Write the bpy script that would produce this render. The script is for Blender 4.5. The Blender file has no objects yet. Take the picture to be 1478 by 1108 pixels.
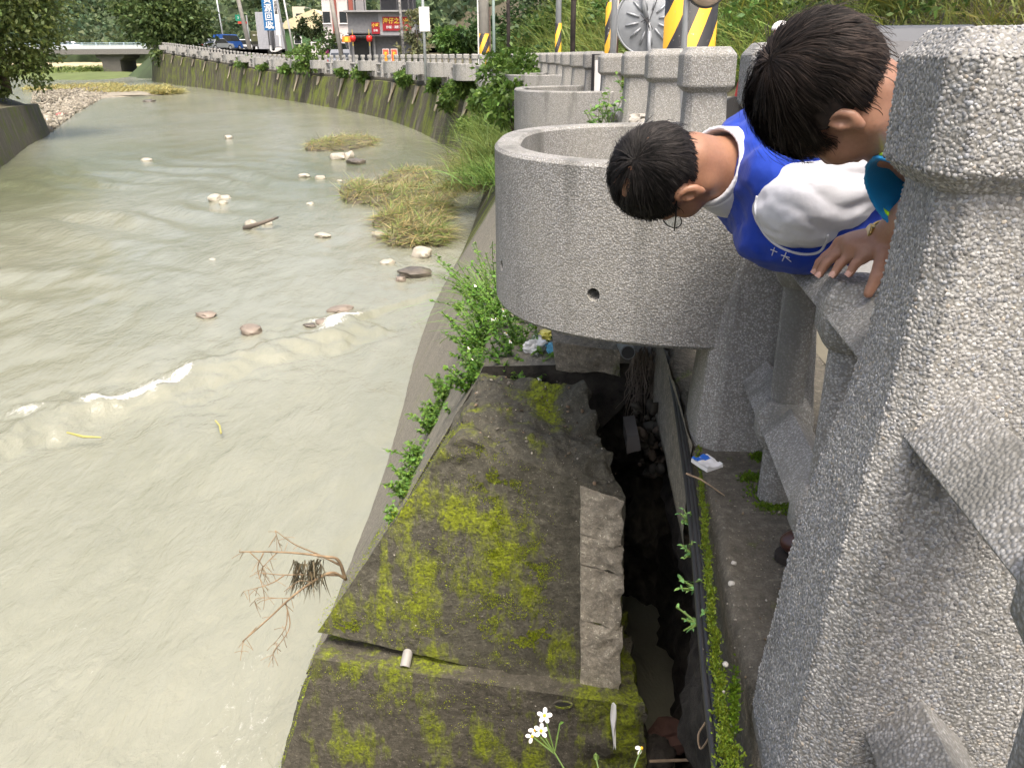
import bpy, bmesh, math, random
import numpy as np
from mathutils import Matrix, Vector
random.seed(7); RNG = np.random.default_rng(7)
R = math.radians
SC = bpy.context.scene
COL = SC.collection
# ---------------------------------------------------------------- camera, sky, sun, exposure
CAM_Z = 1.075; PITCH = R(21.93); ROLL = R(-0.35); FPX = 1180.0; PW, PH = 1478.0, 1108.0
cam_d = bpy.data.cameras.new('camera'); cam = bpy.data.objects.new('camera', cam_d); COL.objects.link(cam)
cam_d.sensor_width = 36.0; cam_d.lens = 36.0 * FPX / PW; cam_d.clip_start = 0.05; cam_d.clip_end = 2000
CAM_M = Matrix.Translation((0, 0, CAM_Z)) @ Matrix.Rotation(math.pi / 2 - PITCH, 4, 'X') @ Matrix.Rotation(ROLL, 4, 'Z')
cam.matrix_world = CAM_M; SC.camera = cam
SUN_EL, SUN_AZ = R(64), R(168)          # azimuth measured from +Y towards +X
wld = bpy.data.worlds.new('World'); SC.world = wld; wld.use_nodes = True
_n = wld.node_tree.nodes; _bg = _n['Background']
_sky = _n.new('ShaderNodeTexSky'); _sky.sky_type = 'NISHITA'; _sky.sun_disc = False
_sky.sun_elevation = SUN_EL; _sky.sun_rotation = SUN_AZ; _sky.air_density = 1.0; _sky.dust_density = 9.0; _sky.ozone_density = 1.0
wld.node_tree.links.new(_sky.outputs[0], _bg.inputs[0]); _bg.inputs[1].default_value = 0.15
sun_d = bpy.data.lights.new('sun', 'SUN'); sun = bpy.data.objects.new('sun', sun_d); COL.objects.link(sun)
sun_d.energy = 1.5; sun_d.angle = R(22); sun_d.color = (1.0, 0.96, 0.88)
_sd = Vector((math.sin(SUN_AZ) * math.cos(SUN_EL), math.cos(SUN_AZ) * math.cos(SUN_EL), math.sin(SUN_EL)))
sun.rotation_euler = _sd.to_track_quat('Z', 'Y').to_euler()
vs = SC.view_settings; vs.view_transform = 'Standard'; vs.look = 'None'; vs.gamma = 1.0; vs.exposure = 1.03; vs.use_curve_mapping = False
SC.render.engine = 'CYCLES'; SC.cycles.max_bounces = 5; SC.cycles.diffuse_bounces = 3; SC.cycles.transparent_max_bounces = 6; SC.cycles.adaptive_threshold = 0.03
SC.cycles.use_denoising = True

# ---------------------------------------------------------------- pixel rays (photo pixels -> a point of the place)
_CM = np.array(CAM_M)
def ray(px, py):
    v = _CM[:3, :3] @ np.array([(px - PW / 2) / FPX, -(py - PH / 2) / FPX, -1.0])
    return v
def at(px, py, d=None, z=None):
    v = ray(px, py); o = _CM[:3, 3]
    t = d / v[1] if d is not None else (z - o[2]) / v[2]
    return o + v * t

# ---------------------------------------------------------------- numpy noise
def _h(i, j, k, s):
    n = (i * 374761393 + j * 668265263 + k * 2147483647 + s * 1274126177) & 0xffffffff
    n = ((n ^ (n >> 13)) * 1274126177) & 0xffffffff
    n = (n ^ (n >> 16)) & 0xffffffff
    return n.astype(np.float64) / 0xffffffff * 2 - 1
def vnoise(P, s=0):
    P = np.asarray(P, float); I = np.floor(P).astype(np.int64); f = P - I; f = f * f * (3 - 2 * f); r = 0
    for a in (0, 1):
        for b in (0, 1):
            for c in (0, 1):
                w = (f[..., 0] if a else 1 - f[..., 0]) * (f[..., 1] if b else 1 - f[..., 1]) * (f[..., 2] if c else 1 - f[..., 2])
                r = r + w * _h(I[..., 0] + a, I[..., 1] + b, I[..., 2] + c, s)
    return r
def fbm(P, oct=4, s=0):
    P = np.asarray(P, float); r = 0; a = 1.0
    for o in range(oct):
        r = r + a * vnoise(P * 2 ** o, s + o); a *= 0.5
    return r
def sst(a, b, x):
    t = np.clip((np.asarray(x, float) - a) / (b - a), 0, 1); return t * t * (3 - 2 * t)
def nrm(v):
    v = np.asarray(v, float); return v / (np.linalg.norm(v, axis=-1, keepdims=True) + 1e-12)

# ---------------------------------------------------------------- objects
def tag(o, label=None, cat=None, group=None, kind=None):
    if label: o['label'] = label
    if cat: o['category'] = cat
    if group: o['group'] = group
    if kind: o['kind'] = kind
    return o
def empty(name, loc=(0, 0, 0), rz=0.0):
    o = bpy.data.objects.new(name, None); COL.objects.link(o); o.location = loc; o.rotation_euler = (0, 0, rz); o.empty_display_size = 0.1
    return o
def mk(name, V, F, mat=None, parent=None, smooth=False, col=None, midx=None, uv=None, attr=None):
    me = bpy.data.meshes.new(name); V = np.asarray(V, float).reshape(-1, 3)
    if isinstance(F, np.ndarray) and F.ndim == 2:
        n, k = F.shape
        me.vertices.add(len(V)); me.vertices.foreach_set('co', V.ravel())
        me.loops.add(n * k); me.loops.foreach_set('vertex_index', F.astype(np.int32).ravel())
        me.polygons.add(n); me.polygons.foreach_set('loop_start', np.arange(0, n * k, k, dtype=np.int32))
        me.update(calc_edges=True)
    else:
        me.from_pydata([tuple(v) for v in V], [], [tuple(int(i) for i in f) for f in F]); me.update()
    mats = mat if isinstance(mat, (list, tuple)) else [mat]
    for m in mats:
        if m is not None: me.materials.append(m)
    if midx is not None: me.polygons.foreach_set('material_index', np.asarray(midx, dtype=np.int32))
    if smooth: me.polygons.foreach_set('use_smooth', np.ones(len(me.polygons), dtype=bool))
    if col is not None:
        c = np.ones((len(V), 4)); c[:, :3] = np.asarray(col).reshape(-1, 3) if np.ndim(col) > 1 else np.asarray(col)
        a = me.color_attributes.new('Col', 'FLOAT_COLOR', 'POINT'); a.data.foreach_set('color', c.ravel())
    if attr:
        for k_, val in attr.items():
            a = me.attributes.new(k_, 'FLOAT', 'POINT'); a.data.foreach_set('value', np.asarray(val, float).ravel())
    if uv is not None:
        l = me.uv_layers.new(name='UVMap'); li = np.empty(len(me.loops), dtype=np.int32); me.loops.foreach_get('vertex_index', li)
        l.data.foreach_set('uv', np.asarray(uv, float)[li].ravel())
    o = bpy.data.objects.new(name, me); COL.objects.link(o)
    if parent is not None: o.parent = parent
    return o
def inst(name, src, parent=None, M=None):
    o = bpy.data.objects.new(name, src.data); COL.objects.link(o)
    if parent is not None: o.parent = parent
    if M is not None: o.matrix_local = M
    return o
class MB:
    def __init__(s): s.V = []; s.F = []; s.m = []
    def add(s, V, F, m=0):
        b = len(s.V); s.V += [tuple(v) for v in V]; s.F += [tuple(i + b for i in f) for f in F]; s.m += [m] * len(F); return s
    def box(s, c, sz, rz=0.0, m=0, M=None):
        hx, hy, hz = sz[0] / 2, sz[1] / 2, sz[2] / 2; ca, sa = math.cos(rz), math.sin(rz); vs_ = []
        for z in (-hz, hz):
            for x, y in ((-hx, -hy), (hx, -hy), (hx, hy), (-hx, hy)):
                v = Vector((c[0] + x * ca - y * sa, c[1] + x * sa + y * ca, c[2] + z)); vs_.append(tuple(M @ v) if M else tuple(v))
        return s.add(vs_, [(3, 2, 1, 0), (4, 5, 6, 7), (0, 1, 5, 4), (1, 2, 6, 5), (2, 3, 7, 6), (3, 0, 4, 7)], m)
    def tube(s, pts, r, n=8, m=0, caps=True):
        pts = np.asarray(pts, float); k = len(pts); r = np.broadcast_to(np.asarray(r, float), (k,)); T = np.gradient(pts, axis=0); T = nrm(T)
        ref = np.array([0, 0, 1.0]) if abs(T[0][2]) < 0.9 else np.array([1.0, 0, 0]); Vv = []
        for i in range(k):
            a = nrm(np.cross(T[i], ref)); b = np.cross(T[i], a); ref = -np.cross(T[i], a) if False else ref
            for j in range(n):
                t = 2 * math.pi * j / n; Vv.append(pts[i] + r[i] * (math.cos(t) * a + math.sin(t) * b))
        Ff = [(i * n + j, i * n + (j + 1) % n, (i + 1) * n + (j + 1) % n, (i + 1) * n + j) for i in range(k - 1) for j in range(n)]
        if caps: Ff += [tuple(range(n))[::-1], tuple((k - 1) * n + j for j in range(n))]
        return s.add(Vv, Ff, m)
    def lathe(s, prof, n=16, c=(0, 0, 0), m=0, rot=0.0):
        Vv = []; k = len(prof)
        for r_, z in prof:
            for j in range(n):
                t = rot + 2 * math.pi * j / n; Vv.append((c[0] + r_ * math.cos(t), c[1] + r_ * math.sin(t), c[2] + z))
        Ff = [(i * n + j, i * n + (j + 1) % n, (i + 1) * n + (j + 1) % n, (i + 1) * n + j) for i in range(k - 1) for j in range(n)]
        Ff += [tuple(range(n))[::-1], tuple((k - 1) * n + j for j in range(n))]
        return s.add(Vv, Ff, m)
    def prism(s, poly, a, b, m=0):     # poly: points (n,3); a, b: two offset vectors
        n = len(poly); P = np.asarray(poly, float); Vv = list(P + np.asarray(a)) + list(P + np.asarray(b))
        return s.add(Vv, [tuple(range(n))[::-1], tuple(range(n, 2 * n))] + [(i, (i + 1) % n, n + (i + 1) % n, n + i) for i in range(n)], m)
    def build(s, name, mat, parent=None, smooth=False, bevel=0, **k):
        o = mk(name, s.V, s.F, mat, parent, smooth, midx=s.m if isinstance(mat, (list, tuple)) else None, **k)
        if bevel:
            b = o.modifiers.new('bevel', 'BEVEL'); b.width = bevel; b.segments = 2; b.limit_method = 'ANGLE'
        return o
def autosmooth(o, deg=40):
    me = o.data; me.polygons.foreach_set('use_smooth', np.ones(len(me.polygons), dtype=bool)); me.set_sharp_from_angle(angle=R(deg)); return o

# ---------------------------------------------------------------- materials
class NT:
    def __init__(s, name):
        s.m = bpy.data.materials.new(name); s.m.use_nodes = True; s.t = s.m.node_tree; s.N = s.t.nodes; s.b = s.N['Principled BSDF']; s.o = s.N['Material Output']
    def n(s, typ, ins=None, **props):
        d = s.N.new('ShaderNode' + typ)
        for k, v in props.items(): setattr(d, k, v)
        for k, v in (ins or {}).items(): s.set(d.inputs[k], v)
        return d
    def set(s, sock, v):
        if isinstance(v, bpy.types.NodeSocket): s.t.links.new(v, sock)
        elif isinstance(v, bpy.types.Node): s.t.links.new(v.outputs[0], sock)
        else:
            if sock.type == 'RGBA' and not np.isscalar(v) and len(v) == 3: v = (*v, 1)
            sock.default_value = v
    def P(s, **k):
        for kk, v in k.items(): s.set(s.b.inputs[kk.replace('_', ' ')], v)
        return s.m
    def co(s, kind='Object'): return s.n('TexCoord').outputs[kind]
    def map(s, vec, sc=(1, 1, 1), loc=(0, 0, 0)): return s.n('Mapping', {'Vector': vec, 'Scale': sc, 'Location': loc}).outputs[0]
    def noise(s, vec, sc, det=4, rough=0.55, dist=0.0): return s.n('TexNoise', {'Vector': vec, 'Scale': sc, 'Detail': det, 'Roughness': rough, 'Distortion': dist}).outputs[0]
    def ramp(s, f, stops, interp='LINEAR'):
        d = s.n('ValToRGB', {'Fac': f}); e = d.color_ramp.elements; d.color_ramp.interpolation = interp
        while len(e) < len(stops): e.new(0.5)
        for el, (p, c) in zip(e, stops):
            el.position = p; el.color = (c, c, c, 1) if np.isscalar(c) else (*c, 1)
        return d.outputs[0]
    def mix(s, f, a, b, bt='MIX'):
        d = s.n('Mix', data_type='RGBA', blend_type=bt); s.set(d.inputs[0], f); s.set(d.inputs[6], a); s.set(d.inputs[7], b); return d.outputs[2]
    def math(s, op, a, b=0.0, c=None):
        d = s.n('Math', operation=op); s.set(d.inputs[0], a); s.set(d.inputs[1], b)
        if c is not None: s.set(d.inputs[2], c)
        return d.outputs[0]
    def bump(s, h, st=0.3, dist=0.01, nrm_=None):
        d = s.n('Bump', {'Height': h, 'Strength': st, 'Distance': dist})
        if nrm_ is not None: s.set(d.inputs['Normal'], nrm_)
        return d.outputs[0]
    def attr(s, name): return s.n('Attribute', attribute_name=name)
MATS = {}
def plain(name, c, rough=0.6, metal=0.0, var=0.12, sc=6.0, bump=0.0, spec=0.5):
    if name in MATS: return MATS[name]
    t = NT(name); v = t.co(); nz = t.noise(v, sc, 5)
    lo = tuple(max(0, x * (1 - var)) for x in c); hi = tuple(min(1, x * (1 + var)) for x in c)
    t.P(Base_Color=t.ramp(nz, [(0.3, lo), (0.7, hi)]), Roughness=rough, Metallic=metal)
    t.b.inputs['Specular IOR Level'].default_value = spec
    if bump: t.P(Normal=t.bump(t.noise(v, sc * 6, 4), bump, 0.01))
    MATS[name] = t.m; return t.m
def leafmat(name='leaf', rough=0.5, trans=0.35):
    if name in MATS: return MATS[name]
    t = NT(name); c = t.attr('Col').outputs['Color']; t.P(Base_Color=c, Roughness=rough); t.b.inputs['Specular IOR Level'].default_value = 0.35
    tr = t.n('BsdfTranslucent', {'Color': c}); mx = t.n('MixShader', {0: trans, 1: t.b.outputs[0], 2: tr.outputs[0]})
    t.t.links.new(mx.outputs[0], t.o.inputs[0]); MATS[name] = t.m; return t.m
def pebble_mat(name, scale=115.0, lift=1.0, coord='Object', bumpst=0.8):
    t = NT(name); v = t.co(coord)
    vo = t.n('TexVoronoi', {'Vector': v, 'Scale': scale, 'Randomness': 1.0}); vo2 = t.n('TexVoronoi', {'Vector': v, 'Scale': scale * 1.7, 'Randomness': 1.0})
    sep = t.n('SeparateColor', {0: vo.outputs['Color']}); sep2 = t.n('SeparateColor', {0: vo2.outputs['Color']})
    tone = t.ramp(sep.outputs[0], [(0.0, (0.17 * lift, 0.174 * lift, 0.176 * lift)), (0.25, (0.235 * lift, 0.237 * lift, 0.235 * lift)), (0.6, (0.29 * lift, 0.29 * lift, 0.282 * lift)), (0.9, (0.35 * lift, 0.347 * lift, 0.333 * lift)), (1.0, (0.41 * lift, 0.405 * lift, 0.39 * lift))])
    tone2 = t.ramp(sep2.outputs[1], [(0.0, 0.75), (1.0, 1.12)])
    c = t.mix(1.0, tone, tone2, 'MULTIPLY')
    gap = t.ramp(vo.outputs['Distance'], [(0.42, 0.0), (0.62, 1.0)])
    c = t.mix(gap, c, (0.17 * lift, 0.165 * lift, 0.15 * lift))
    st = t.noise(t.map(v, (6, 6, 0.9)), 1.0, 5, 0.62); blot = t.noise(v, 3.0, 4)
    c = t.mix(t.ramp(st, [(0.50, 0.0), (0.66, 0.80)]), c, (0.115, 0.115, 0.105))
    c = t.mix(t.ramp(blot, [(0.45, 0.0), (0.75, 0.35)]), c, (0.30, 0.29, 0.25))
    hgt = t.math('SUBTRACT', 1.0, vo.outputs['Distance'])
    t.P(Base_Color=c, Roughness=0.75, Normal=t.bump(hgt, bumpst, 0.004)); t.b.inputs['Specular IOR Level'].default_value = 0.3
    MATS[name] = t.m; return t.m
M_PEB = pebble_mat('pebble_dash_concrete', 190.0, 1.17, bumpst=0.5)
M_PEBFAR = pebble_mat('pebble_dash_far', 60.0, 1.45, bumpst=0.4)
def moss_concrete(name, base=(0.075, 0.072, 0.058), moss=(0.15, 0.19, 0.015), amount=0.5, streak=True, uv=False, pale=0.0, sc=1.0):
    t = NT(name); v = t.co('UV') if uv else t.co(); v = t.map(v, (sc, sc, sc))
    n1 = t.noise(v, 3.2, 6, 0.62); n2 = t.noise(v, 38, 5, 0.7); n3 = t.noise(t.map(v, (9, 9, 1.1) if not uv else (9, 1.1, 1)), 1.0, 5, 0.65)
    c = t.ramp(n2, [(0.25, tuple(x * 0.45 for x in base)), (0.55, base), (0.8, tuple(min(1, x * 2.1) for x in base))])
    c = t.mix(t.ramp(n3, [(0.5, 0.0), (0.75, 0.6)]), c, tuple(x * 0.35 for x in base))
    c = t.mix(t.ramp(t.noise(v, 190 / sc, 3, 0.7), [(0.35, 0.5), (0.65, 0.0)]), c, tuple(x * 0.4 for x in base)); c = t.mix(t.ramp(t.noise(v, 120 / sc, 2, 0.5), [(0.66, 0.0), (0.74, 0.7)]), c, tuple(min(1, x * 2.6) for x in base))
    if pale: c = t.mix(t.ramp(t.noise(t.map(v, (5, 5, 0.8) if not uv else (6, 0.7, 1)), 1.3, 5, 0.7), [(0.52, 0.0), (0.72, pale)]), c, (0.28, 0.26, 0.21))
    vm = t.noise(t.map(v, (4.5, 4.5, 1.2) if not uv else (4, 1, 1)), 1.0, 6, 0.72)
    k = t.math('ADD', t.math('MULTIPLY', vm, 0.6), t.math('MULTIPLY', n1, 0.4))
    mk_ = t.ramp(k, [(0.60 - 0.22 * amount, 0.0), (0.66 - 0.20 * amount, 0.85), (0.8, 1.0)])
    patchy = t.ramp(t.noise(v, 60, 4, 0.75), [(0.30, 0.0), (0.50, 1.0)])
    mk_ = t.math('MULTIPLY', mk_, patchy)
    mc = t.ramp(t.noise(v, 90, 3), [(0.3, tuple(x * 0.45 for x in moss)), (0.7, tuple(x * 1.25 for x in moss))])
    c = t.mix(mk_, c, mc)
    h = t.math('ADD', n2, t.math('MULTIPLY', mk_, 0.6))
    t.P(Base_Color=c, Roughness=0.85, Normal=t.bump(h, 0.8, 0.016)); t.b.inputs['Specular IOR Level'].default_value = 0.25
    MATS[name] = t.m; return t.m
# ================================================================ LARGE STRUCTURE
WATER_Z = -1.95
_fc = np.array([(0.22, -3.0), (0.31, -1.6), (0.42, -0.3), (0.578, 1.0), (0.722, 2.3), (0.81, 3.6), (0.875, 4.9), (0.895, 6.2), (0.875, 7.5), (0.84, 8.8), (0.80, 10.1), (0.775, 11.4),
                (0.72, 13.5), (0.50, 17), (0.0, 23), (-1.6, 31), (-6.0, 45), (-14.6, 62), (-28, 85), (-46, 115), (-55.5, 140), (-67, 168)])
def _catmull(P, m=24):
    Q = np.vstack([2 * P[0] - P[1], P, 2 * P[-1] - P[-2]]); out = []
    for i in range(1, len(Q) - 2):
        for t in np.linspace(0, 1, m, endpoint=False):
            a, b, c, d = Q[i - 1], Q[i], Q[i + 1], Q[i + 2]
            out.append(0.5 * (2 * b + (c - a) * t + (2 * a - 5 * b + 4 * c - d) * t * t + (3 * b - 3 * c + d - a) * t ** 3))
    out.append(P[-1]); return np.array(out)
_FP = _catmull(_fc); _FS = np.concatenate([[0], np.cumsum(np.linalg.norm(np.diff(_FP, axis=0), axis=1))])
def fpos(s): return np.stack([np.interp(s, _FS, _FP[:, 0]), np.interp(s, _FS, _FP[:, 1])], -1)
def ftan(s): return nrm(fpos(np.asarray(s, float) + 0.15) - fpos(np.asarray(s, float) - 0.15))
def foff(s, off):
    t = ftan(s); n = np.stack([-t[..., 1], t[..., 0]], -1); return fpos(s) + n * np.asarray(off)[..., None]
def s_at_y(y): return float(np.interp(y, _FP[:, 1], _FS))
S1 = s_at_y(1.0); SPAN = 1.3
def ramp_z(y): return 1.9 * sst(60, 125, y)
def grid_faces(n, m):
    i, j = np.meshgrid(np.arange(n - 1), np.arange(m - 1), indexing='ij'); a = (i * m + j).ravel()
    return np.stack([a, a + 1, a + m + 1, a + m], 1)

# ---- river
M_WATER = NT('muddy_water')
def _water():
    t = M_WATER; v = t.co(); fo = t.attr('foam').outputs['Fac']; olive_mix = t.attr('shade').outputs['Fac']
    vf = t.map(v, (1.0, 0.42, 1.0)); n1 = t.noise(vf, 1.6, 5, 0.6, 0.4); n2 = t.noise(vf, 7.5, 4, 0.6, 0.6); n3 = t.noise(t.map(v, (1, 0.6, 1)), 22, 5, 0.7, 0.5)
    c = t.ramp(t.noise(vf, 0.35, 4), [(0.3, (0.20, 0.205, 0.148)), (0.7, (0.26, 0.262, 0.20))])
    c = t.mix(t.ramp(t.noise(t.map(v, (1, 0.35, 1)), 2.6, 6, 0.7, 1.0), [(0.42, 0.0), (0.62, 0.30)]), c, (0.29, 0.295, 0.235)); c = t.mix(olive_mix, c, (0.115, 0.13, 0.07))
    fn = t.math('ADD', t.math('MULTIPLY', t.noise(t.map(v, (1, 0.5, 1)), 15, 8, 0.82, 1.8), 0.75), t.math('MULTIPLY', fo, 0.48))
    fm = t.ramp(fn, [(0.58, 0.0), (0.68, 0.45), (0.84, 0.95)])
    c = t.mix(fm, c, (0.80, 0.80, 0.76))
    h = t.math('ADD', t.math('MULTIPLY', n1, 0.9), t.math('ADD', t.math('MULTIPLY', n2, 0.36), t.math('MULTIPLY', n3, 0.11)))
    t.P(Base_Color=c, Roughness=t.math('ADD', t.math('MULTIPLY', fm, 0.5), 0.13), Normal=t.bump(h, t.ramp(t.noise(t.map(v, (1, 0.5, 1)), 0.28, 4, 0.6, 0.8), [(0.36, 0.22), (0.66, 0.8)]), 0.10)); t.b.inputs['Specular IOR Level'].default_value = 0.7
_water()
RAPID = np.array([at(px, py, z=WATER_Z)[:2] for px, py in ((-150, 690), (-40, 648), (60, 612), (130, 588), (200, 570), (262, 548), (330, 516), (420, 486), (500, 462))])
def seg_dist(P, L):
    best = np.full(len(P), 1e9); side = np.zeros(len(P))
    for a, b in zip(L[:-1], L[1:]):
        d = b - a; t = np.clip(((P - a) @ d) / (d @ d), 0, 1); q = P - (a + t[:, None] * d); e = np.linalg.norm(q, axis=1)
        u = e < best; best = np.where(u, e, best); side = np.where(u, d[0] * q[:, 1] - d[1] * q[:, 0], side)
    return best, np.sign(side)
def make_river():
    ys = np.concatenate([np.linspace(-6, 1.8, 8), np.geomspace(2.0, 14, 330), np.geomspace(14.1, 230, 170)])
    u = np.linspace(-1.15, 0.5, 420); Y, U = np.meshgrid(ys, u, indexing='ij'); X = U * (np.abs(Y) + 3.0) * 0.9
    P = np.stack([X.ravel(), Y.ravel()], 1); d, sd = seg_dist(P, RAPID); z = np.zeros(len(P)); fade = 1 / (1 + (P[:, 1] / 28) ** 2)
    z += 0.020 * fade * fbm(np.c_[P[:, 0] * 1.3, P[:, 1] * 0.75, P[:, 0] * 0], 4, 3); z += 0.012 * fbm(np.c_[P[:, 0] * 3.3, P[:, 1] * 1.7, P[:, 0] * 0], 3, 9) * fade
    ang = P[:, 0] * 0.55 + P[:, 1] * 0.83
    left = sst(-3.5, -7.5, P[:, 0]) * sst(3, 7, P[:, 1]) * sst(34, 20, P[:, 1])
    z += left * 0.05 * np.sin(ang * 4.2 + 2.5 * fbm(np.c_[P * 0.5, P[:, 0] * 0], 3, 5)) * (0.6 + 0.8 * vnoise(np.c_[P * 0.6, P[:, 0] * 0], 8))
    jag = d * sd + 0.30 * fbm(np.c_[P * 1.3, P[:, 0] * 0], 4, 21)
    brk = 0.65 + 0.5 * sst(-0.3, 0.4, fbm(np.c_[P * 0.8, P[:, 0] * 0], 3, 61)); z += brk * (0.06 * np.exp(-(jag / 0.20) ** 2) - 0.05 * np.exp(-((jag + 0.42) / 0.25) ** 2)) + 0.03 * np.exp(-(jag / 0.6) ** 2) * fbm(np.c_[P * 5.0, P[:, 0] * 0], 3, 63)
    z -= 0.06 * sst(0.0, -0.9, jag) * np.exp(-(np.abs(jag) / 3.0))
    up = jag > 0
    foam = np.where(up, np.exp(-(jag / 0.30)), np.exp(-(np.abs(jag) / 0.08))) * (0.30 + 0.60 * sst(-0.15, 0.4, fbm(np.c_[P * 1.1, P[:, 0] * 0], 3, 31)))
    near = sst(6.3, 3.0, P[:, 1]) * sst(-0.35, 0.5, fbm(np.c_[P * 0.9, P[:, 0] * 0], 4, 41)) * 0.34
    wallside = np.exp(-((P[:, 0] + 1.35) / 0.5) ** 2) * sst(5.0, 2.8, P[:, 1]) * 0.36
    far = sst(12, 60, P[:, 1]) * 0.17 * sst(-0.1, 0.5, fbm(np.c_[P[:, 0] * 0.35, P[:, 1] * 0.12, P[:, 0] * 0], 3, 51))
    foam = np.maximum.reduce([foam, near, wallside, far])
    quiet = np.exp(-(((P[:, 0] + 4.2) / 3.2) ** 2 + ((P[:, 1] - 25) / 7) ** 2)); shade = np.clip(quiet * 1.0 + 0.85 * sst(-7.5, -13.5, P[:, 0]) * sst(38, 20, P[:, 1]) * sst(2, 9, P[:, 1]), 0, 1)  # mixes dark olive into a mid-river patch and the left side
    V = np.c_[P, WATER_Z + z]
    o = mk('river', V, grid_faces(len(ys), len(u))[:, ::-1], M_WATER.m, smooth=True, attr={'foam': foam, 'shade': shade}); tag(o, kind='structure')
make_river()
mk('river_bed', [(-260, -20, -2.7), (60, -20, -2.7), (60, 330, -2.7), (-260, 330, -2.7)], [(0, 1, 2, 3)], plain('silt', (0.14, 0.13, 0.10)))['kind'] = 'structure'

# ---- walkway along the fence
M_LEDGE = moss_concrete('damp_walkway_concrete', (0.12, 0.11, 0.088), (0.11, 0.15, 0.015), 0.12)
def make_walkway():
    ss = np.concatenate([np.linspace(0, s_at_y(9), 260), np.linspace(s_at_y(9.2), _FS[-1] - 1, 160)]); prof = [(0.10, -0.30), (0.165, -0.24), (0.17, -0.02), (0.155, 0.0)] + [(o, 0.0) for o in np.linspace(0.14, -0.42, 18)] + [(-0.43, -0.2)]
    V = []
    for off, z in prof:
        p = foff(ss, np.full(len(ss), off)); q = np.c_[p, ramp_z(p[:, 1]) + z]
        amp = 0.012 if off > 0.1 else 0.004
        q[:, 2] += amp * fbm(np.c_[p * 9, q[:, 2] * 3], 3, 4); q[:, 0] += (0.016 * fbm(np.c_[p * 7, q[:, 2] * 9], 3, 6) if off > 0.09 else 0)
        V.append(q)
    V = np.array(V); n, m = V.shape[:2]
    o = mk('walkway', V.reshape(-1, 3), grid_faces(n, m), M_LEDGE, smooth=True); tag(o, kind='structure')
make_walkway()
# ---- road and land
M_ROAD = plain('asphalt', (0.17, 0.168, 0.16), 0.9, var=0.18, sc=40, bump=0.2)
ss = np.concatenate([np.linspace(0, s_at_y(30), 60), np.linspace(s_at_y(31), _FS[-1], 60)])
def strip(name, o0, o1, z, mat, n=4):
    offs = np.linspace(o0, o1, n); V = []
    for off in offs:
        p = foff(ss, np.full(len(ss), off)); V.append(np.c_[p, ramp_z(p[:, 1]) + z])
    return tag(mk(name, np.array(V).reshape(-1, 3), grid_faces(n, len(ss)), mat), kind='structure')
strip('verge', -0.40, -0.62, 0.004, plain('verge_dirt', (0.12, 0.11, 0.08), 0.95))
strip('road', -0.6, -7.2, 0.0, M_ROAD, 6)
strip('road_line', -4.3, -4.42, 0.006, plain('road_paint', (0.75, 0.75, 0.72)), 2)
M_SOIL = plain('soil', (0.075, 0.065, 0.035), 0.95, var=0.5, sc=3)
def hill_foot(y): return 7.4 - 2.2 * sst(16, 31, y) + 46 * sst(46, 66, y)
def hill_z(off, y): t = np.maximum(0, off - hill_foot(y)); return 12.0 * (1 - np.exp(-t / 11.0)) + 0.0 * t
def land_pt(s, off):
    p = foff(np.atleast_1d(s), -np.atleast_1d(off)); 
    return np.c_[p, ramp_z(p[:, 1]) + hill_z(np.atleast_1d(off), p[:, 1]) - 0.004]
def make_land():
    so = np.linspace(0, _FS[-1], 120); offs = np.concatenate([[4.9], np.linspace(5.2, 30, 40), np.linspace(32, 130, 30)]); V = []
    for off in offs: V.append(land_pt(so, np.full(len(so), off)))
    V = np.array(V); V[..., 2] += 0.25 * sst(0.5, 2, offs[:, None] - hill_foot(V[..., 1])) * fbm(V * 0.5, 3, 2)
    tag(mk('hillside', V.reshape(-1, 3), grid_faces(len(offs), len(so)), M_SOIL, smooth=True), kind='structure')
make_land()
# far ground behind the junction and the far hills
def far_ridge(X): return 178 + 10 * np.sin(X / 55) + 0.25 * np.maximum(0, X + 60) + 150 * sst(-40, -62, X)
def make_far():
    gx = np.linspace(-420, 260, 110); gy = np.linspace(128, 520, 70); X, Y = np.meshgrid(gx, gy, indexing='ij')
    ridge = far_ridge(X)
    Z = 1.86 + 75 * sst(0, 190, Y - ridge) + 6 * fbm(np.stack([X / 40, Y / 40, X * 0], -1), 3, 11) * sst(0, 40, Y - ridge)
    river = (X < np.interp(Y, [128, 140, 168, 335], [-51, -56, -67, -67]) - 0.3) & (Y < 335)
    Z = np.where(river, np.minimum(Z, -2.6 + 0.0 * X), Z)
    tag(mk('far_hill', np.stack([X, Y, Z], -1).reshape(-1, 3), grid_faces(110, 70)[:, ::-1], plain('hill_green', (0.035, 0.055, 0.02), 0.95, var=0.5, sc=0.2), smooth=True), kind='structure')
    V = [(-150, 60, -1.2), (-48, 118, 1.86), (-64, 150, 1.86), (-64, 175, 1.86), (60, 175, 1.86), (60, 118, 1.86)]
    tag(mk('junction_ground', [(-54.8, 140, 1.87), (-66, 168, 1.87), (-66, 260, 1.87), (120, 260, 1.87), (120, 100, 1.87), (-36, 100, 1.80)], [(5, 4, 3, 2, 1, 0)], M_ROAD), kind='structure')
make_far()

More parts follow.
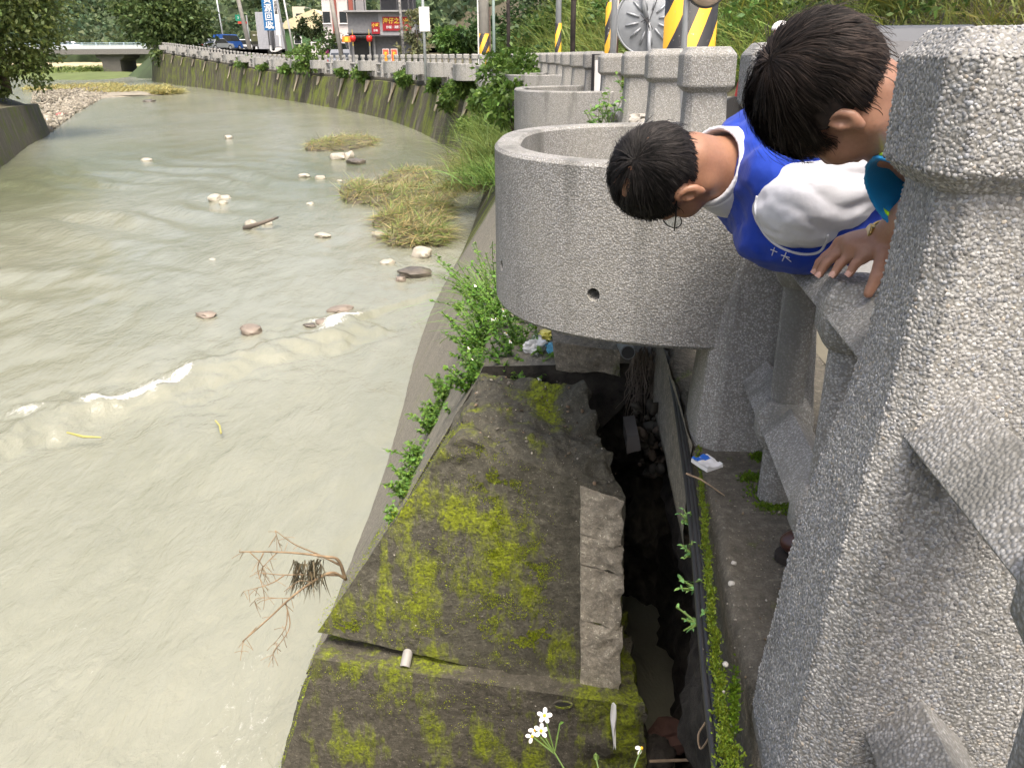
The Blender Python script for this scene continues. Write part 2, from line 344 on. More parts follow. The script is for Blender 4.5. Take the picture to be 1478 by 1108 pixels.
# ---- the retaining wall below the fence
M_WALL = moss_concrete('wet_wall_concrete', (0.27, 0.25, 0.20), (0.15, 0.20, 0.02), 0.10, uv=True, pale=0.7)
M_WALLFAR = moss_concrete('mossy_wall_concrete', (0.088, 0.08, 0.054), (0.17, 0.21, 0.03), 0.55, uv=True, pale=0.6, sc=0.35)
M_BLOCK = moss_concrete('mossy_broken_concrete', (0.115, 0.108, 0.082), (0.27, 0.32, 0.016), 0.37)
M_BLOCK2 = moss_concrete('mossy_low_concrete', (0.105, 0.096, 0.074), (0.24, 0.29, 0.015), 0.46)
M_FRESH = moss_concrete('fresh_broken_concrete', (0.42, 0.38, 0.30), (0.2, 0.19, 0.1), -0.4, pale=0.5)
M_RUBBLE = plain('shade_dark_rubble', (0.040, 0.035, 0.028), 0.95, var=0.7, sc=14, bump=0.6)  # near-black earth colour, darkened to paint the shade inside the hole
river_wall = empty('river_wall', (0.5, 3.4, -1.95)); tag(river_wall, 'long sloping concrete river wall, moss streaked, curving away below the balustrade', 'wall', kind='thing')
def crown_off(y): return 0.92 - 0.62 * sst(7, 16, y)
def base_off(y): return 2.18 - 1.20 * sst(8, 24, y)
def wall_piece(name, s0, s1, ns, mat, capped=True):
    so = np.linspace(s0, s1, ns); rows = []; uvs = []
    pos = fpos(so); yy = pos[:, 1]; co_, bo = crown_off(yy), base_off(yy); rz = ramp_z(yy)
    nz = 26
    cols = [(np.full(ns, 0.12), rz - 0.17)] + [(0.17 + (co_ - 0.17) * t, rz - 0.17 - 0.03 * t) for t in np.linspace(0, 1, 10)]
    cols += [(co_ + (bo - co_) * t * (1 + 0.0), rz - 0.21 + (-2.45 - rz + 0.21) * t) for t in np.linspace(0.02, 1.15, nz)]
    V = []; UV = []
    for k, (off, z) in enumerate(cols):
        p = foff(so, off); q = np.c_[p, z]
        f = fbm(np.c_[so * 1.2, z * 1.0, z * 0 + k * 0.2], 4, 7) * 0.005 + fbm(np.c_[so * 9, z * 9, z * 0], 3, 17) * 0.003
        t = ftan(so); q[:, 0] += -t[:, 1] * f; q[:, 1] += t[:, 0] * f; V.append(q); UV.append(np.c_[so, z + 0.35 * k * (k < 10) * 0.3])
    V = np.array(V); UV = np.array(UV); F = grid_faces(len(cols), ns); V2 = V.reshape(-1, 3) - np.array(river_wall.location)
    F = [tuple(f) for f in F]
    nf = len(F)
    if capped: F.append(tuple(k * ns for k in range(len(cols))))
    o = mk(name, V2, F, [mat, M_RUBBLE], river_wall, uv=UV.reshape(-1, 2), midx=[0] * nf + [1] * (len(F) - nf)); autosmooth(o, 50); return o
wall_piece('wall_face', s_at_y(3.32), s_at_y(12.0), 150, M_WALL)
wall_piece('wall_face', s_at_y(12.0), s_at_y(44.0), 160, M_WALLFAR, False)
wall_piece('wall_face', s_at_y(44.0), _FS[-1] - 1, 160, M_WALLFAR, False)

def hexa(name, C, mat, parent=None, cuts=34, amp=None, seed=0, midx=None):
    """a rough block: eight corners front bl, br, tr, tl then back bl, br, tr, tl"""
    me = bpy.data.meshes.new(name); bm = bmesh.new(); vs_ = [bm.verts.new(c) for c in C]
    for f in ((0, 1, 2, 3), (5, 4, 7, 6), (4, 0, 3, 7), (1, 5, 6, 2), (3, 2, 6, 7), (4, 5, 1, 0)): bm.faces.new([vs_[i] for i in f])
    bmesh.ops.subdivide_edges(bm, edges=bm.edges[:], cuts=cuts, use_grid_fill=True); bm.normal_update()
    P = np.array([v.co for v in bm.verts]); Nn = np.array([v.normal for v in bm.verts])
    D = amp(P) if amp else 0.006 * fbm(P * 9, 4, seed)
    P = P + Nn * D[:, None]
    for v, p in zip(bm.verts, P): v.co = p
    bm.to_mesh(me); bm.free(); me.materials.append(mat); o = bpy.data.objects.new(name, me); COL.objects.link(o)
    if parent: o.parent = parent
    return autosmooth(o, 55)
UB = [at(458, 912, d=2.78), at(893, 1008, d=2.60), at(903, 718, d=2.64), at(655, 628, d=2.80)]
UBb = [np.array((-0.63, 3.40, -1.14)), UB[1] + (0.0, 0.55, 0.0), at(838, 556, d=3.10), np.array((-0.13, 3.34, -0.225))]
def amp_ub(P):
    right = sst(0.20, 0.36, P[:, 0]) * sst(2.66, 2.75, P[:, 1]); top = sst(-0.48, -0.30, P[:, 2]) * sst(2.68, 2.78, P[:, 1])
    return 0.004 * fbm(P * 14, 4, 3) + 0.042 * fbm(P * 10, 5, 5) * right + 0.020 * fbm(P * 13, 5, 6) * top
blk = hexa('broken_wall_block', UB + UBb, M_BLOCK, cuts=70, amp=amp_ub); tag(blk, 'big tilted moss-covered wall block split from the river wall, under the nearest planter', 'concrete block')
LB = [at(372, 1230, d=2.62), at(946, 1260, d=2.42), at(926, 1020, d=2.50), at(455, 950, d=2.71)]
LBb = [np.array((-1.36, 3.38, -2.4)), LB[1] + (0.0, 0.6, 0.0), at(915, 948, d=2.66) + np.array((0, 0.45, -0.05)), np.array((-0.69, 3.38, -1.26))]
lblk = hexa('broken_wall_footing', LB + LBb, M_BLOCK2, cuts=60, amp=lambda P: 0.005 * fbm(P * 12, 4, 13) + 0.022 * fbm(P * 12, 4, 14) * sst(0.22, 0.36, P[:, 0]) + 0.012 * fbm(P * 9, 4, 15) * sst(-1.40, -1.25, P[:, 2]))
tag(lblk, 'lower moss-stained wall footing below the gaping crack, beside the river', 'concrete block')
for i_, (p0, p1) in enumerate(((702, 768), (770, 812), (814, 893), (895, 996))):          # cast board marks, one above the other
    t0, t1 = (p0 - 702) / 294, (p1 - 702) / 294; q = lambda x, t, e=0.0: at(x, 704 + t * 292 + (x - 838) * (0.33 - 0.10 * t), d=2.661 - 0.052 * t - (x - 838) * 0.00055 + e)
    FE = [q(838, t1), q(898 - 5 * t1, t1), q(901 - 4 * t0, t0), q(838, t0)]
    fe = hexa('formed_board', FE + [p + np.array((0, 0.05, 0)) for p in FE], M_FRESH, blk, cuts=14, amp=lambda P: 0.003 * fbm(P * 22, 4, 23 + i_) + 0.010 * fbm(P * 24, 3, 29) * sst(0.28, 0.34, P[:, 0])); fe['label'] = 'pale board-marked concrete along the edge of the block'
NB = [(-0.85, -2.5, -2.4), (0.34, -2.5, -2.4), (0.20, -2.5, -0.25), (-0.35, -2.5, -0.28), (-0.80, 0.96, -2.4), (0.34, 0.90, -2.4), (0.30, 0.86, -0.25), (-0.30, 0.92, -0.28)]
o = hexa('wall_face', [np.array(p) - np.array(river_wall.location) for p in NB], M_BLOCK2, river_wall, cuts=24, amp=lambda P: 0.012 * fbm(P * 6, 4, 33))
# earth left standing under the walkway and at the end of the hole
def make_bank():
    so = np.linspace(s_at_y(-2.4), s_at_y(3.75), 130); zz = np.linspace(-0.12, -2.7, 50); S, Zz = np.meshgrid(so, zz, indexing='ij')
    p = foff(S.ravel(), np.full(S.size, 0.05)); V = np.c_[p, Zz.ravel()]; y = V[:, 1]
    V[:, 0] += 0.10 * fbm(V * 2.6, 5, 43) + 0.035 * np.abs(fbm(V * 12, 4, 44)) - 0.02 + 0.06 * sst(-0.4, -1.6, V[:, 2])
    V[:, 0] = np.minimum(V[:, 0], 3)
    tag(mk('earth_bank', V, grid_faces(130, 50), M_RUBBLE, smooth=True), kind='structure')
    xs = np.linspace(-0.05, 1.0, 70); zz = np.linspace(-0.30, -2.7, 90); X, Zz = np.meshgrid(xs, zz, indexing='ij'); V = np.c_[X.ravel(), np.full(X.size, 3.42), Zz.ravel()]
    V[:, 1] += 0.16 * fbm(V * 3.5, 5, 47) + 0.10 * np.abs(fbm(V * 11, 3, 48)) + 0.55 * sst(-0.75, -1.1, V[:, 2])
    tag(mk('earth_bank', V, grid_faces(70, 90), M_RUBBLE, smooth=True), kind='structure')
    xs = np.linspace(-0.9, 0.6, 40); ys = np.linspace(0.8, 4.2, 70); X, Y = np.meshgrid(xs, ys, indexing='ij'); V = np.c_[X.ravel(), Y.ravel(), np.maximum(-2.05, 0.82 - 1.13 * Y.ravel()) - 0.9 * sst(0.05, 0.22, X.ravel()) * sst(1.15, 1.6, Y.ravel())]; V[:, 2] += 0.10 * fbm(V * 4, 4, 53)  # unseen near slope added to block river light; slot sunk to deepen its shade
    tag(mk('hole_floor_light_block', V, grid_faces(40, 70)[:, ::-1], M_RUBBLE, smooth=True), kind='structure')
make_bank()
# ---- left bank
M_LW = moss_concrete('left_wall_concrete', (0.115, 0.105, 0.08), (0.10, 0.13, 0.02), 0.45, uv=True, pale=0.55, sc=0.6)
def make_left():
    L = np.array([(-4.5, -3), (-8.5, 8), (-12.2, 18), (-14.9, 24.6), (-17.6, 31), (-19.9, 37), (-23.0, 41), (-30, 44)]); P = _catmull(L, 20); n = len(P)
    S = np.concatenate([[0], np.cumsum(np.linalg.norm(np.diff(P, axis=0), axis=1))]); T = nrm(np.gradient(P, axis=0)); Nl = np.c_[-T[:, 1], T[:, 0]]; V = []; UV = []
    top = np.interp(P[:, 1], [-3, 24, 37, 44], [-0.35, -0.35, -0.75, -1.2])
    for t in np.linspace(0, 1, 16):
        z = -2.3 + (top + 2.3) * t; q = np.c_[P + Nl * (0.30 * t), z]; V.append(q); UV.append(np.c_[S, z])
    q = np.c_[P + Nl * 0.75, top]; V.append(q); UV.append(np.c_[S, top + 0.4])
    lw = mk('bank_wall', np.array(V).reshape(-1, 3), grid_faces(17, n)[:, ::-1], M_LW, uv=np.array(UV).reshape(-1, 2)); tag(lw, 'grey streaked concrete bank wall under the big tree, across the river', 'wall', kind='thing'); autosmooth(lw, 40)
    V = [];
    for off, dz in ((0.70, -0.02), (2, 0.5), (6, 1.5), (14, 2.5), (120, 4)): V.append(np.c_[P + Nl * off, top + dz])
    tag(mk('left_bank', np.array(V).reshape(-1, 3), grid_faces(5, n)[:, ::-1], M_SOIL, smooth=True), kind='structure')
make_left()
def patch(name, pxs, z, mat, bulge=0.25, n=60, seed=1):
    poly = np.array([at(px, py, z=z)[:2] for px, py in pxs]); c = poly.mean(0); Pp = np.vstack([poly, poly[:1]]); L = np.concatenate([[0], np.cumsum(np.linalg.norm(np.diff(Pp, axis=0), axis=1))])
    t = np.linspace(0, L[-1], n, endpoint=False); E = np.c_[np.interp(t, L, Pp[:, 0]), np.interp(t, L, Pp[:, 1])]; V = []; rr = np.linspace(0.02, 1, 14)
    for r_ in rr:
        q = c + (E - c) * r_; zz = z - 0.15 + (0.15 + bulge) * np.sqrt(np.maximum(0, 1 - r_ ** 3)) + 0.10 * bulge * fbm(np.c_[q * 0.7, q[:, 0] * 0], 3, seed); V.append(np.c_[q, zz])
    F = [(i * n + j, (i + 1) * n + j, (i + 1) * n + (j + 1) % n, i * n + (j + 1) % n) for i in range(13) for j in range(n)]
    return tag(mk(name, np.array(V).reshape(-1, 3), F, mat, smooth=True), kind='structure')
M_GRAV = plain('pale_gravel', (0.24, 0.215, 0.165), 0.9, var=0.45, sc=1.6, bump=0.5)
GBAR = [(40, 190), (50, 128), (95, 123), (165, 125), (215, 131), (256, 137), (190, 139), (150, 142), (122, 155), (100, 168), (76, 187)]
patch('gravel_bar', GBAR, WATER_Z, M_GRAV, 0.10)
patch('grassy_bank', [(20, 116), (20, 100), (90, 97), (215, 96), (222, 104), (190, 112), (140, 117)], WATER_Z, plain('bank_grass', (0.10, 0.13, 0.035), 0.95, var=0.35, sc=0.5), 0.4)
patch('sand_bank', [(-40, 100), (-40, 92.5), (120, 92), (222, 92), (224, 99), (120, 101)], WATER_Z, plain('dry_sand', (0.42, 0.36, 0.22), 0.95, var=0.25, sc=0.2), 1.2)
# ================================================================ BALUSTRADE
def octa(hw, ch):
    c = hw - ch; return [(-c, -hw), (c, -hw), (hw, -c), (hw, c), (c, hw), (-c, hw), (-hw, c), (-hw, -c)]
def loft(rings, close=True):
    V = []; n = len(rings[0][0])
    for poly, z in rings: V += [(x, y, z) for x, y in poly]
    F = [(i * n + j, i * n + (j + 1) % n, (i + 1) * n + (j + 1) % n, (i + 1) * n + j) for i in range(len(rings) - 1) for j in range(n)]
    if close: F += [tuple(range(n))[::-1], tuple((len(rings) - 1) * n + j for j in range(n))]
    return V, F
POST_H = 1.10
_sz = np.array([0, .08, .19, .30, .40, .52, .62, .71, .82, .95]); _sw = np.array([.168, .166, .156, .149, .140, .124, .107, .095, .086, .081])
def shaft_w(z): return np.interp(z, _sz, _sw)
SV, SF = loft([(octa(shaft_w(z), 0.30 * shaft_w(z)), z) for z in np.linspace(-0.03, 0.955, 22)])
CV, CF = loft([(octa(0.080, 0.022), 0.925), (octa(0.106, 0.026), 0.95), (octa(0.106, 0.026), 1.070), (octa(0.082, 0.022), 1.10)])
balustrade = empty('balustrade', (0.578, 1.0, 0)); tag(balustrade, 'grey pebble-dash concrete balustrade of stout capped posts, rails and curved planters along the road', 'balustrade')
BL = np.array(balustrade.location)
src_shaft = mk('post', SV, SF, M_PEB); autosmooth(src_shaft, 30); src_cap = mk('cap', CV, CF, M_PEB)
for o_ in (src_shaft, src_cap):
    b = o_.modifiers.new('bevel', 'BEVEL'); b.width = 0.006; b.segments = 2; b.limit_method = 'ANGLE'; b.angle_limit = R(20)
dg = bpy.context.evaluated_depsgraph_get()
def bake(o):
    bpy.context.view_layer.update(); d = bpy.context.evaluated_depsgraph_get(); me = bpy.data.meshes.new_from_object(o.evaluated_get(d)); o.modifiers.clear(); o.data = me; return o
bake(src_shaft); bake(src_cap)
# the same moulds, further off, in a coarser finish
far_post = mk('post_far', SV + CV, SF + [tuple(i + len(SV) for i in f) for f in CF], M_PEBFAR)
def fmat(s, z=0.0, jit=0.0):
    p = fpos(s); t = ftan(s); a = math.atan2(t[1], t[0]) - math.pi / 2
    return Matrix.Translation((p[0] - BL[0], p[1] - BL[1], z + float(ramp_z(p[1])))) @ Matrix.Rotation(a, 4, 'Z') @ Matrix.Rotation(jit, 4, 'Y')
NPOST = int((_FS[-1] - 3 - S1) / SPAN); POSTS = {}
for k in range(0, NPOST):
    s = S1 + SPAN * (k - 1); jit = 0 if k < 3 else random.uniform(-0.012, 0.012)
    dz = {6: -0.02, 5: -0.01}.get(k, 0)
    if k < 18:
        p_ = inst('post', src_shaft, balustrade, fmat(s, dz, jit)); inst('cap', src_cap, p_); POSTS[k] = p_
    else: POSTS[k] = inst('post', far_post, balustrade, fmat(s, dz, jit))
for o_ in (src_shaft, src_cap, far_post): bpy.data.objects.remove(o_)
POSTS[1]['label'] = 'nearest post, its pebbles plain to see, a broad cap above a flaring foot'
# planter: a curved tub wall hung between two posts
def planter_mesh():
    th = 0.088; n = 40; hw, dep, ex = 0.765, 0.82, 2.7; t = np.linspace(0, math.pi, n)
    def curve(w, d): c = np.cos(t); s_ = np.sin(t); return np.c_[np.sign(c) * np.abs(c) ** (2 / ex) * w, np.abs(s_) ** (2 / ex) * d]
    def arc(P, m):
        S = np.concatenate([[0], np.cumsum(np.linalg.norm(np.diff(P, axis=0), axis=1))]); q = np.linspace(0, S[-1], m); return np.c_[np.interp(q, S, P[:, 0]), np.interp(q, S, P[:, 1])]
    O = arc(curve(hw, dep), 64); I = arc(curve(hw - th, dep - th), 64)
    z0, z1 = 0.29, 0.80; c = 0.010; rings = [(O, z0), (O, z1 - c), (O * 0.99 + I * 0.01 + 0, z1)]; V = []
    def ring(P, z): V.extend([(-p[1], p[0] + 0.0, z) for p in P])
    Ob = O + nrm(I - O) * c; Ib = I + nrm(O - I) * c
    for P, z in ((O, z0 + c), (O, z1 - c), (Ob, z1), (Ib, z1), (I, z1 - c), (I, z0 + 0.07)): ring(P, z)
    ring(Ob, z0)
    m = 64; F = []
    for a in range(5): F += [(a * m + j, a * m + j + 1, (a + 1) * m + j + 1, (a + 1) * m + j) for j in range(m - 1)]
    F += [(6 * m + j, 6 * m + j + 1, j + 1, j) for j in range(m - 1)]
    F.append(tuple(6 * m + j for j in range(m))[::-1]); F.append(tuple(5 * m + j for j in range(m)))
    F.append((0, m, 2 * m, 3 * m, 4 * m, 5 * m, 6 * m)); F.append((m - 1, 7 * m - 1, 6 * m - 1, 5 * m - 1, 4 * m - 1, 3 * m - 1, 2 * m - 1))
    return np.array(V), [f for f in F], O
PV, PF, PO = planter_mesh()
src_pl = mk('planter', PV, PF, M_PEB)
bmx = bmesh.new(); bmx.from_mesh(src_pl.data); bmesh.ops.recalc_face_normals(bmx, faces=bmx.faces[:]); bmx.to_mesh(src_pl.data); bmx.free()
cut = MB()
for i_, zc, r_ in ((25, 0.435, 0.017), (13, 0.435, 0.020), (40, 0.43, 0.018), (51, 0.43, 0.02)):
    p0 = PO[i_]; nn = nrm(np.array([PO[i_ + 1][1] - PO[i_ - 1][1], -(PO[i_ + 1][0] - PO[i_ - 1][0])])); a = np.array([-p0[1], p0[0], zc]); dv = np.array([-nn[1], nn[0], 0])
    cut.tube([a - dv * 0.05 + (0, 0, .01), a + dv * 0.05 - (0, 0, .01)], r_, 14)
cutter = cut.build('cutter', M_PEB); bo = src_pl.modifiers.new('holes', 'BOOLEAN'); bo.object = cutter; bo.operation = 'DIFFERENCE'; bo.solver = 'EXACT'
bake(src_pl); bpy.data.objects.remove(cutter); autosmooth(src_pl, 35)
src_pf = mk('planter', PV, PF, M_PEBFAR); autosmooth(src_pf, 35)
src_soil = mk('planter_soil', [(x + 0.0, y, 0.45) for x, y in [(-p[1] * 0.9, p[0] * 0.9) for p in PO]], [tuple(range(64))], M_SOIL)
PLANTERS = []
for k in range(2, NPOST - 1, 4):
    s = S1 + SPAN * (k - 1) + SPAN / 2; near = k < 18
    o_ = inst('planter', src_pl if near else src_pf, balustrade, fmat(s, -0.02 if k == 6 else 0.0)); PLANTERS.append((k, s, o_))
    if near: inst('soil', src_soil, o_)
PLANTERS[0][2]['label'] = 'nearest curved planter, dark stains running down from its rim, two drain holes'
for o_ in (src_pl, src_pf, src_soil): bpy.data.objects.remove(o_)
# rails: ridge-topped bars and round balusters with faceted knots
def hexbar(mb, u0, u1, z, r=0.064):
    P = [(0, 0, z + r), (r, 0, z), (0, 0, z - r), (-r, 0, z)]
    mb.prism(P, (0, u0, 0), (0, u1, 0))
def knot(mb, u, z, r=0.072, h=0.13):
    mb.lathe([(r * 0.72, -h / 2), (r, -h * 0.22), (r, h * 0.25), (r * 0.74, h / 2)], 8, (0, u, z), rot=math.pi / 8)
def rail_parts(parent, s, broken=False, far=False):
    for u in (0.43, 0.87):
        mb = MB(); mb.lathe([(0.043, 0.0), (0.04, 0.3), (0.04, 0.66)], 14, (0, u, 0)); knot(mb, u, 0.215); 
        if not broken: knot(mb, u, 0.635)
        yield 'baluster', mb
    for z in (0.215,) if broken else (0.215, 0.635):
        mb = MB(); hexbar(mb, 0.05, 1.25, z); yield 'rail', mb
src_r = {}
for br in (False, True): src_r[br] = [(nm, mb.build('rail_mould', M_PEB, bevel=0.004)) for nm, mb in rail_parts(None, 0, br)]
for br in src_r:
    for nm, o_ in src_r[br]: bake(o_); autosmooth(o_, 35)
src_rf = MB()
for nm, mb in rail_parts(None, 0): src_rf.add(mb.V, mb.F)
src_rf = src_rf.build('rail_far', M_PEBFAR)
M_ROUGH = plain('broken_stone', (0.33, 0.31, 0.27), 0.9, var=0.3, sc=30, bump=0.5)
def lump(name, c, r, mat, parent=None, seed=0, flat=0.7, sub=3, rough=0.35, freq=1.6):
    bm = bmesh.new(); bmesh.ops.create_icosphere(bm, subdivisions=sub, radius=1.0); P = np.array([v.co for v in bm.verts])
    d = 1 + rough * fbm(P * freq + seed * 3.7, 3, seed); P = P * d[:, None]; P = np.sign(P) * np.abs(P) ** 0.85; rr = np.broadcast_to(np.asarray(r, float), (3,)); P = P * rr * (1, 1, flat)
    a = seed * 1.3; ca, sa = math.cos(a), math.sin(a); P = np.c_[P[:, 0] * ca - P[:, 1] * sa, P[:, 0] * sa + P[:, 1] * ca, P[:, 2]]
    F = [tuple(v.index for v in f.verts) for f in bm.faces]; bm.free()
    o = mk(name, P, F, mat, parent); o.location = c; autosmooth(o, 38); return o
for k in range(0, NPOST - 1):
    if (k - 2) % 4 == 0: continue
    s = S1 + SPAN * (k - 1); m = fmat(s)
    if k < 18:
        for nm, o_ in src_r[k in (3, 4)]: inst(nm, o_, balustrade, m)
        if k in (3, 4):
            for q, u in enumerate((0.43, 0.87)):
                w = m @ Vector((0, u, 0.665)); l_ = lump('broken_rail_end', w, (0.085, 0.10, 0.06), M_ROUGH, balustrade, 11 + q + k, 0.7, 3, 0.5); l_['label'] = 'jagged remnant of a broken rail'
    else: inst('rail', src_rf, balustrade, m)
for br in src_r:
    for nm, o_ in src_r[br]: bpy.data.objects.remove(o_)
bpy.data.objects.remove(src_rf)

# pebbles of the nearest post: real stones set in its faces
def pebbles():
    t = NT('washed_pebbles'); c = t.attr('Col').outputs['Color']; v = t.co()
    c = t.mix(t.ramp(t.noise(v, 140, 3), [(0.3, 0.0), (0.7, 0.35)]), c, (0.12, 0.12, 0.12)); st = t.noise(t.map(v, (7, 7, 1.5)), 1.0, 5, 0.6)
    c = t.mix(t.ramp(st, [(0.52, 0.0), (0.70, 0.5)]), c, (0.14, 0.14, 0.13))
    t.P(Base_Color=c, Roughness=0.6); t.b.inputs['Specular IOR Level'].default_value = 0.4
    M = fmat(S1); pts = []; nr = []
    rings = [(octa(shaft_w(z), 0.30 * shaft_w(z)), z) for z in np.linspace(0.0, 0.935, 60)]; cr = [(octa(0.081, 0.022), 0.926), (octa(0.106, 0.026), 0.95), (octa(0.106, 0.026), 1.070), (octa(0.082, 0.022), 1.0995)]
    tris = []
    for rg in (rings, cr):
        for (a, za), (b, zb) in zip(rg[:-1], rg[1:]):
            for j in range(8):
                q = [np.array((*a[j], za)), np.array((*a[(j + 1) % 8], za)), np.array((*b[(j + 1) % 8], zb)), np.array((*b[j], zb))]; tris += [(q[0], q[1], q[2]), (q[0], q[2], q[3])]
    top = [np.array((*p, 1.0995)) for p in octa(0.082, 0.022)]; tris += [(top[0], top[i], top[i + 1]) for i in range(1, 7)]
    T = np.array(tris); nv = np.cross(T[:, 1] - T[:, 0], T[:, 2] - T[:, 0]); ar = np.linalg.norm(nv, axis=1) / 2; nv = nrm(nv)
    keep = (nv[:, 1] < 0.3) | (nv[:, 2] > 0.5); keep &= ~((nv[:, 0] > 0.75)); T, nv, ar = T[keep], nv[keep], ar[keep]
    N = int(ar.sum() * 70000); idx = RNG.choice(len(T), N, p=ar / ar.sum()); u, w = RNG.random(N), RNG.random(N); f = u + w > 1; u[f], w[f] = 1 - u[f], 1 - w[f]
    P = T[idx, 0] + u[:, None] * (T[idx, 1] - T[idx, 0]) + w[:, None] * (T[idx, 2] - T[idx, 0]); Nn = nv[idx]
    # thin out: simple grid dart rejection
    cell = 0.0036; seen = {}; ok = []
    for i, p in enumerate(P):
        g = tuple((p // cell).astype(int)); bad = False
        for dx in (-1, 0, 1):
            for dy in (-1, 0, 1):
                for dz in (-1, 0, 1):
                    j = seen.get((g[0] + dx, g[1] + dy, g[2] + dz))
                    if j is not None and ((P[j] - p) ** 2).sum() < 0.0037 ** 2: bad = True; break
                if bad: break
            if bad: break
        if not bad: seen[g] = i; ok.append(i)
    P, Nn = P[ok], Nn[ok]; n = len(P)
    bm = bmesh.new(); bmesh.ops.create_icosphere(bm, subdivisions=1, radius=1.0); bv = np.array([v.co for v in bm.verts]); bf = np.array([[v.index for v in fc.verts] for fc in bm.faces]); bm.free()
    bm = bmesh.new(); bmesh.ops.create_icosphere(bm, subdivisions=2, radius=1.0); bv = np.array([v.co for v in bm.verts]); bf = np.array([[v.index for v in fc.verts] for fc in bm.faces]); bm.free()
    half = bv[:, 2] > -0.35; keepf = half[bf].all(1); remap = -np.ones(len(bv), int); remap[half] = np.arange(half.sum()); bf = remap[bf[keepf]]; bv = bv[half]
    ref = np.where(np.abs(Nn[:, 2:3]) < 0.9, np.array([[0, 0, 1.0]]), np.array([[1.0, 0, 0]])); A = nrm(np.cross(Nn, ref)); B = np.cross(Nn, A); th = RNG.random(n) * 6.283
    A, B = A * np.cos(th)[:, None] + B * np.sin(th)[:, None], B * np.cos(th)[:, None] - A * np.sin(th)[:, None]
    ra = RNG.uniform(0.0020, 0.0036, n); rb = ra * RNG.uniform(0.55, 0.95, n); rc = rb * RNG.uniform(0.5, 0.8, n)
    L = bv[None] * np.stack([ra, rb, rc], 1)[:, None, :]; L = L * (1 + 0.12 * RNG.standard_normal((n, len(bv), 1)))
    V = (P - Nn * (rc * 0.35)[:, None])[:, None] + L[..., :1] * A[:, None] + L[..., 1:2] * B[:, None] + (L[..., 2:3]) * Nn[:, None]
    g = np.clip(RNG.normal(0.315, 0.085, n), 0.12, 0.58)[:, None] * np.array([[1.0, 0.99, 0.95]]); blue = RNG.random(n) < 0.25; g[blue] *= (0.72, 0.76, 0.84); warm = RNG.random(n) < 0.04; g[warm] *= (1.03, 0.93, 0.8)
    F = (bf[None] + (np.arange(n) * len(bv))[:, None, None]).reshape(-1, 3)
    o = mk('pebbles', V.reshape(-1, 3), F, t.m, POSTS[1], smooth=True, col=np.repeat(g, len(bv), 0)); tag(o, kind='stuff'); return n
print('pebbles', pebbles())
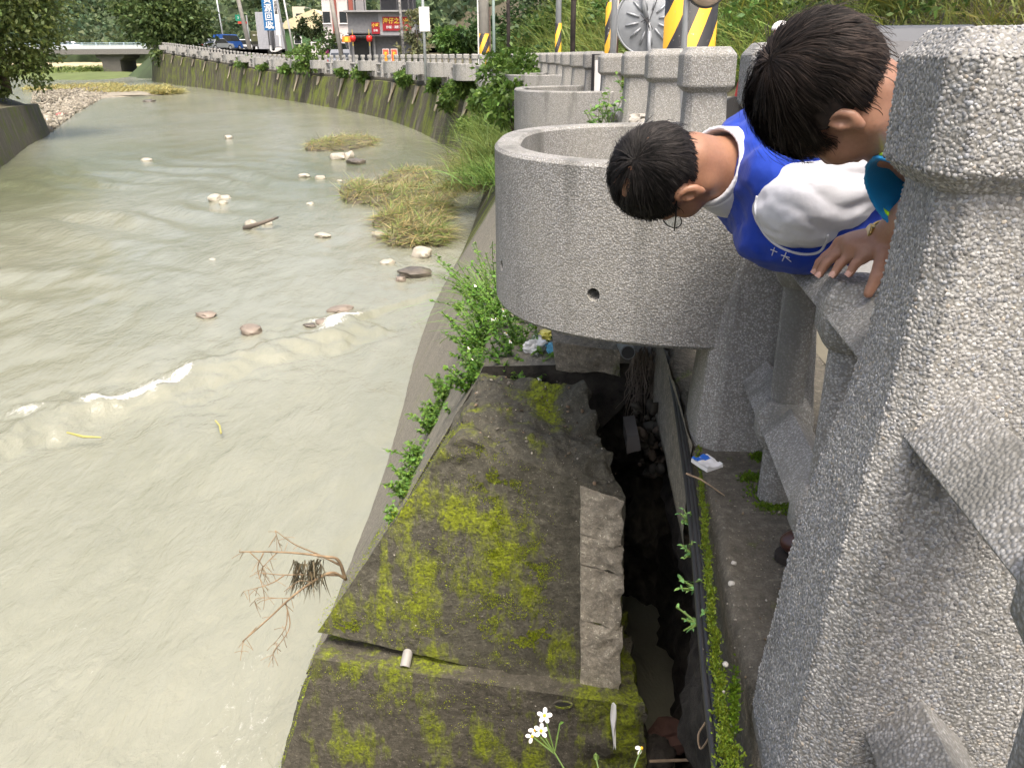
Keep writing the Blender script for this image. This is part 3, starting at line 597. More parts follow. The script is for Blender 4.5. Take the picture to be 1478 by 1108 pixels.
# ================================================================ PEOPLE
class Field:
    BIG = 0.06
    def __init__(s, lo, hi, h):
        s.lo = np.array(lo, float); s.h = h; s.n = np.ceil((np.array(hi) - s.lo) / h).astype(int) + 1; s.v = np.full(tuple(s.n), s.BIG, np.float32)
    def _reg(s, lo, hi):
        a = np.maximum(0, np.floor((np.asarray(lo) - s.lo) / s.h).astype(int)); b = np.minimum(s.n, np.ceil((np.asarray(hi) - s.lo) / s.h).astype(int) + 1)
        if (b <= a).any(): return None, None
        g = np.meshgrid(*[s.lo[i] + s.h * np.arange(a[i], b[i]) for i in range(3)], indexing='ij')
        return tuple(slice(a[i], b[i]) for i in range(3)), np.stack(g, -1)
    def put(s, fn, lo, hi, k=0.0, op='u', m=0.05):
        sl, P = s._reg(np.asarray(lo) - m, np.asarray(hi) + m)
        if sl is None: return s
        d = fn(P).astype(np.float32); v = s.v[sl]
        if op == 'u':
            r = np.minimum(v, d) if k <= 0 else np.minimum(v, d) - np.maximum(k - np.abs(v - d), 0) ** 2 / (4 * k)
        else:
            d = -d; r = np.maximum(v, d) if k <= 0 else np.maximum(v, d) + np.maximum(k - np.abs(v - d), 0) ** 2 / (4 * k)
        s.v[sl] = r; return s
    def cap(s, a, b, ra, rb=None, k=0.02, op='u'):
        a, b = np.asarray(a, float), np.asarray(b, float); rb = ra if rb is None else rb; ab = b - a; L = max(1e-9, ab @ ab); r = max(ra, rb)
        def fn(P):
            t = np.clip(((P - a) @ ab) / L, 0, 1); return np.linalg.norm(P - a - t[..., None] * ab, axis=-1) - (ra + (rb - ra) * t)
        return s.put(fn, np.minimum(a, b) - r, np.maximum(a, b) + r, k, op)
    def ell(s, c, rad, k=0.02, op='u', Rm=None):
        c = np.asarray(c, float); rad = np.asarray(rad, float); Rm = np.eye(3) if Rm is None else Rm
        def fn(P):
            q = (P - c) @ Rm; k0 = np.linalg.norm(q / rad, axis=-1); k1 = np.linalg.norm(q / rad ** 2, axis=-1); return k0 * (k0 - 1) / np.maximum(k1, 1e-6)
        e = np.abs(Rm) @ rad
        return s.put(fn, c - e, c + e, k, op)
    def cut(s, n, o):           # keep the side where (p-o).n < 0
        g = [s.lo[i] + s.h * np.arange(s.n[i]) for i in range(3)]; d = (g[0] * n[0])[:, None, None] + (g[1] * n[1])[None, :, None] + (g[2] * n[2])[None, None, :] - float(np.dot(n, o))
        s.v = np.maximum(s.v, d.astype(np.float32)); return s
    def noise(s, amp, freq, seed=0):
        band = np.abs(s.v) < s.BIG * 0.9; I = np.argwhere(band); P = s.lo + I * s.h; s.v[band] += (amp * fbm(P * np.asarray(freq), 3, seed)).astype(np.float32); return s
    def fold(s, amp, dir_, freq, seed=0):
        band = np.abs(s.v) < s.BIG * 0.9; I = np.argwhere(band); P = s.lo + I * s.h; w = P @ np.asarray(dir_) * freq + 2.6 * fbm(P * 5, 2, seed); m = 0.35 + 0.65 * sst(-0.5, 0.5, fbm(P * 9, 2, seed + 3)); s.v[band] += (amp * m * (1 - np.abs(np.sin(w)) * 2)).astype(np.float32); return s
    def mesh(s):
        v = s.v; n = v.shape; ins = v < 0; c = np.zeros((n[0] - 1, n[1] - 1, n[2] - 1), np.uint8)
        for a in (0, 1):
            for b in (0, 1):
                for d in (0, 1): c += ins[a:n[0] - 1 + a, b:n[1] - 1 + b, d:n[2] - 1 + d]
        act = (c > 0) & (c < 8); I = np.argwhere(act); idx = -np.ones(act.shape, np.int32); idx[act] = np.arange(len(I))
        cor = {(a, b, d): v[I[:, 0] + a, I[:, 1] + b, I[:, 2] + d] for a in (0, 1) for b in (0, 1) for d in (0, 1)}; S = np.zeros((len(I), 3)); cnt = np.zeros(len(I))
        for ax in range(3):
            o1, o2 = [q for q in range(3) if q != ax]
            for a in (0, 1):
                for b in (0, 1):
                    p0 = [0, 0, 0]; p0[o1], p0[o2] = a, b; p1 = list(p0); p1[ax] = 1; va, vb = cor[tuple(p0)], cor[tuple(p1)]; x = (va < 0) != (vb < 0)
                    t = va / np.where(x, va - vb, 1); pt = np.zeros((len(I), 3)); pt[:, o1], pt[:, o2], pt[:, ax] = a, b, t; S += np.where(x[:, None], pt, 0); cnt += x
        V = s.lo + (I + S / cnt[:, None]) * s.h; Fs = []
        for ax in range(3):
            o1, o2 = [(1, 2), (2, 0), (0, 1)][ax]; sl0 = [slice(None)] * 3; sl1 = [slice(None)] * 3; sl0[ax] = slice(0, n[ax] - 1); sl1[ax] = slice(1, n[ax]); A, B = ins[tuple(sl0)], ins[tuple(sl1)]
            E = np.argwhere(A != B); E = E[(E[:, o1] > 0) & (E[:, o2] > 0) & (E[:, o1] < n[o1] - 1) & (E[:, o2] < n[o2] - 1)]; fl = A[E[:, 0], E[:, 1], E[:, 2]]; q = []
            for d1, d2 in ((-1, -1), (0, -1), (0, 0), (-1, 0)):
                e = E.copy(); e[:, o1] += d1; e[:, o2] += d2; q.append(idx[e[:, 0], e[:, 1], e[:, 2]])
            q = np.stack(q, 1); q[~fl] = q[~fl][:, ::-1]; Fs.append(q)
        return V, np.vstack(Fs)
    def build(s, name, mat, parent, smooth_it=2, col=None):
        V, F = s.mesh()
        for _ in range(smooth_it):
            A = np.zeros_like(V); w = np.zeros(len(V))
            for j in range(4):
                a, b = F[:, j], F[:, (j + 1) % 4]; np.add.at(A, a, V[b]); np.add.at(w, a, 1); np.add.at(A, b, V[a]); np.add.at(w, b, 1)
            V = 0.5 * V + 0.5 * A / np.maximum(w, 1)[:, None]
        o = mk(name, V - np.array(parent.location), F, mat, parent, smooth=True, col=None if col is None else col(V)); return o
IMUP = np.array([0, math.sin(PITCH), math.cos(PITCH)]); VIEW = np.array([0, math.cos(PITCH), -math.sin(PITCH)]); XR = np.array([1.0, 0, 0])
def frame(up, fwd):
    u = nrm(up); f = nrm(fwd - u * (fwd @ u)); l = np.cross(u, f); return np.stack([f, l, u], 1)       # columns forward, left, up
def frame2(O, f, l):
    v = nrm(O - np.array((0, 0, CAM_Z))); x = nrm(np.cross(v, IMUP)); y = np.cross(x, v); I = lambda c: c[0] * x + c[1] * y + c[2] * v
    f = nrm(I(f)); l = I(l); l = nrm(l - f * (l @ f)); return np.stack([f, l, np.cross(f, l)], 1)
def head(fd, O, M, neck_to, nr=(0.056, 0.062), sc=1.0, jaw=1.0):
    W = lambda f, l, u: O + M @ (np.array([f, l, u]) * sc)
    E = lambda c, r, k=0.02, op='u', R_=None: fd.ell(W(*c), np.array(r) * sc, k, op, M if R_ is None else M @ R_)
    C = lambda a, b, ra, rb=None, k=0.02, op='u': fd.cap(W(*a), W(*b), ra * sc, None if rb is None else rb * sc, k, op)
    fd.cap(W(-0.028, 0, -0.045), neck_to, nr[0] * sc * 0.93, nr[1] * 0.93, 0.03)
    E((-0.012, 0, 0.036), (0.099, 0.077, 0.088)); E((0.026, 0, -0.030), (0.070, 0.064, 0.082), 0.03)
    for sg in (-1, 1):
        C((0.0, sg * 0.050, -0.058), (0.066, sg * 0.016, -0.102 * jaw), 0.017, 0.016, 0.03); E((0.058, sg * 0.045, -0.030), (0.026, 0.022, 0.022), 0.03)
    E((0.072, 0, 0.018), (0.022, 0.056, 0.014), 0.02); E((0.076, 0, -0.104), (0.018, 0.02, 0.015), 0.02)
    for sg in (-1, 1): E((0.100, sg * 0.032, -0.004), (0.014, 0.020, 0.012), 0.014, 's')
    for sg in (-1, 1): E((0.080, sg * 0.032, -0.004), (0.012, 0.015, 0.009), 0.004)
    C((0.090, 0, 0.008), (0.110, 0, -0.030), 0.009, 0.012, 0.012)
    for sg in (-1, 1): E((0.098, sg * 0.013, -0.034), (0.011, 0.008, 0.008), 0.006)
    E((0.093, 0, -0.062), (0.009, 0.024, 0.006), 0.006); E((0.092, 0, -0.073), (0.009, 0.020, 0.006), 0.006)
    a = R(-14); Rt = np.array([[math.cos(a), 0, -math.sin(a)], [0, 1, 0], [math.sin(a), 0, math.cos(a)]])
    for sg in (-1, 1):
        b = sg * R(16); Rz_ = np.array([[math.cos(b), -math.sin(b), 0], [math.sin(b), math.cos(b), 0], [0, 0, 1]]); Re = Rt @ Rz_
        E((-0.014, sg * 0.080, -0.010), (0.018, 0.0095, 0.029), 0.006, R_=Re); E((-0.011, sg * 0.091, -0.007), (0.0115, 0.011, 0.0195), 0.003, 's', R_=Re)
        E((-0.002, sg * 0.083, -0.012), (0.006, 0.007, 0.009), 0.004); E((-0.012, sg * 0.081, -0.038), (0.010, 0.007, 0.010), 0.006)
    return W
def hair_mat(name, c0, c1):
    t = NT(name); v = t.co(); cc = t.ramp(t.noise(v, 90, 4), [(0.3, c0), (0.75, c1)]); at_ = t.attr('Col'); cc = t.mix(1.0, cc, t.mix(t.math('COMPARE', at_.outputs['Fac'], 0.0, 0.001), at_.outputs['Color'], (1, 1, 1)), 'MULTIPLY'); t.P(Base_Color=cc, Roughness=0.68); t.b.inputs['Specular IOR Level'].default_value = 0.22; MATS[name] = t.m; return t.m
def strands(name, O, M, sc, rad, cen, whorl, line, n, length, mat, parent, lift=0.004, droop=0.0, bald=None, wid=0.0011, seed=1, fringe=None, sweep=(0, 0, 0)):
    g = np.random.default_rng(seed); D = nrm(g.standard_normal((n * 3, 3))); P = cen + D * rad; ok = line(P) > 0
    if bald is not None: ok &= bald(P, g)
    P = P[ok][:n]; n = len(P); L = length * g.uniform(0.55, 1.25, n); steps = 7; tone = g.uniform(0.6, 1.0, n)
    if fringe is not None: L = L * fringe(P)
    lf = g.uniform(0.1, 1.6, n) + (g.random(n) < 0.05) * g.uniform(0, 2.5, n); path = [P]; gl = M.T @ np.array([0, 0, -1.0]); cl = vnoise(P * 55, seed)[:, None]
    for i in range(steps):
        N_ = nrm((P - cen) / rad ** 2); d = (P - whorl); d = d - N_ * (d * N_).sum(1, keepdims=True); d = nrm(d) + 0.38 * np.stack([vnoise(P * 48 + 9.1 * j, seed + j) for j in range(3)], 1) + np.asarray(sweep) + droop * gl * (i / steps)
        d = d - N_ * (d * N_).sum(1, keepdims=True) * (0.9 if i < 4 else 0.55); P = P + nrm(d) * (L / steps)[:, None]
        q = (P - cen) / rad; r = np.linalg.norm(q, axis=1, keepdims=True); tgt = 1 + (lift * lf * (0.4 + i / steps))[:, None] / rad.mean() + 0.012 * cl
        P = cen + q / r * np.where(i >= 5, np.maximum(r * 0.4 + tgt * 0.6, 1.0), tgt) * rad; path.append(P)
    path = np.stack(path, 1)
    for sg in (-1, 1):
        e_ = (((path - np.array([-0.012, sg * 0.088, -0.012])) / (0.030, 0.03, 0.040)) ** 2).sum(-1).min(1); kk = e_ > 1; path, L, tone = path[kk], L[kk], tone[kk]
    n = len(path); Wd = O + (path * sc) @ M.T; T = nrm(np.gradient(Wd, axis=1)); N_ = nrm(Wd - (O + M @ (cen * sc))); S = nrm(np.cross(T, N_)); k = steps + 1
    tp = np.array([1, 1, 1, 1, 0.95, 0.85, 0.6, 0.2]) * wid; A = Wd + S * tp[None, :, None]; B = Wd - S * tp[None, :, None] + N_ * 0.0004
    V = np.stack([A, B], 2).reshape(-1, 3); i0 = (np.arange(n) * k * 2)[:, None] + (np.arange(k - 1) * 2)[None]; F = np.stack([i0, i0 + 1, i0 + 3, i0 + 2], -1).reshape(-1, 4)
    cc = np.repeat(np.clip(1 + 0.9 * vnoise(path[:, 0] * 40, 77) + 0.5 * g.standard_normal(n), 0.25, 3.2), 2 * k)[:, None] * np.ones((1, 3))
    return mk(name, V - np.array(parent.location), F, mat, parent, smooth=True, col=cc)
def skin_mat(name, c, red):
    t = NT(name); v = t.co(); n1 = t.noise(v, 22, 4); n2 = t.noise(v, 160, 4, 0.7); col = t.ramp(n1, [(0.3, c), (0.75, red)]); col = t.mix(t.ramp(n2, [(0.35, 0.0), (0.75, 0.35)]), col, tuple(x * 0.6 for x in c)); col = t.mix(t.ramp(t.noise(v, 45, 3), [(0.5, 0.0), (0.8, 0.5)]), col, tuple(x * 0.72 for x in red))
    t.P(Base_Color=col, Roughness=0.46, Normal=t.bump(n2, 0.18, 0.002), Subsurface_Weight=0.12, Subsurface_Radius=(0.01, 0.004, 0.002)); t.b.inputs['Subsurface Scale'].default_value = 0.6; MATS[name] = t.m; return t.m
def cloth(name, c, rough=0.75, wr=0.0):
    t = NT(name); v = t.co(); n1 = t.noise(v, 7, 4, 0.5, 0.5); n2 = t.n('TexWave', {'Vector': v, 'Scale': 260, 'Distortion': 1.5}).outputs[1]; n4 = t.noise(v, 60, 3, 0.6); cb = t.ramp(n1, [(0.3, tuple(x * 0.86 for x in c)), (0.7, c)]); cb = t.mix(t.ramp(n4, [(0.4, 0.0), (0.75, 0.22)]), cb, tuple(x * 0.7 for x in c)); t.P(Base_Color=cb, Roughness=rough, Normal=t.bump(t.math('ADD', t.math('MULTIPLY', n1, 1.0), t.math('ADD', t.math('MULTIPLY', n2, 0.03), t.math('MULTIPLY', n4, 0.12))), 0.45, 0.012)); t.b.inputs['Specular IOR Level'].default_value = 0.25; t.b.inputs['Sheen Weight'].default_value = 0.1; MATS[name] = t.m; return t.m
M_SKINA = skin_mat('skin_tan', (0.29, 0.15, 0.09), (0.35, 0.175, 0.105)); M_SKINB = skin_mat('skin_tanned', (0.28, 0.15, 0.098), (0.34, 0.175, 0.112))
M_HAIRA = hair_mat('hair_black', (0.010, 0.009, 0.009), (0.030, 0.026, 0.024)); M_HAIRB = hair_mat('hair_dark_brown', (0.012, 0.009, 0.008), (0.036, 0.026, 0.021))
M_WHITE = cloth('white_cotton', (0.66, 0.67, 0.72)); M_BLUE = cloth('blue_vest_cloth', (0.008, 0.042, 0.36)); M_TURQ = cloth('turquoise_jersey', (0.006, 0.22, 0.52)); M_LIME = cloth('lime_piping', (0.42, 0.80, 0.02)); M_TROU = cloth('dark_trousers', (0.03, 0.032, 0.04)); M_SHOE = plain('brown_leather', (0.055, 0.022, 0.015), 0.3, var=0.2)
# ---------------- the man in the blue vest
A_ = empty('person', (0.95, 1.75, 0.0)); tag(A_, 'man with glasses in blue vest and white shirt, bent over the rail, looking down', 'person')
OA = at(966, 250, d=1.72); MA = frame2(OA, (-0.1, -0.72, 0.68), (0.33, -0.70, -0.63))
NA = np.array([0.475, 1.78, 0.845]); SHL = np.array([0.535, 1.575, 0.798]); SHR = np.array([0.56, 1.985, 0.835]); PEL = np.array([1.05, 1.84, 0.83]); ELL = np.array([0.82, 1.66, 0.925]); WRL = np.array([0.93, 1.66, 0.70])
def person_a():
    fd = Field((0.15, 1.35, 0.42), (1.25, 2.2, 1.05), 0.0045); W = head(fd, OA, MA, NA, (0.057, 0.062), 0.98)
    fd.ell((0.62, 1.79, 0.815), (0.17, 0.17, 0.11), 0.04); fd.cap((0.7, 1.8, 0.81), PEL, 0.12, 0.13, 0.04); fd.cap(NA, (0.6, 1.78, 0.83), 0.065, 0.09, 0.04)
    fd.cap(SHL, ELL, 0.052, 0.043, 0.02); fd.cap(ELL, WRL, 0.043, 0.028, 0.01); fd.cap(SHR, (0.80, 2.08, 0.64), 0.052, 0.042, 0.02); fd.cap((0.80, 2.08, 0.64), (0.90, 1.98, 0.72), 0.042, 0.028, 0.01)
    for base, fw, sd in ((WRL, np.array([-0.15, 0.1, -1.0]), np.array([1, 0, -0.15])), (np.array([0.90, 1.98, 0.72]), np.array([0.2, -0.6, 0.3]), np.array([1.0, 0.3, 0]))):
        f = nrm(fw); s_ = nrm(sd); fd.ell(base + f * 0.05, (0.05, 0.05, 0.05) - 0.035 * (1 - np.abs(f) - np.abs(s_)).clip(0, 1), 0.012)
        for q, ln in zip((-1.5, -0.5, 0.5, 1.5), (0.07, 0.08, 0.078, 0.06)): a = base + f * 0.085 + s_ * q * 0.019; fd.cap(a, a + f * ln * 0.6, 0.009, 0.0085, 0.004); fd.cap(a + f * ln * 0.6, a + f * ln + (0, 0, -0.012), 0.0085, 0.0075, 0.003)
        fd.cap(base + f * 0.03 - s_ * 0.03, base + f * 0.075 - s_ * 0.055, 0.011, 0.009, 0.008)
    fd.build('body', M_SKINA, A_, 1)
    # hair
    rad = np.array([0.103, 0.082, 0.092]); cen = np.array([-0.013, 0, 0.036]); sc = 0.98
    line = lambda P: P[:, 2] - (0.002 + np.where(P[:, 0] < 0, 0.95, 0.66) * P[:, 0]) - 0.010 * vnoise(P * 60, 5)
    fh = Field((0.15, 1.5, 0.65), (0.55, 1.95, 1.02), 0.004); fh.ell(OA + MA @ (cen * sc), rad * sc * 0.97, 0, Rm=MA)
    nl = MA @ nrm(np.array([0.82, 0, -1.0])); fh.cut(nl, OA + MA @ (np.array([0, 0, 0.006]) * sc))
    for c, r_ in (((-0.030, 0.040, 0.122), (0.036, 0.007, 0.020)), ((-0.045, 0.012, 0.128), (0.030, 0.006, 0.020))): fh.ell(OA + MA @ (np.array(c) * sc), r_, 0.004, 's', MA)
    fh.noise(0.0025, (60, 60, 60), 3); fh.build('hair', M_HAIRA, A_, 1)
    def bald(P, g): e = np.minimum.reduce([(((P - (-0.030, 0.040, 0.118)) / (0.038, 0.010, 0.035)) ** 2).sum(1), (((P - (-0.045, 0.012, 0.124)) / (0.032, 0.009, 0.035)) ** 2).sum(1)]); return (e > 1) | (g.random(len(P)) < 0.10 + 0.5 * np.clip(e, 0, 1) ** 2)
    strands('hair_strands', OA, MA, sc, rad, cen, np.array([-0.085, 0.03, 0.09]), line, 9000, 0.040, M_HAIRA, A_, 0.0045, 0.25, bald, 0.0006, 2, lambda P: 1 + 0.55 * sst(0.03, 0.08, P[:, 0]), (0.15, 0.1, 0))['kind'] = 'stuff'
    lin2 = lambda P: np.where((line(P) < 0.004) & (line(P) > -0.030 * g5.random(len(P))), 1, -1); g5 = np.random.default_rng(8); strands('stubble', OA, MA, sc, rad * 0.955, cen, np.array([-0.085, 0.03, 0.09]), lin2, 2600, 0.008, M_HAIRA, A_, 0.001, 0.2, None, 0.0004, 12)['kind'] = 'stuff'
    # collar
    ax = nrm(OA + MA @ np.array([-0.02, 0, -0.06]) - NA); 
    for nm, rr, t0, t1, dr in (('collar', 0.083, 0.012, 0.062, -0.010), ('collar_band', 0.072, 0.02, 0.075, 0)):
        fc = Field((0.25, 1.55, 0.6), (0.65, 2.0, 1.02), 0.004); c0 = NA + ax * t0; c1 = NA + ax * t1
        lo_, hi_ = np.minimum(c0, c1) - 0.12, np.maximum(c0, c1) + 0.12
        def fn(P, c0=c0, L_=t1 - t0, rr=rr, dr=dr):
            t = (P - c0) @ ax; e = P - c0 - t[..., None] * ax; r = np.sqrt((e ** 2).sum(-1) * 1.0); return np.maximum(np.abs(r - (rr + dr * t / L_ + 0.010 * np.clip(-e[..., 2] / 0.08, 0, 1))) - 0.0045, np.maximum(-t - 0.02 * np.clip(-e[..., 2] / 0.08, 0, 1), t - L_))
        fc.put(fn, lo_, hi_); o = fc.build(nm, M_WHITE, A_, 1)
    # sleeve of the near arm
    fs = Field((0.38, 1.42, 0.62), (0.86, 1.80, 1.02), 0.0045); d = nrm(ELL - SHL); e = SHL + d * 0.195
    fs.cap(SHL + d * 0.02, e + d * 0.05, 0.074, 0.067, 0.01); fs.ell(SHL + (0.05, 0.05, -0.005), (0.10, 0.075, 0.082), 0.05); fs.noise(0.003, (6, 26, 34), 8); fs.fold(0.0038, nrm(d * 0.9 + np.cross(d, (0, 1, 0)) * 0.8), 62, 8); fs.noise(0.0014, (16, 60, 70), 9); fs.cut(d, e + d * 0.012); fs.cap(e - d * 0.05, e + d * 0.1, 0.054, 0.054, 0, 's'); SLO = fs.build('shirt_sleeve', M_WHITE, A_, 1)
    fs = Field((0.40, 1.8, 0.6), (0.9, 2.25, 1.02), 0.008); fs.cap(SHR, (0.72, 2.06, 0.7), 0.075, 0.062); fs.build('shirt_sleeve', M_WHITE, A_)
    # vest
    fv = Field((0.36, 1.45, 0.5), (1.3, 2.15, 1.12), 0.0055); Rt = np.eye(3)
    fv.ell((0.615, 1.79, 0.812), (0.175, 0.215, 0.148), 0.04); fv.cap(SHL + (0.02, 0.06, 0.015), SHR + (0.01, -0.03, 0.015), 0.078, 0.078, 0.05); fv.ell((0.86, 1.82, 0.83), (0.27, 0.20, 0.148), 0.06); fv.ell((1.06, 1.84, 0.83), (0.15, 0.19, 0.15), 0.05); fv.ell((0.60, 1.66, 0.715), (0.13, 0.10, 0.06), 0.06)
    fv.ell(SHL + (0.012, -0.03, -0.004), (0.086, 0.055, 0.086), 0.006, 's'); fv.cap((0.515, 1.64, 0.858), (0.74, 1.61, 0.915), 0.055, 0.055, 0.04); fv.ell((0.62, 1.83, 0.86), (0.20, 0.20, 0.125), 0.05); fv.fold(0.004, nrm(np.array([0.8, -0.3, 0.6])), 34, 4); fv.noise(0.007, (11, 8, 11), 4); fv.noise(0.004, (30, 24, 34), 6)
    ax2 = nrm(NA - np.array([0.62, 1.79, 0.82])); fv.cut(ax2, NA + ax2 * 0.028); vest = fv.build('vest', M_BLUE, A_, 1)
    from mathutils.bvhtree import BVHTree
    trees = []
    for ob in (vest, SLO): me = ob.data; vv = [Vector(v.co) + A_.location for v in me.vertices]; trees.append(BVHTree.FromPolygons(vv, [tuple(p.vertices) for p in me.polygons]))
    def surf(px, py):
        r0 = Vector(ray(px, py)).normalized(); o0 = Vector(_CM[:3, 3]); h = [t.ray_cast(o0, r0) for t in trees]; ds = [x[3] for x in h if x[3] is not None]; return None if not ds else np.array(o0 + r0 * (min(ds) - 0.0012))
    def stitch(nm, pxs, r_):
        P = [surf(*p) for p in _catmull(np.array(pxs, float), 6)]; P = [p for p in P if p is not None]
        if len(P) > 3: P = np.array(P); P = (P + np.vstack([P[:1], P[:-1]]) + np.vstack([P[1:], P[-1:]])) / 3; mb = MB(); mb.tube(P - np.array(A_.location), r_, 6); mb.build(nm, M_WHITE, A_, smooth=True)
    stitch('vest_piping', [(1093, 282), (1090, 300), (1096, 325), (1112, 347), (1135, 361), (1160, 367), (1182, 364), (1192, 350), (1195, 338)], 0.0026)
    # emblem strokes on the vest front and a yellow badge behind
    for (x0, y0, x1, y1) in ((1112, 360, 1122, 364), (1118, 357, 1114, 369), (1127, 368, 1140, 372), (1135, 364, 1129, 377), (1134, 371, 1142, 378)): stitch('vest_lettering', [(x0, y0), ((x0 + x1) / 2, (y0 + y1) / 2), (x1, y1)], 0.0010)
    # trousers and shoes
    ft = Field((0.55, 1.45, -0.02), (1.35, 2.2, 1.0), 0.011); ft.cap((0.98, 1.83, 0.82), (1.1, 1.86, 0.83), 0.145, 0.15)
    for hy, ky, fy, fx in ((1.75, 1.68, 1.63, 0.86), (1.93, 1.96, 1.99, 0.92)): ft.cap((1.06, hy, 0.78), (0.95, ky, 0.45), 0.095, 0.072, 0.05); ft.cap((0.95, ky, 0.45), (fx, fy, 0.09), 0.072, 0.058, 0.02)
    ft.noise(0.008, (12, 12, 8), 3); ft.build('trousers', M_TROU, A_)
    for fx, fy in ((0.66, 1.585), (0.76, 1.98)):
        fe_ = Field((fx - 0.12, fy - 0.1, -0.03), (fx + 0.3, fy + 0.1, 0.16), 0.005); fe_.ell((fx + 0.02, fy, 0.045), (0.075, 0.043, 0.034), 0.02); fe_.cap((fx + 0.05, fy, 0.045), (fx + 0.20, fy + 0.01, 0.055), 0.036, 0.04, 0.02); fe_.cap((fx + 0.18, fy + 0.01, 0.06), (fx + 0.19, fy + 0.02, 0.11), 0.042, 0.045, 0.02); fe_.cut((0, 0, -1), (0, 0, 0.012)); sh = fe_.build('shoe', M_SHOE, A_)
        so = MB(); pl = [(fx + 0.02 + 0.082 * math.cos(t) * (1 if math.cos(t) < 0 else 2.6), fy + 0.046 * math.sin(t), 0) for t in np.linspace(0, 2 * math.pi, 24, endpoint=False)]; so.prism(pl, (0, 0, 0.001), (0, 0, 0.016)); s_ = so.build('sole', plain('shoe_sole', (0.02, 0.015, 0.012), 0.7), sh); s_.location = -np.array(A_.location)
    # glasses
    g = empty('glasses', A_.location); tag(g, 'thin dark-framed glasses on the bent man\'s face', 'glasses'); Wp = lambda f, l, u: W(f, l, u) - np.array(A_.location); mf = plain('dark_wire', (0.02, 0.018, 0.016), 0.3, 0.6)
    for sg in (-1, 1):
        mb = MB(); mb.tube([Wp(-0.020, sg * 0.079, 0.012), Wp(0.0, sg * 0.081, 0.014), Wp(0.045, sg * 0.080, 0.010), Wp(0.100, sg * 0.070, 0.004)], 0.0017, 6); mb.build('temple', mf, g)
        ring = [Wp(0.106 - 0.10 * (abs(math.cos(t) * 0.026) ** 1.0) * 0.0 - 0.006 * (1 + sg * math.cos(t)) * 0.5, sg * 0.037 + 0.027 * math.cos(t), -0.004 + 0.019 * math.sin(t)) for t in np.linspace(0, 2 * math.pi, 22)]
        mb = MB(); mb.tube(ring, 0.0013, 6, caps=False); mb.build('rim', mf, g)
        gm = NT('lens_glass') if 'lens_glass' not in MATS else None
        if gm: gm.P(Base_Color=(0.75, 0.82, 0.80), Roughness=0.05, Transmission_Weight=0.85, IOR=1.1, Alpha=0.55); MATS['lens_glass'] = gm.m
        mb = MB(); n_ = nrm(MA[:, 0]) * 0.0006; mb.prism(ring[:-1], -n_, n_); mb.build('lens', MATS['lens_glass'], g)
    mb = MB(); mb.tube([Wp(0.107, -0.011, 0.0), Wp(0.112, 0, 0.003), Wp(0.107, 0.011, 0.0)], 0.0014, 6); mb.build('bridge', mf, g)
person_a()
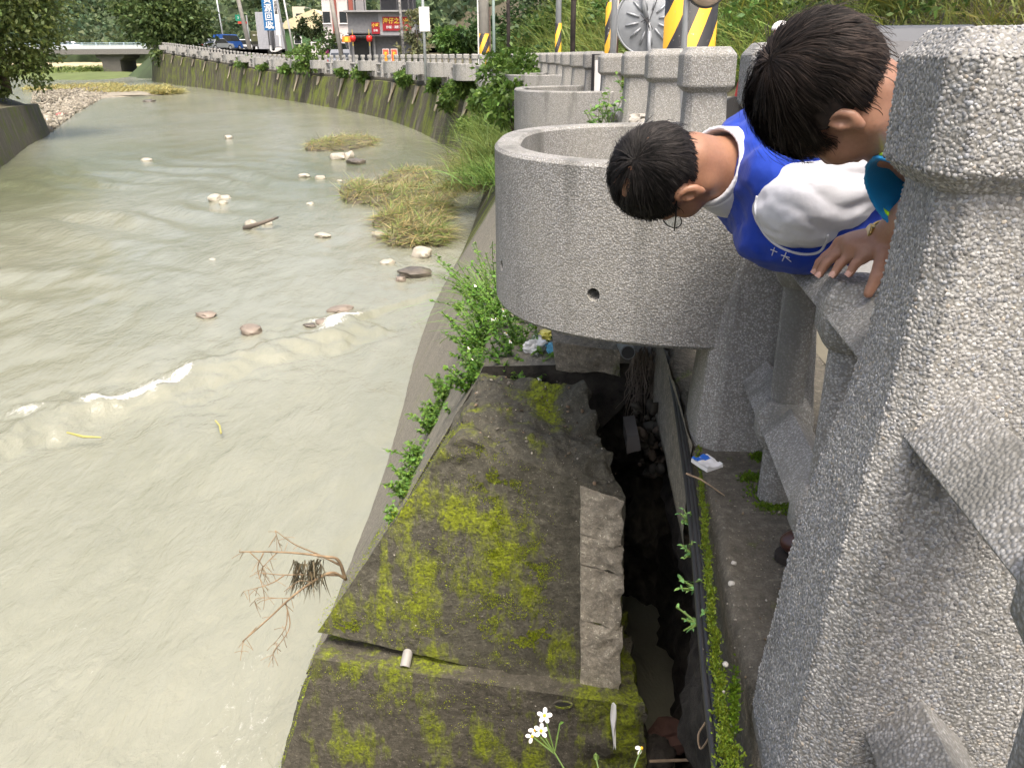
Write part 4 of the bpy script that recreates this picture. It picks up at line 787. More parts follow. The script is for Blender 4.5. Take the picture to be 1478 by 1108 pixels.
# ---------------- the man behind the nearest post
B_ = empty('person', (1.0, 1.3, 0.0)); tag(B_, 'dark-haired man leaning out behind the nearest post, one hand on the rail', 'person')
OB = at(1206, 143, d=1.35); MBf = frame2(OB, (-0.35, -0.80, 0.48), (-0.06, -0.50, -0.86))
def person_b():
    fd = Field((0.2, 0.95, 0.6), (1.35, 1.7, 1.22), 0.0043); NB_ = np.array([0.68, 1.36, 0.94]); W = head(fd, OB, MBf, NB_, (0.058, 0.064), 0.94)
    SR, SL = np.array([0.80, 1.44, 0.90]), np.array([0.84, 1.14, 0.92]); fd.ell((0.86, 1.26, 0.90), (0.17, 0.16, 0.10), 0.04); fd.cap(NB_, (0.82, 1.27, 0.91), 0.064, 0.09, 0.04); fd.cap((0.9, 1.27, 0.9), (1.22, 1.32, 0.88), 0.12, 0.125, 0.05)
    EL = np.array([0.655, 1.285, 0.855]); WR = at(1277, 346, d=1.405); fd.cap(SR, EL, 0.05, 0.042, 0.02); fd.cap(EL, WR, 0.041, 0.027, 0.012); fd.cap(SL, (0.98, 1.02, 0.72), 0.05, 0.04, 0.02); fd.cap((0.98, 1.02, 0.72), (0.86, 1.05, 0.60), 0.04, 0.027, 0.01); fd.ell((0.83, 1.06, 0.57), (0.05, 0.04, 0.03), 0.02)
    for q in range(4): a = np.array([0.80, 1.03 + 0.018 * q, 0.555]); fd.cap(a, a + (-0.04, 0, -0.02), 0.009, 0.008, 0.004); fd.cap(a + (-0.04, 0, -0.02), a + (-0.05, 0, -0.05), 0.008, 0.0075, 0.003)
    # right hand on the knot of the rail
    mcp = [at(1259, 360, d=1.392), at(1243, 357, d=1.412), at(1228, 354, d=1.434), at(1214, 352, d=1.455)]; pip = [at(1246, 372, d=1.385), at(1226, 370, d=1.408), at(1205, 369, d=1.432), at(1193, 371, d=1.455)]; tip = [at(1226, 395, d=1.382), at(1203, 396, d=1.404), at(1183, 396, d=1.43), at(1177, 391, d=1.456)]
    for a, b, c in zip(mcp, pip, tip):
        fd.cap(WR + (a - WR) * 0.15, a, 0.0125, 0.0115, 0.02); m_ = b * 0.45 + c * 0.55 + np.array([-0.002, 0, 0.004]); fd.cap(a, b, 0.0105, 0.0096, 0.005); fd.cap(b, m_, 0.0096, 0.0088, 0.003); fd.cap(m_, c, 0.0088, 0.0076, 0.002); fd.ell(b, (0.0108,) * 3, 0.003)
    fd.ell((WR + mcp[1] + mcp[2]) / 3 + (0, 0, 0.002), (0.040, 0.034, 0.018), 0.02); fd.cap(mcp[0], mcp[3], 0.012, 0.011, 0.012)
    t0 = at(1276, 368, d=1.36); t1 = at(1266, 398, d=1.335); t2 = at(1253, 424, d=1.33); fd.cap(WR, t0, 0.019, 0.015, 0.015); fd.cap(t0, t1, 0.014, 0.0115, 0.005); fd.cap(t1, t2, 0.0115, 0.0085, 0.003)
    fd.build('body', M_SKINB, B_, 1)
    mn = plain('fingernail', (0.50, 0.30, 0.24), 0.35)
    for b, c in zip(pip, tip):
        ax = nrm(c - b); m_ = nrm(np.array([-0.25, -0.55, 0.65])); m_ = nrm(m_ - ax * (m_ @ ax)); s_ = np.cross(ax, m_); mb = MB(); V = []; 
        for i in range(5):
            for j in range(5): u_ = (i / 4 - 0.5); w_ = (j / 4 - 0.45); V.append(c + ax * w_ * 0.012 + s_ * u_ * 0.0105 + m_ * (0.0080 - 0.006 * (2 * u_) ** 2 * 0.5 - 0.0012 * max(0, w_) * 2) - np.array(B_.location))
        mk('fingernail', V, grid_faces(5, 5), mn, B_, smooth=True)
    # hair
    rad = np.array([0.104, 0.085, 0.093]); cen = np.array([-0.013, 0, 0.038]); line = lambda P: np.minimum(P[:, 2] - (-0.008 + np.where(P[:, 0] < 0, 1.5, 0.50) * P[:, 0]), np.where((np.abs(P[:, 1]) > 0.05) & (P[:, 0] > -0.03) & (P[:, 0] < 0.025), P[:, 2] - 0.005, 1)) - 0.006 * vnoise(P * 80, 5)
    fh = Field((0.2, 1.0, 0.8), (0.75, 1.5, 1.22), 0.004); fh.ell(OB + MBf @ cen, rad * 0.965, 0, Rm=MBf); fh.cut(MBf @ nrm(np.array([1.25, 0, -1.0])), OB + MBf @ np.array([0, 0, -0.002])); fh.cut(MBf @ nrm(np.array([1.0, 0, -0.25])), OB + MBf @ np.array([0.095, 0, 0.03])); fh.noise(0.006, (38, 38, 38), 3); fh.build('hair', M_HAIRB, B_, 1)
    strands('hair_strands', OB, MBf, 1.0, rad, cen, np.array([-0.055, 0.03, 0.12]), line, 15000, 0.060, M_HAIRB, B_, 0.008, 0.35, None, 0.00055, 4, lambda P: 1 + 0.5 * sst(0.03, 0.09, P[:, 0]), (0.10, 0.0, -0.05))['kind'] = 'stuff'
    lin2 = lambda P: np.where((line(P) < 0.004) & (line(P) > -0.022 * g5.random(len(P))), 1, -1); g5 = np.random.default_rng(9); strands('stubble', OB, MBf, 0.97, rad * 0.955, cen, np.array([-0.055, 0.03, 0.12]), lin2, 2200, 0.010, M_HAIRB, B_, 0.001, 0.2, None, 0.0004, 14)['kind'] = 'stuff'
    # shirt
    fs = Field((0.5, 0.95, 0.6), (1.4, 1.6, 1.12), 0.007); fs.ell((0.88, 1.26, 0.90), (0.19, 0.185, 0.125), 0.03); fs.cap((0.9, 1.27, 0.9), (1.24, 1.32, 0.88), 0.145, 0.15, 0.05); fs.cap(SR + (0, -0.03, 0), SL, 0.075, 0.075, 0.04); fs.cap(SL, (0.94, 1.05, 0.77), 0.07, 0.06, 0.02); fs.noise(0.006, (14, 14, 14), 5); fs.cut(np.array([-1, 0, 0]), (0.70, 0, 0)); fs.build('shirt', M_TURQ, B_, 1)
    he = np.array([0.598, 1.302, 0.866]); d = nrm(he - np.array([0.80, 1.37, 0.92])); fz = Field((0.5, 1.15, 0.7), (0.9, 1.5, 1.05), 0.004); fz.cap((0.82, 1.38, 0.915), he + d * 0.03, 0.062, 0.066, 0.01); fz.noise(0.006, (20, 24, 24), 7); nc = nrm(d + np.array([0, 0.1, -0.25])); fz.cut(nc, he); fz.cap(he - d * 0.07, he + d * 0.2, 0.057, 0.062, 0, 's'); fz.build('sleeve', M_TURQ, B_, 1)
    a1 = nrm(np.cross(nc, (0, 1, 0))); a2 = np.cross(nc, a1); mb = MB(); mb.tube([he - nc * 0.010 + (0.0655 + 0.004 * math.sin(3 * t)) * (math.cos(t) * a1 + math.sin(t) * a2) for t in np.linspace(0, 2 * math.pi, 40)], 0.0035, 6, caps=False); o = mb.build('sleeve_piping', M_LIME, B_, smooth=True); o.location = -np.array(B_.location)
    ft = Field((0.85, 0.95, -0.02), (1.5, 1.7, 1.02), 0.012); ft.cap((1.18, 1.3, 0.87), (1.25, 1.33, 0.86), 0.14)
    for hy, ky in ((1.22, 1.15), (1.42, 1.45)): ft.cap((1.22, hy, 0.8), (1.12, ky, 0.46), 0.09, 0.07, 0.05); ft.cap((1.12, ky, 0.46), (1.08, ky, 0.08), 0.07, 0.055, 0.02)
    ft.build('trousers', M_TROU, B_)
    for ky in (1.15, 1.45):
        fe_ = Field((0.9, ky - 0.1, -0.03), (1.2, ky + 0.1, 0.16), 0.006); fe_.ell((0.98, ky, 0.045), (0.07, 0.043, 0.034), 0.02); fe_.cap((1.0, ky, 0.045), (1.12, ky, 0.055), 0.036, 0.04, 0.02); fe_.cut((0, 0, -1), (0, 0, 0.004)); fe_.build('shoe', M_SHOE, B_)
    w = empty('wristwatch', B_.location); tag(w, 'gold wristwatch on the wrist of the hand that holds the rail', 'watch'); mg = plain('gold_metal', (0.55, 0.38, 0.14), 0.25, 1.0, var=0.1); fa = nrm(EL - WR); c = WR + fa * 0.006; a1 = nrm(np.cross(fa, (0, 0, 1))); a2 = np.cross(fa, a1); LOC = np.array(B_.location)
    mb = MB(); mb.tube([c + 0.0305 * (math.cos(t) * a1 + math.sin(t) * a2) - LOC for t in np.linspace(0, 2 * math.pi, 32)], 0.0042, 8, caps=False); mb.build('strap', mg, w, smooth=True)
    n_ = nrm(-VIEW * 0.75 + IMUP * 0.3 - XR * 0.35); n_ = nrm(n_ - fa * (n_ @ fa)); s_ = np.cross(fa, n_); cc = c + n_ * 0.031 - LOC; mb = MB(); mb.prism([cc + 0.0155 * (math.cos(t) * fa + math.sin(t) * s_) for t in np.linspace(0, 2 * math.pi, 24, endpoint=False)], -n_ * 0.003, n_ * 0.004); mb.build('case', mg, w, bevel=0.001)
    mb = MB(); mb.prism([cc + n_ * 0.0045 + 0.0130 * (math.cos(t) * fa + math.sin(t) * s_) for t in np.linspace(0, 2 * math.pi, 24, endpoint=False)], n_ * 0, n_ * 0.0006); mb.build('dial', plain('watch_dial', (0.6, 0.47, 0.25), 0.25), w)
person_b()
# ================================================================ PLANTS, BUILDINGS, ROADSIDE
def hsv_jit(c, n, g, v=0.25, h=0.10):
    c = np.asarray(c, float); k = g.uniform(1 - v, 1 + v, (n, 1)); y = g.uniform(-h, h, (n, 1)); return np.clip(c * k * np.concatenate([1 + y, 1 + 0 * y, 1 - y], 1), 0.003, 1)
def leaves(P, N_, L, W, col, g, droop=0.2):
    """folded rhombic leaves: base at P, growing along N_"""
    n = len(P); N_ = nrm(N_); L = np.broadcast_to(L, (n,)); W = np.broadcast_to(W, (n,)); r = g.standard_normal((n, 3)); S = nrm(np.cross(N_, r)); U = np.cross(S, N_); D = np.array([0, 0, -1.0]) * droop
    tip = P + N_ * L[:, None] + D * L[:, None]; mid = P + N_ * (L * 0.45)[:, None] + D * (L * 0.2)[:, None]; a = mid + S * (W / 2)[:, None] + U * (W * 0.18)[:, None]; b = mid - S * (W / 2)[:, None] + U * (W * 0.18)[:, None]
    V = np.stack([P, a, tip, b], 1).reshape(-1, 3); i = np.arange(n) * 4; F = np.stack([i, i + 1, i + 2, i + 3], 1); return V, F, np.repeat(col, 4, 0)
def blades(P, D, L, W, col, bend=0.5, segs=4, g=RNG):
    """arching grass blades"""
    n = len(P); D = nrm(D); L = np.broadcast_to(L, (n,)); W = np.broadcast_to(W, (n,)); bend = np.broadcast_to(bend, (n,)); S = nrm(np.cross(D, np.array([0, 0, 1.0]) + 0.3 * g.standard_normal((n, 3)))); H = D.copy(); H[:, 2] = 0; H = nrm(H); Vv = []
    for k in range(segs + 1):
        t = k / segs; c = P + D * (L * t)[:, None] + H * (bend * L * t * t * 0.5)[:, None] + np.array([0, 0, -1.0]) * (bend * L * t * t * 0.55)[:, None]; w = W * (1 - t ** 1.5) * 0.5 + W * 0.03
        Vv += [c + S * w[:, None], c - S * w[:, None]]
    V = np.stack(Vv, 1); m = 2 * (segs + 1); i0 = (np.arange(n) * m)[:, None] + (np.arange(segs) * 2)[None]; F = np.stack([i0, i0 + 1, i0 + 3, i0 + 2], -1).reshape(-1, 4); return V.reshape(-1, 3), F, np.repeat(col, m, 0)
def merge(parts):
    V, F, C, b = [], [], [], 0
    for v, f, c in parts: V.append(v); F.append(f + b); C.append(c); b += len(v)
    return np.vstack(V), np.vstack(F), np.vstack(C)
LEAF = leafmat('leaf', 0.5, 0.35); GRASSM = leafmat('grass_blade', 0.55, 0.3); M_BARK = plain('bark', (0.09, 0.07, 0.05), 0.9, var=0.4, sc=20, bump=0.5)
def crown_leaves(blobs, n, size, col, g, dark=0.0, out=0.75):
    """leaf clumps through the volume of several lobes"""
    vol = np.array([r[0] * r[1] * r[2] for c, r in blobs]); vol /= vol.sum(); parts = []
    for (c, r), f in zip(blobs, vol):
        m = max(8, int(n * f)); nc = max(4, m // 22); D = nrm(g.standard_normal((nc, 3))); rr = g.uniform(0.45, 1.0, nc) ** 0.5; C = np.asarray(c) + D * rr[:, None] * r; k = g.integers(0, nc, m); cr = np.mean(r) * 0.17
        P = C[k] + g.standard_normal((m, 3)) * cr * (1, 1, 0.7); N_ = nrm(nrm(P - np.asarray(c)) * out + g.standard_normal((m, 3)) * 0.7 + (0, 0, 0.25)); tone = g.uniform(0.65, 1.35, nc)[k][:, None]; cc = hsv_jit(col, m, g, 0.25, 0.12) * tone
        s_ = size * g.uniform(0.6, 1.3, m); parts.append(leaves(P, N_, s_, s_ * 0.55, cc, g))
    return merge(parts)
def tree(name, label, base, height, blobs, n, size, col, seed, trunk_r=0.15, group=None, limbs=5, lean=(0, 0)):
    g = np.random.default_rng(seed); t = empty(name, base); tag(t, label, 'tree', group); b = np.asarray(base, float); mb = MB(); top = np.array([lean[0], lean[1], height * 0.6])
    z = np.linspace(0, 1, 7)[:, None]; mb.tube(top * z + 0.04 * height * np.c_[np.sin(z * 5), np.cos(z * 4) - 1, z * 0] * z, trunk_r * (1 - 0.6 * z[:, 0]), 9); mb.build('trunk', M_BARK, t, smooth=True)
    for i in range(limbs):
        c = np.asarray(blobs[i % len(blobs)][0], float); a = top * g.uniform(0.5, 0.95); q = np.linspace(0, 1, 5)[:, None]; m2 = MB(); m2.tube(a + (c - a) * q + 0.05 * height * np.sin(q * 3) * g.standard_normal(3), trunk_r * 0.45 * (1 - 0.7 * q[:, 0]), 6); m2.build('limb', M_BARK, t, smooth=True)
    V, F, C = crown_leaves(blobs, n, size, col, g); mk('crown', V, F, LEAF, t, col=C); return t
def shrub(name, label, base, r, n, size, col, seed, group=None, cat='shrub', lobes=5):
    g = np.random.default_rng(seed); t = empty(name, base); tag(t, label, cat, group); r = np.asarray(r, float)
    blobs = [(np.array([g.uniform(-0.5, 0.5) * r[0], g.uniform(-0.5, 0.5) * r[1], r[2] * g.uniform(0.5, 1.1)]), r * g.uniform(0.45, 0.7)) for _ in range(lobes)]
    V, F, C = crown_leaves(blobs, n, size, col, g); mk('foliage', V, F, LEAF, t, col=C); mb = MB()
    for c, _ in blobs: mb.tube([(0, 0, -0.05), tuple(c * 0.5 + (0.02, 0, 0)), tuple(c)], 0.02 * max(0.3, r[2]), 5)
    mb.build('stems', M_BARK, t); return t
# ---- the near hillside: tall grass as one mass, shrubs as plants
def hill_grass():
    g = np.random.default_rng(21); parts = []
    for n, y0, y1, o1, pw, L, W, colr in ((34000, 20, 54, 9, 1.3, 1.5, 0.045, (0.25, 0.34, 0.085)), (16000, 20, 56, 22, 1.0, 1.8, 0.07, (0.25, 0.31, 0.085)), (22000, 4, 22, 8, 1.2, 1.0, 0.026, (0.26, 0.31, 0.085)), (9000, 2, 22, 20, 1.0, 1.3, 0.05, (0.24, 0.30, 0.08)), (9000, 8, 50, 0.9, 1.0, 0.55, 0.03, (0.17, 0.29, 0.05)), (12000, 46, 80, 30, 1.0, 2.2, 0.10, (0.20, 0.28, 0.07))):
        nt = n // 10; s = s_at_y(y0) + (s_at_y(y1) - s_at_y(y0)) * g.random(nt); yy = fpos(s)[:, 1]; C = land_pt(s, hill_foot(yy) + 0.1 + o1 * g.random(nt) ** pw); k = g.integers(0, nt, n); P = C[k] + g.standard_normal((n, 3)) * (0.20, 0.20, 0.03); P[:, 2] -= 0.2
        D = nrm(g.standard_normal((n, 3)) * 0.42 + (0, 0, 1)); tone = (g.uniform(0.65, 1.2, nt) * (0.85 + 0.35 * vnoise(C * 0.22, 5)))[k][:, None]; dry = (g.random(nt) < 0.15)[k][:, None]; cc = hsv_jit(colr, n, g, 0.2, 0.15) * tone; cc = np.where(dry, cc * (1.35, 1.08, 1.0), cc)
        parts.append(blades(P, D, L * g.uniform(0.5, 1.35, n), W * g.uniform(0.6, 1.3, n), cc, g.uniform(0.3, 1.1, n), 4, g))
    V, F, C = merge(parts); tag(mk('hill_grass', V, F, GRASSM, col=C), 'tall wild grass covering the bank behind the road', 'grass', kind='stuff')
hill_grass()
def hill_undergrowth():
    g = np.random.default_rng(23); parts = []
    for i in range(150):
        y = g.uniform(6, 56); s = s_at_y(y); o = hill_foot(y) + 0.3 + 11 * g.random(); C = land_pt(s, o)[0]; r = g.uniform(0.5, 1.3) * (0.6 + y / 45); m = int(330); D = nrm(g.standard_normal((m, 3))); D[:, 2] = np.abs(D[:, 2]); P = C + D * r * g.uniform(0.5, 1.05, (m, 1)) * (1, 1, 0.9); col = np.array([(0.07, 0.13, 0.03), (0.12, 0.22, 0.05), (0.05, 0.095, 0.025)][i % 3]); L_ = (0.08 + 0.0045 * y) * g.uniform(0.6, 1.4, m); parts.append(leaves(P, D + 0.6 * g.standard_normal((m, 3)), L_, L_ * 0.6, hsv_jit(col, m, g, 0.35, 0.15), g))
    V, F, C = merge(parts); tag(mk('hill_undergrowth', V, F, LEAF, col=C), 'leafy undergrowth scattered through the tall grass on the bank', 'undergrowth', kind='stuff')
hill_undergrowth()
g_ = np.random.default_rng(5)
def on_hill(px, up):
    """walk out along a sight line until the bank has been climbed for `up` metres"""
    v = ray(px, 60); v = v / v[1]
    for d in np.arange(8, 110, 0.5):
        p = np.array([v[0] * d, d]); dist = np.linalg.norm(_FP - p, axis=1); i = dist.argmin()
        if p[0] > _FP[i, 0] and dist[i] > hill_foot(p[1]) + up: return np.array([p[0], p[1], land_pt(_FS[i], dist[i])[0, 2] - 0.2]), d
    return np.array([v[0] * 90, 90, 1.0]), 90.0
for px, d, r, col, lab in ((655, 1.0, (2.2, 2, 1.6), (0.10, 0.19, 0.04), 'bright green bush spilling over the far end of the balustrade, beside the grey shop'),
                           (690, 6.0, (2.4, 2.4, 2.4), (0.05, 0.095, 0.03), 'dark tree-like bush on the bank behind the striped concrete pole'), (760, 7.0, (4, 3.5, 3.0), (0.04, 0.075, 0.022), 'dark broad bush along the bank top, between two slim poles'),
                           (860, 4.5, (2.4, 2, 1.8), (0.12, 0.21, 0.05), 'pale leafy bush on the bank just left of the mirror disc'), (1010, 7.0, (3.2, 3, 2.6), (0.05, 0.09, 0.025), 'dark bush above the striped pole'),
                           (1120, 5.0, (3.0, 2.5, 2.2), (0.05, 0.095, 0.025), 'shady bush above the bare head of the nearer man'), (1215, 4.0, (2.4, 2, 1.8), (0.055, 0.10, 0.03), 'dense dark bush over the grey car'),
                           (1345, 2.5, (1.2, 1.2, 0.8), (0.16, 0.30, 0.09), 'light green broad-leaved bush right of the grey car'), (1070, 0.3, (0.5, 0.5, 0.45), (0.12, 0.26, 0.03), 'small bright bush at the road edge beside the striped pole'), (800, 9.0, (5, 4, 4.5), (0.035, 0.065, 0.02), 'tall dark thicket behind the grey pole with striped foot'), (940, 8.0, (3.0, 3, 3.0), (0.045, 0.08, 0.02), 'dark thicket behind the mirror disc'), (1290, 7.0, (5, 4, 4.0), (0.04, 0.075, 0.022), 'dark thicket high on the bank behind the grey car')):
    b, d = on_hill(px, d); shrub('bush', lab, b, r, int(2200 + 500 * r[0]), 0.09 + 0.004 * d, col, int(px), 'bushes on the bank')
# ---- far woods: one mass of crowns on the far hills
def far_wood():
    g = np.random.default_rng(31); parts = []
    N = 900; X = g.uniform(-330, 120, N); Y = far_ridge(X) - 6 + g.random(N) ** 1.3 * 130; ridge = far_ridge(X); keep = Y > ridge - 6; X, Y, ridge = X[keep], Y[keep], ridge[keep]
    Z = 1.86 + 75 * sst(0, 190, Y - ridge)
    for x, y, z in zip(X, Y, Z):
        r = g.uniform(3.5, 7.0); c = np.array([x, y, z + r * 0.75]); m = 110; D = nrm(g.standard_normal((m, 3))); D[:, 2] = np.abs(D[:, 2]) * 1.0 - 0.25; P = c + D * r * g.uniform(0.7, 1.05, (m, 1)) * (1, 1, 0.9); col = hsv_jit((0.10, 0.145, 0.07), m, g, 0.3, 0.15) * g.uniform(0.6, 1.4); s_ = r * g.uniform(0.2, 0.42, m)
        parts.append(leaves(P, D + 0.5 * g.standard_normal((m, 3)), s_, s_ * 0.8, col, g))
    V, F, C = merge(parts); tag(mk('far_wood', V, F, LEAF, col=C), 'dark wooded slopes closing the valley behind the bridge', 'woodland', kind='stuff')
far_wood()
# ---- big trees
bt = at(20, 178, d=33.5); bt[2] = -0.2
tree('bank_tree', 'big dense dark tree on the far bank wall across the river', bt, 7.5, [((0, 0, 3.4), (2.4, 2.4, 2.4)), ((-2.2, -1, 4.6), (2.4, 2.4, 2.6)), ((0.7, 1.0, 2.0), (1.3, 1.3, 1.3)), ((-1.6, -1.5, 2.0), (2.2, 2, 1.9)), ((-0.6, 1, 5.4), (2.0, 2, 1.8)), ((0.9, 0.5, 3.8), (1.3, 1.3, 1.5)), ((-4.5, -1, 4.0), (2.6, 2.5, 3.4)), ((0.9, -0.3, 0.9), (0.9, 0.9, 0.8)), ((-1.2, -2.4, 1.0), (1.3, 1.2, 0.9)), ((-3.4, -4.4, 2.2), (2.0, 1.8, 2.0)), ((-6.5, -6, 3.5), (2.5, 2.5, 3.0)), ((-1.0, -0.6, 0.5), (1.4, 1.2, 0.9)), ((-2.6, -2.6, 0.6), (1.4, 1.2, 1.0)), ((-4.4, -5.2, 0.8), (1.6, 1.4, 1.1)), ((0.3, 0.4, 1.6), (1.3, 1.2, 1.2)), ((0.6, 0.6, 5.0), (1.5, 1.4, 1.5)), ((-2.4, -1, 6.8), (2.4, 2, 1.8))], 70000, 0.19, (0.125, 0.165, 0.045), 41, 0.2)
bt = at(262, 96, d=112); bt[2] = 1.2
tree('roadside_tree', 'rounded green tree leaning over the far wall among tilted poles', bt, 9, [((-1.0, 0, 4.5), (4.2, 4, 3.4)), ((-4.5, 2, 5.5), (3.6, 3, 3.4)), ((1.6, 0, 3.4), (2.8, 2.6, 2.6)), ((-1.5, 0, 7.8), (3.4, 3, 2.6)), ((-0.6, -2, 0.6), (1.8, 1.5, 1.8)), ((0.8, -2.2, -1.6), (0.9, 0.8, 1.5))], 15000, 0.55, (0.09, 0.135, 0.042), 43, 0.25)
bt = at(452, 74, d=86); bt[2] = 0.9
tree('street_tree', 'small dark street tree in front of the green warehouse', bt, 3.8, [((0, 0, 2.9), (1.3, 1.2, 1.0)), ((-0.9, 0, 2.3), (0.9, 0.8, 0.7)), ((0.9, 0, 2.2), (0.8, 0.7, 0.7))], 1500, 0.3, (0.04, 0.06, 0.02), 45, 0.12)
for i, (px, d, r, c, lab) in enumerate(((437, 74, (1.8, 1, 1.0), (0.07, 0.11, 0.03), 'low green shrub behind the far balustrade, under the street tree'), (475, 70, (1.2, 1, 1.6), (0.06, 0.10, 0.03), 'leafy shrub beside the red and white block'), (598, 58, (1.0, 1, 2.6), (0.16, 0.17, 0.08), 'flowering pale shrub behind the white sign board'))):
    b = at(px, 78, d=d); b[2] = ramp_z(d); shrub('shrub', lab, b, r, 900, 0.28, c, 60 + i)
# creepers and weeds on the far wall
gc = np.random.default_rng(77)
LABW = ['bushy green weeds on the wall top under the far balustrade', 'grassy weeds hanging from the middle of the river wall']
def s_at_px(px):
    pr = [(739 + FPX * (p[0] / (p[1] * math.cos(PITCH) + 0.0))) for p in _FP]; 
    return float(np.interp(-px, -np.array(pr)[_FP[:, 1] > 12], _FS[_FP[:, 1] > 12])) if px < 745 else None
for i, (px, off, z, r, n, lab) in enumerate(((735, 0.5, -0.5, (0.45, 0.5, 0.35), 1500, 'thick green creeper on the wall just beyond the third planter'), (722, 0.75, -1.0, (0.4, 0.5, 0.3), 900, 'grassy tangle on the wall below the thick creeper'), (690, 0.35, -0.25, (0.6, 1.0, 0.35), 1500, 'green weeds below the planter beside the striped concrete pole'), (672, 0.6, -0.85, (0.5, 0.9, 0.5), 1100, 'weeds hanging halfway down the wall, next to pale stain'), (640, 0.3, -0.2, (0.5, 0.8, 0.3), 800, 'green weeds under the planter right of the white sign board'), (598, 0.3, -0.25, (0.6, 1.3, 0.4), 1000, 'wide clump of weeds on the wall below the grey shop'), (530, 0.35, -0.4, (0.7, 1.4, 0.6), 1000, 'long clump of weeds on the wall below the red lanterns'), (505, 0.3, -0.15, (0.5, 1.4, 0.3), 600, 'low weeds on the wall top left of the lanterns'), (455, 0.4, -0.1, (1.0, 1.4, 1.2), 900, 'tall sapling growing out of the far wall below the street tree'), (424, 0.3, -0.1, (0.6, 1.4, 0.3), 500, 'low weeds on the wall top below the white scooter'), (386, 0.3, -0.1, (0.6, 1.6, 0.3), 400, 'small weeds on the wall below the blue sign'), (360, 0.3, -0.05, (0.7, 1.8, 0.5), 500, 'weeds at the foot of the tall leaning concrete pole'))):
    s = s_at_px(px); p = foff(np.array([s]), np.array([off]))[0]; d = p[1]
    shrub('wall_weeds', lab, (p[0], p[1], float(ramp_z(d)) + z), r, n, 0.07 + 0.0034 * d, (0.10, 0.17, 0.035), 200 + i, 'weeds on the river wall', 'weeds', 6)

# ---- buildings and signs, set back from the road
def local(o, pts): return [tuple(np.asarray(p) - np.asarray(o)) for p in pts]
def txt(name, body, size, loc, rot, mat, parent, ext=0.01, align='CENTER', sx=1.0):
    cu = bpy.data.curves.new(name, 'FONT'); cu.body = body; cu.size = size; cu.extrude = ext; cu.align_x = align; cu.align_y = 'CENTER'; cu.resolution_u = 2; cu.offset = 0.012 * size
    o = bpy.data.objects.new(name, cu); COL.objects.link(o); bpy.context.view_layer.update(); me = bpy.data.meshes.new_from_object(o.evaluated_get(bpy.context.evaluated_depsgraph_get())); bpy.data.objects.remove(o)
    me.materials.clear(); me.materials.append(mat); o = bpy.data.objects.new(name, me); COL.objects.link(o); o.parent = parent; o.location = loc; o.rotation_euler = rot; o.scale = (sx, 1, 1); return o
FACE = R(90)
def box_part(parent, name, c, sz, mat, bev=0, rz=0.0): mb = MB(); mb.box(c, sz, rz); return mb.build(name, mat, parent, bevel=bev)
P_GREY = plain('grey_panel', (0.20, 0.205, 0.21), 0.7); P_DGREY = plain('dark_grey', (0.06, 0.06, 0.065), 0.6); P_RED = plain('sign_red', (0.30, 0.012, 0.02), 0.5); P_YEL = plain('sign_yellow', (0.75, 0.55, 0.05), 0.5); P_WHT = plain('white_paint', (0.75, 0.75, 0.74), 0.5, var=0.06); P_BANR = plain('banner_red', (0.62, 0.10, 0.05), 0.6); P_GLASS = plain('window_glass', (0.03, 0.035, 0.04), 0.1, spec=0.8); P_LANT = plain('lantern_red', (0.60, 0.02, 0.015), 0.4)
def building(name, label, px0, px1, d, yaw=0.0):
    a = at(px0, 78, d=d); b = at(px1, 78, d=d); w = b[0] - a[0]; t = empty(name, (a[0], d, float(ramp_z(d))), yaw); tag(t, label, 'building'); return t, w
# the eatery
t, w = building('eatery', 'grey single-storey eatery with a red and yellow signboard behind the far balustrade', 505, 601, 60, R(2)); H = 3.25; t.location.z += 0.5
box_part(t, 'wall', (w / 2, 3.0, H / 2), (w, 6.0, H), P_GREY); box_part(t, 'roof', (w / 2, 2.8, H + 0.05), (w + 0.3, 6.6, 0.1), plain('roof_edge', (0.30, 0.30, 0.30), 0.5))
box_part(t, 'fascia', (w * 0.73, -0.05, H - 0.75), (w * 0.54, 0.10, 1.45), plain('fascia_grey', (0.30, 0.305, 0.31), 0.6)); box_part(t, 'awning', (w * 0.5, -0.5, 1.78), (w * 1.04, 1.0, 0.07), P_DGREY); box_part(t, 'awning', (w * 0.17, -0.25, 1.95), (w * 0.34, 0.5, 0.07), P_DGREY)
box_part(t, 'doorway', (w * 0.2, -0.01, 0.82), (w * 0.28, 0.06, 1.64), P_GLASS); 
for fx in (0.06, 0.31, 0.38): box_part(t, 'pillar', (w * fx, -0.12, 0.9), (0.12, 0.12, 1.8), plain('pillar_grey', (0.38, 0.38, 0.37), 0.6))
sg = box_part(t, 'signboard', (w * 0.73, -0.14, H - 0.72), (w * 0.42, 0.06, 0.86), P_RED); txt('sign_text', '海仔之小吃', 0.38, (w * 0.73, -0.18, H - 0.56), (FACE, 0, 0), P_YEL, t, sx=0.98); txt('sign_text', '炒飯 · 湯麵 · 滷味', 0.19, (w * 0.73, -0.18, H - 0.94), (FACE, 0, 0), P_WHT, t)
sg = box_part(t, 'signboard', (w * 0.415, -0.16, H - 0.98), (w * 0.12, 0.05, 0.72), P_RED); txt('sign_text', '小吃', 0.26, (w * 0.415, -0.195, H - 0.82), (FACE, 0, 0), P_YEL, t); txt('sign_text', '炒飯', 0.15, (w * 0.415, -0.195, H - 1.14), (FACE, 0, 0), P_WHT, t)
for i in range(5): box_part(t, 'roof_rail', (w * (0.02 + 0.24 * i), 0.1, H + 0.45), (0.06, 0.06, 0.8), P_DGREY)
box_part(t, 'roof_rail', (w * 0.5, 0.1, H + 0.86), (w, 0.06, 0.06), P_DGREY); box_part(t, 'roof_store', (w * 0.72, 2.5, H + 0.5), (w * 0.5, 2.0, 0.85), P_DGREY)
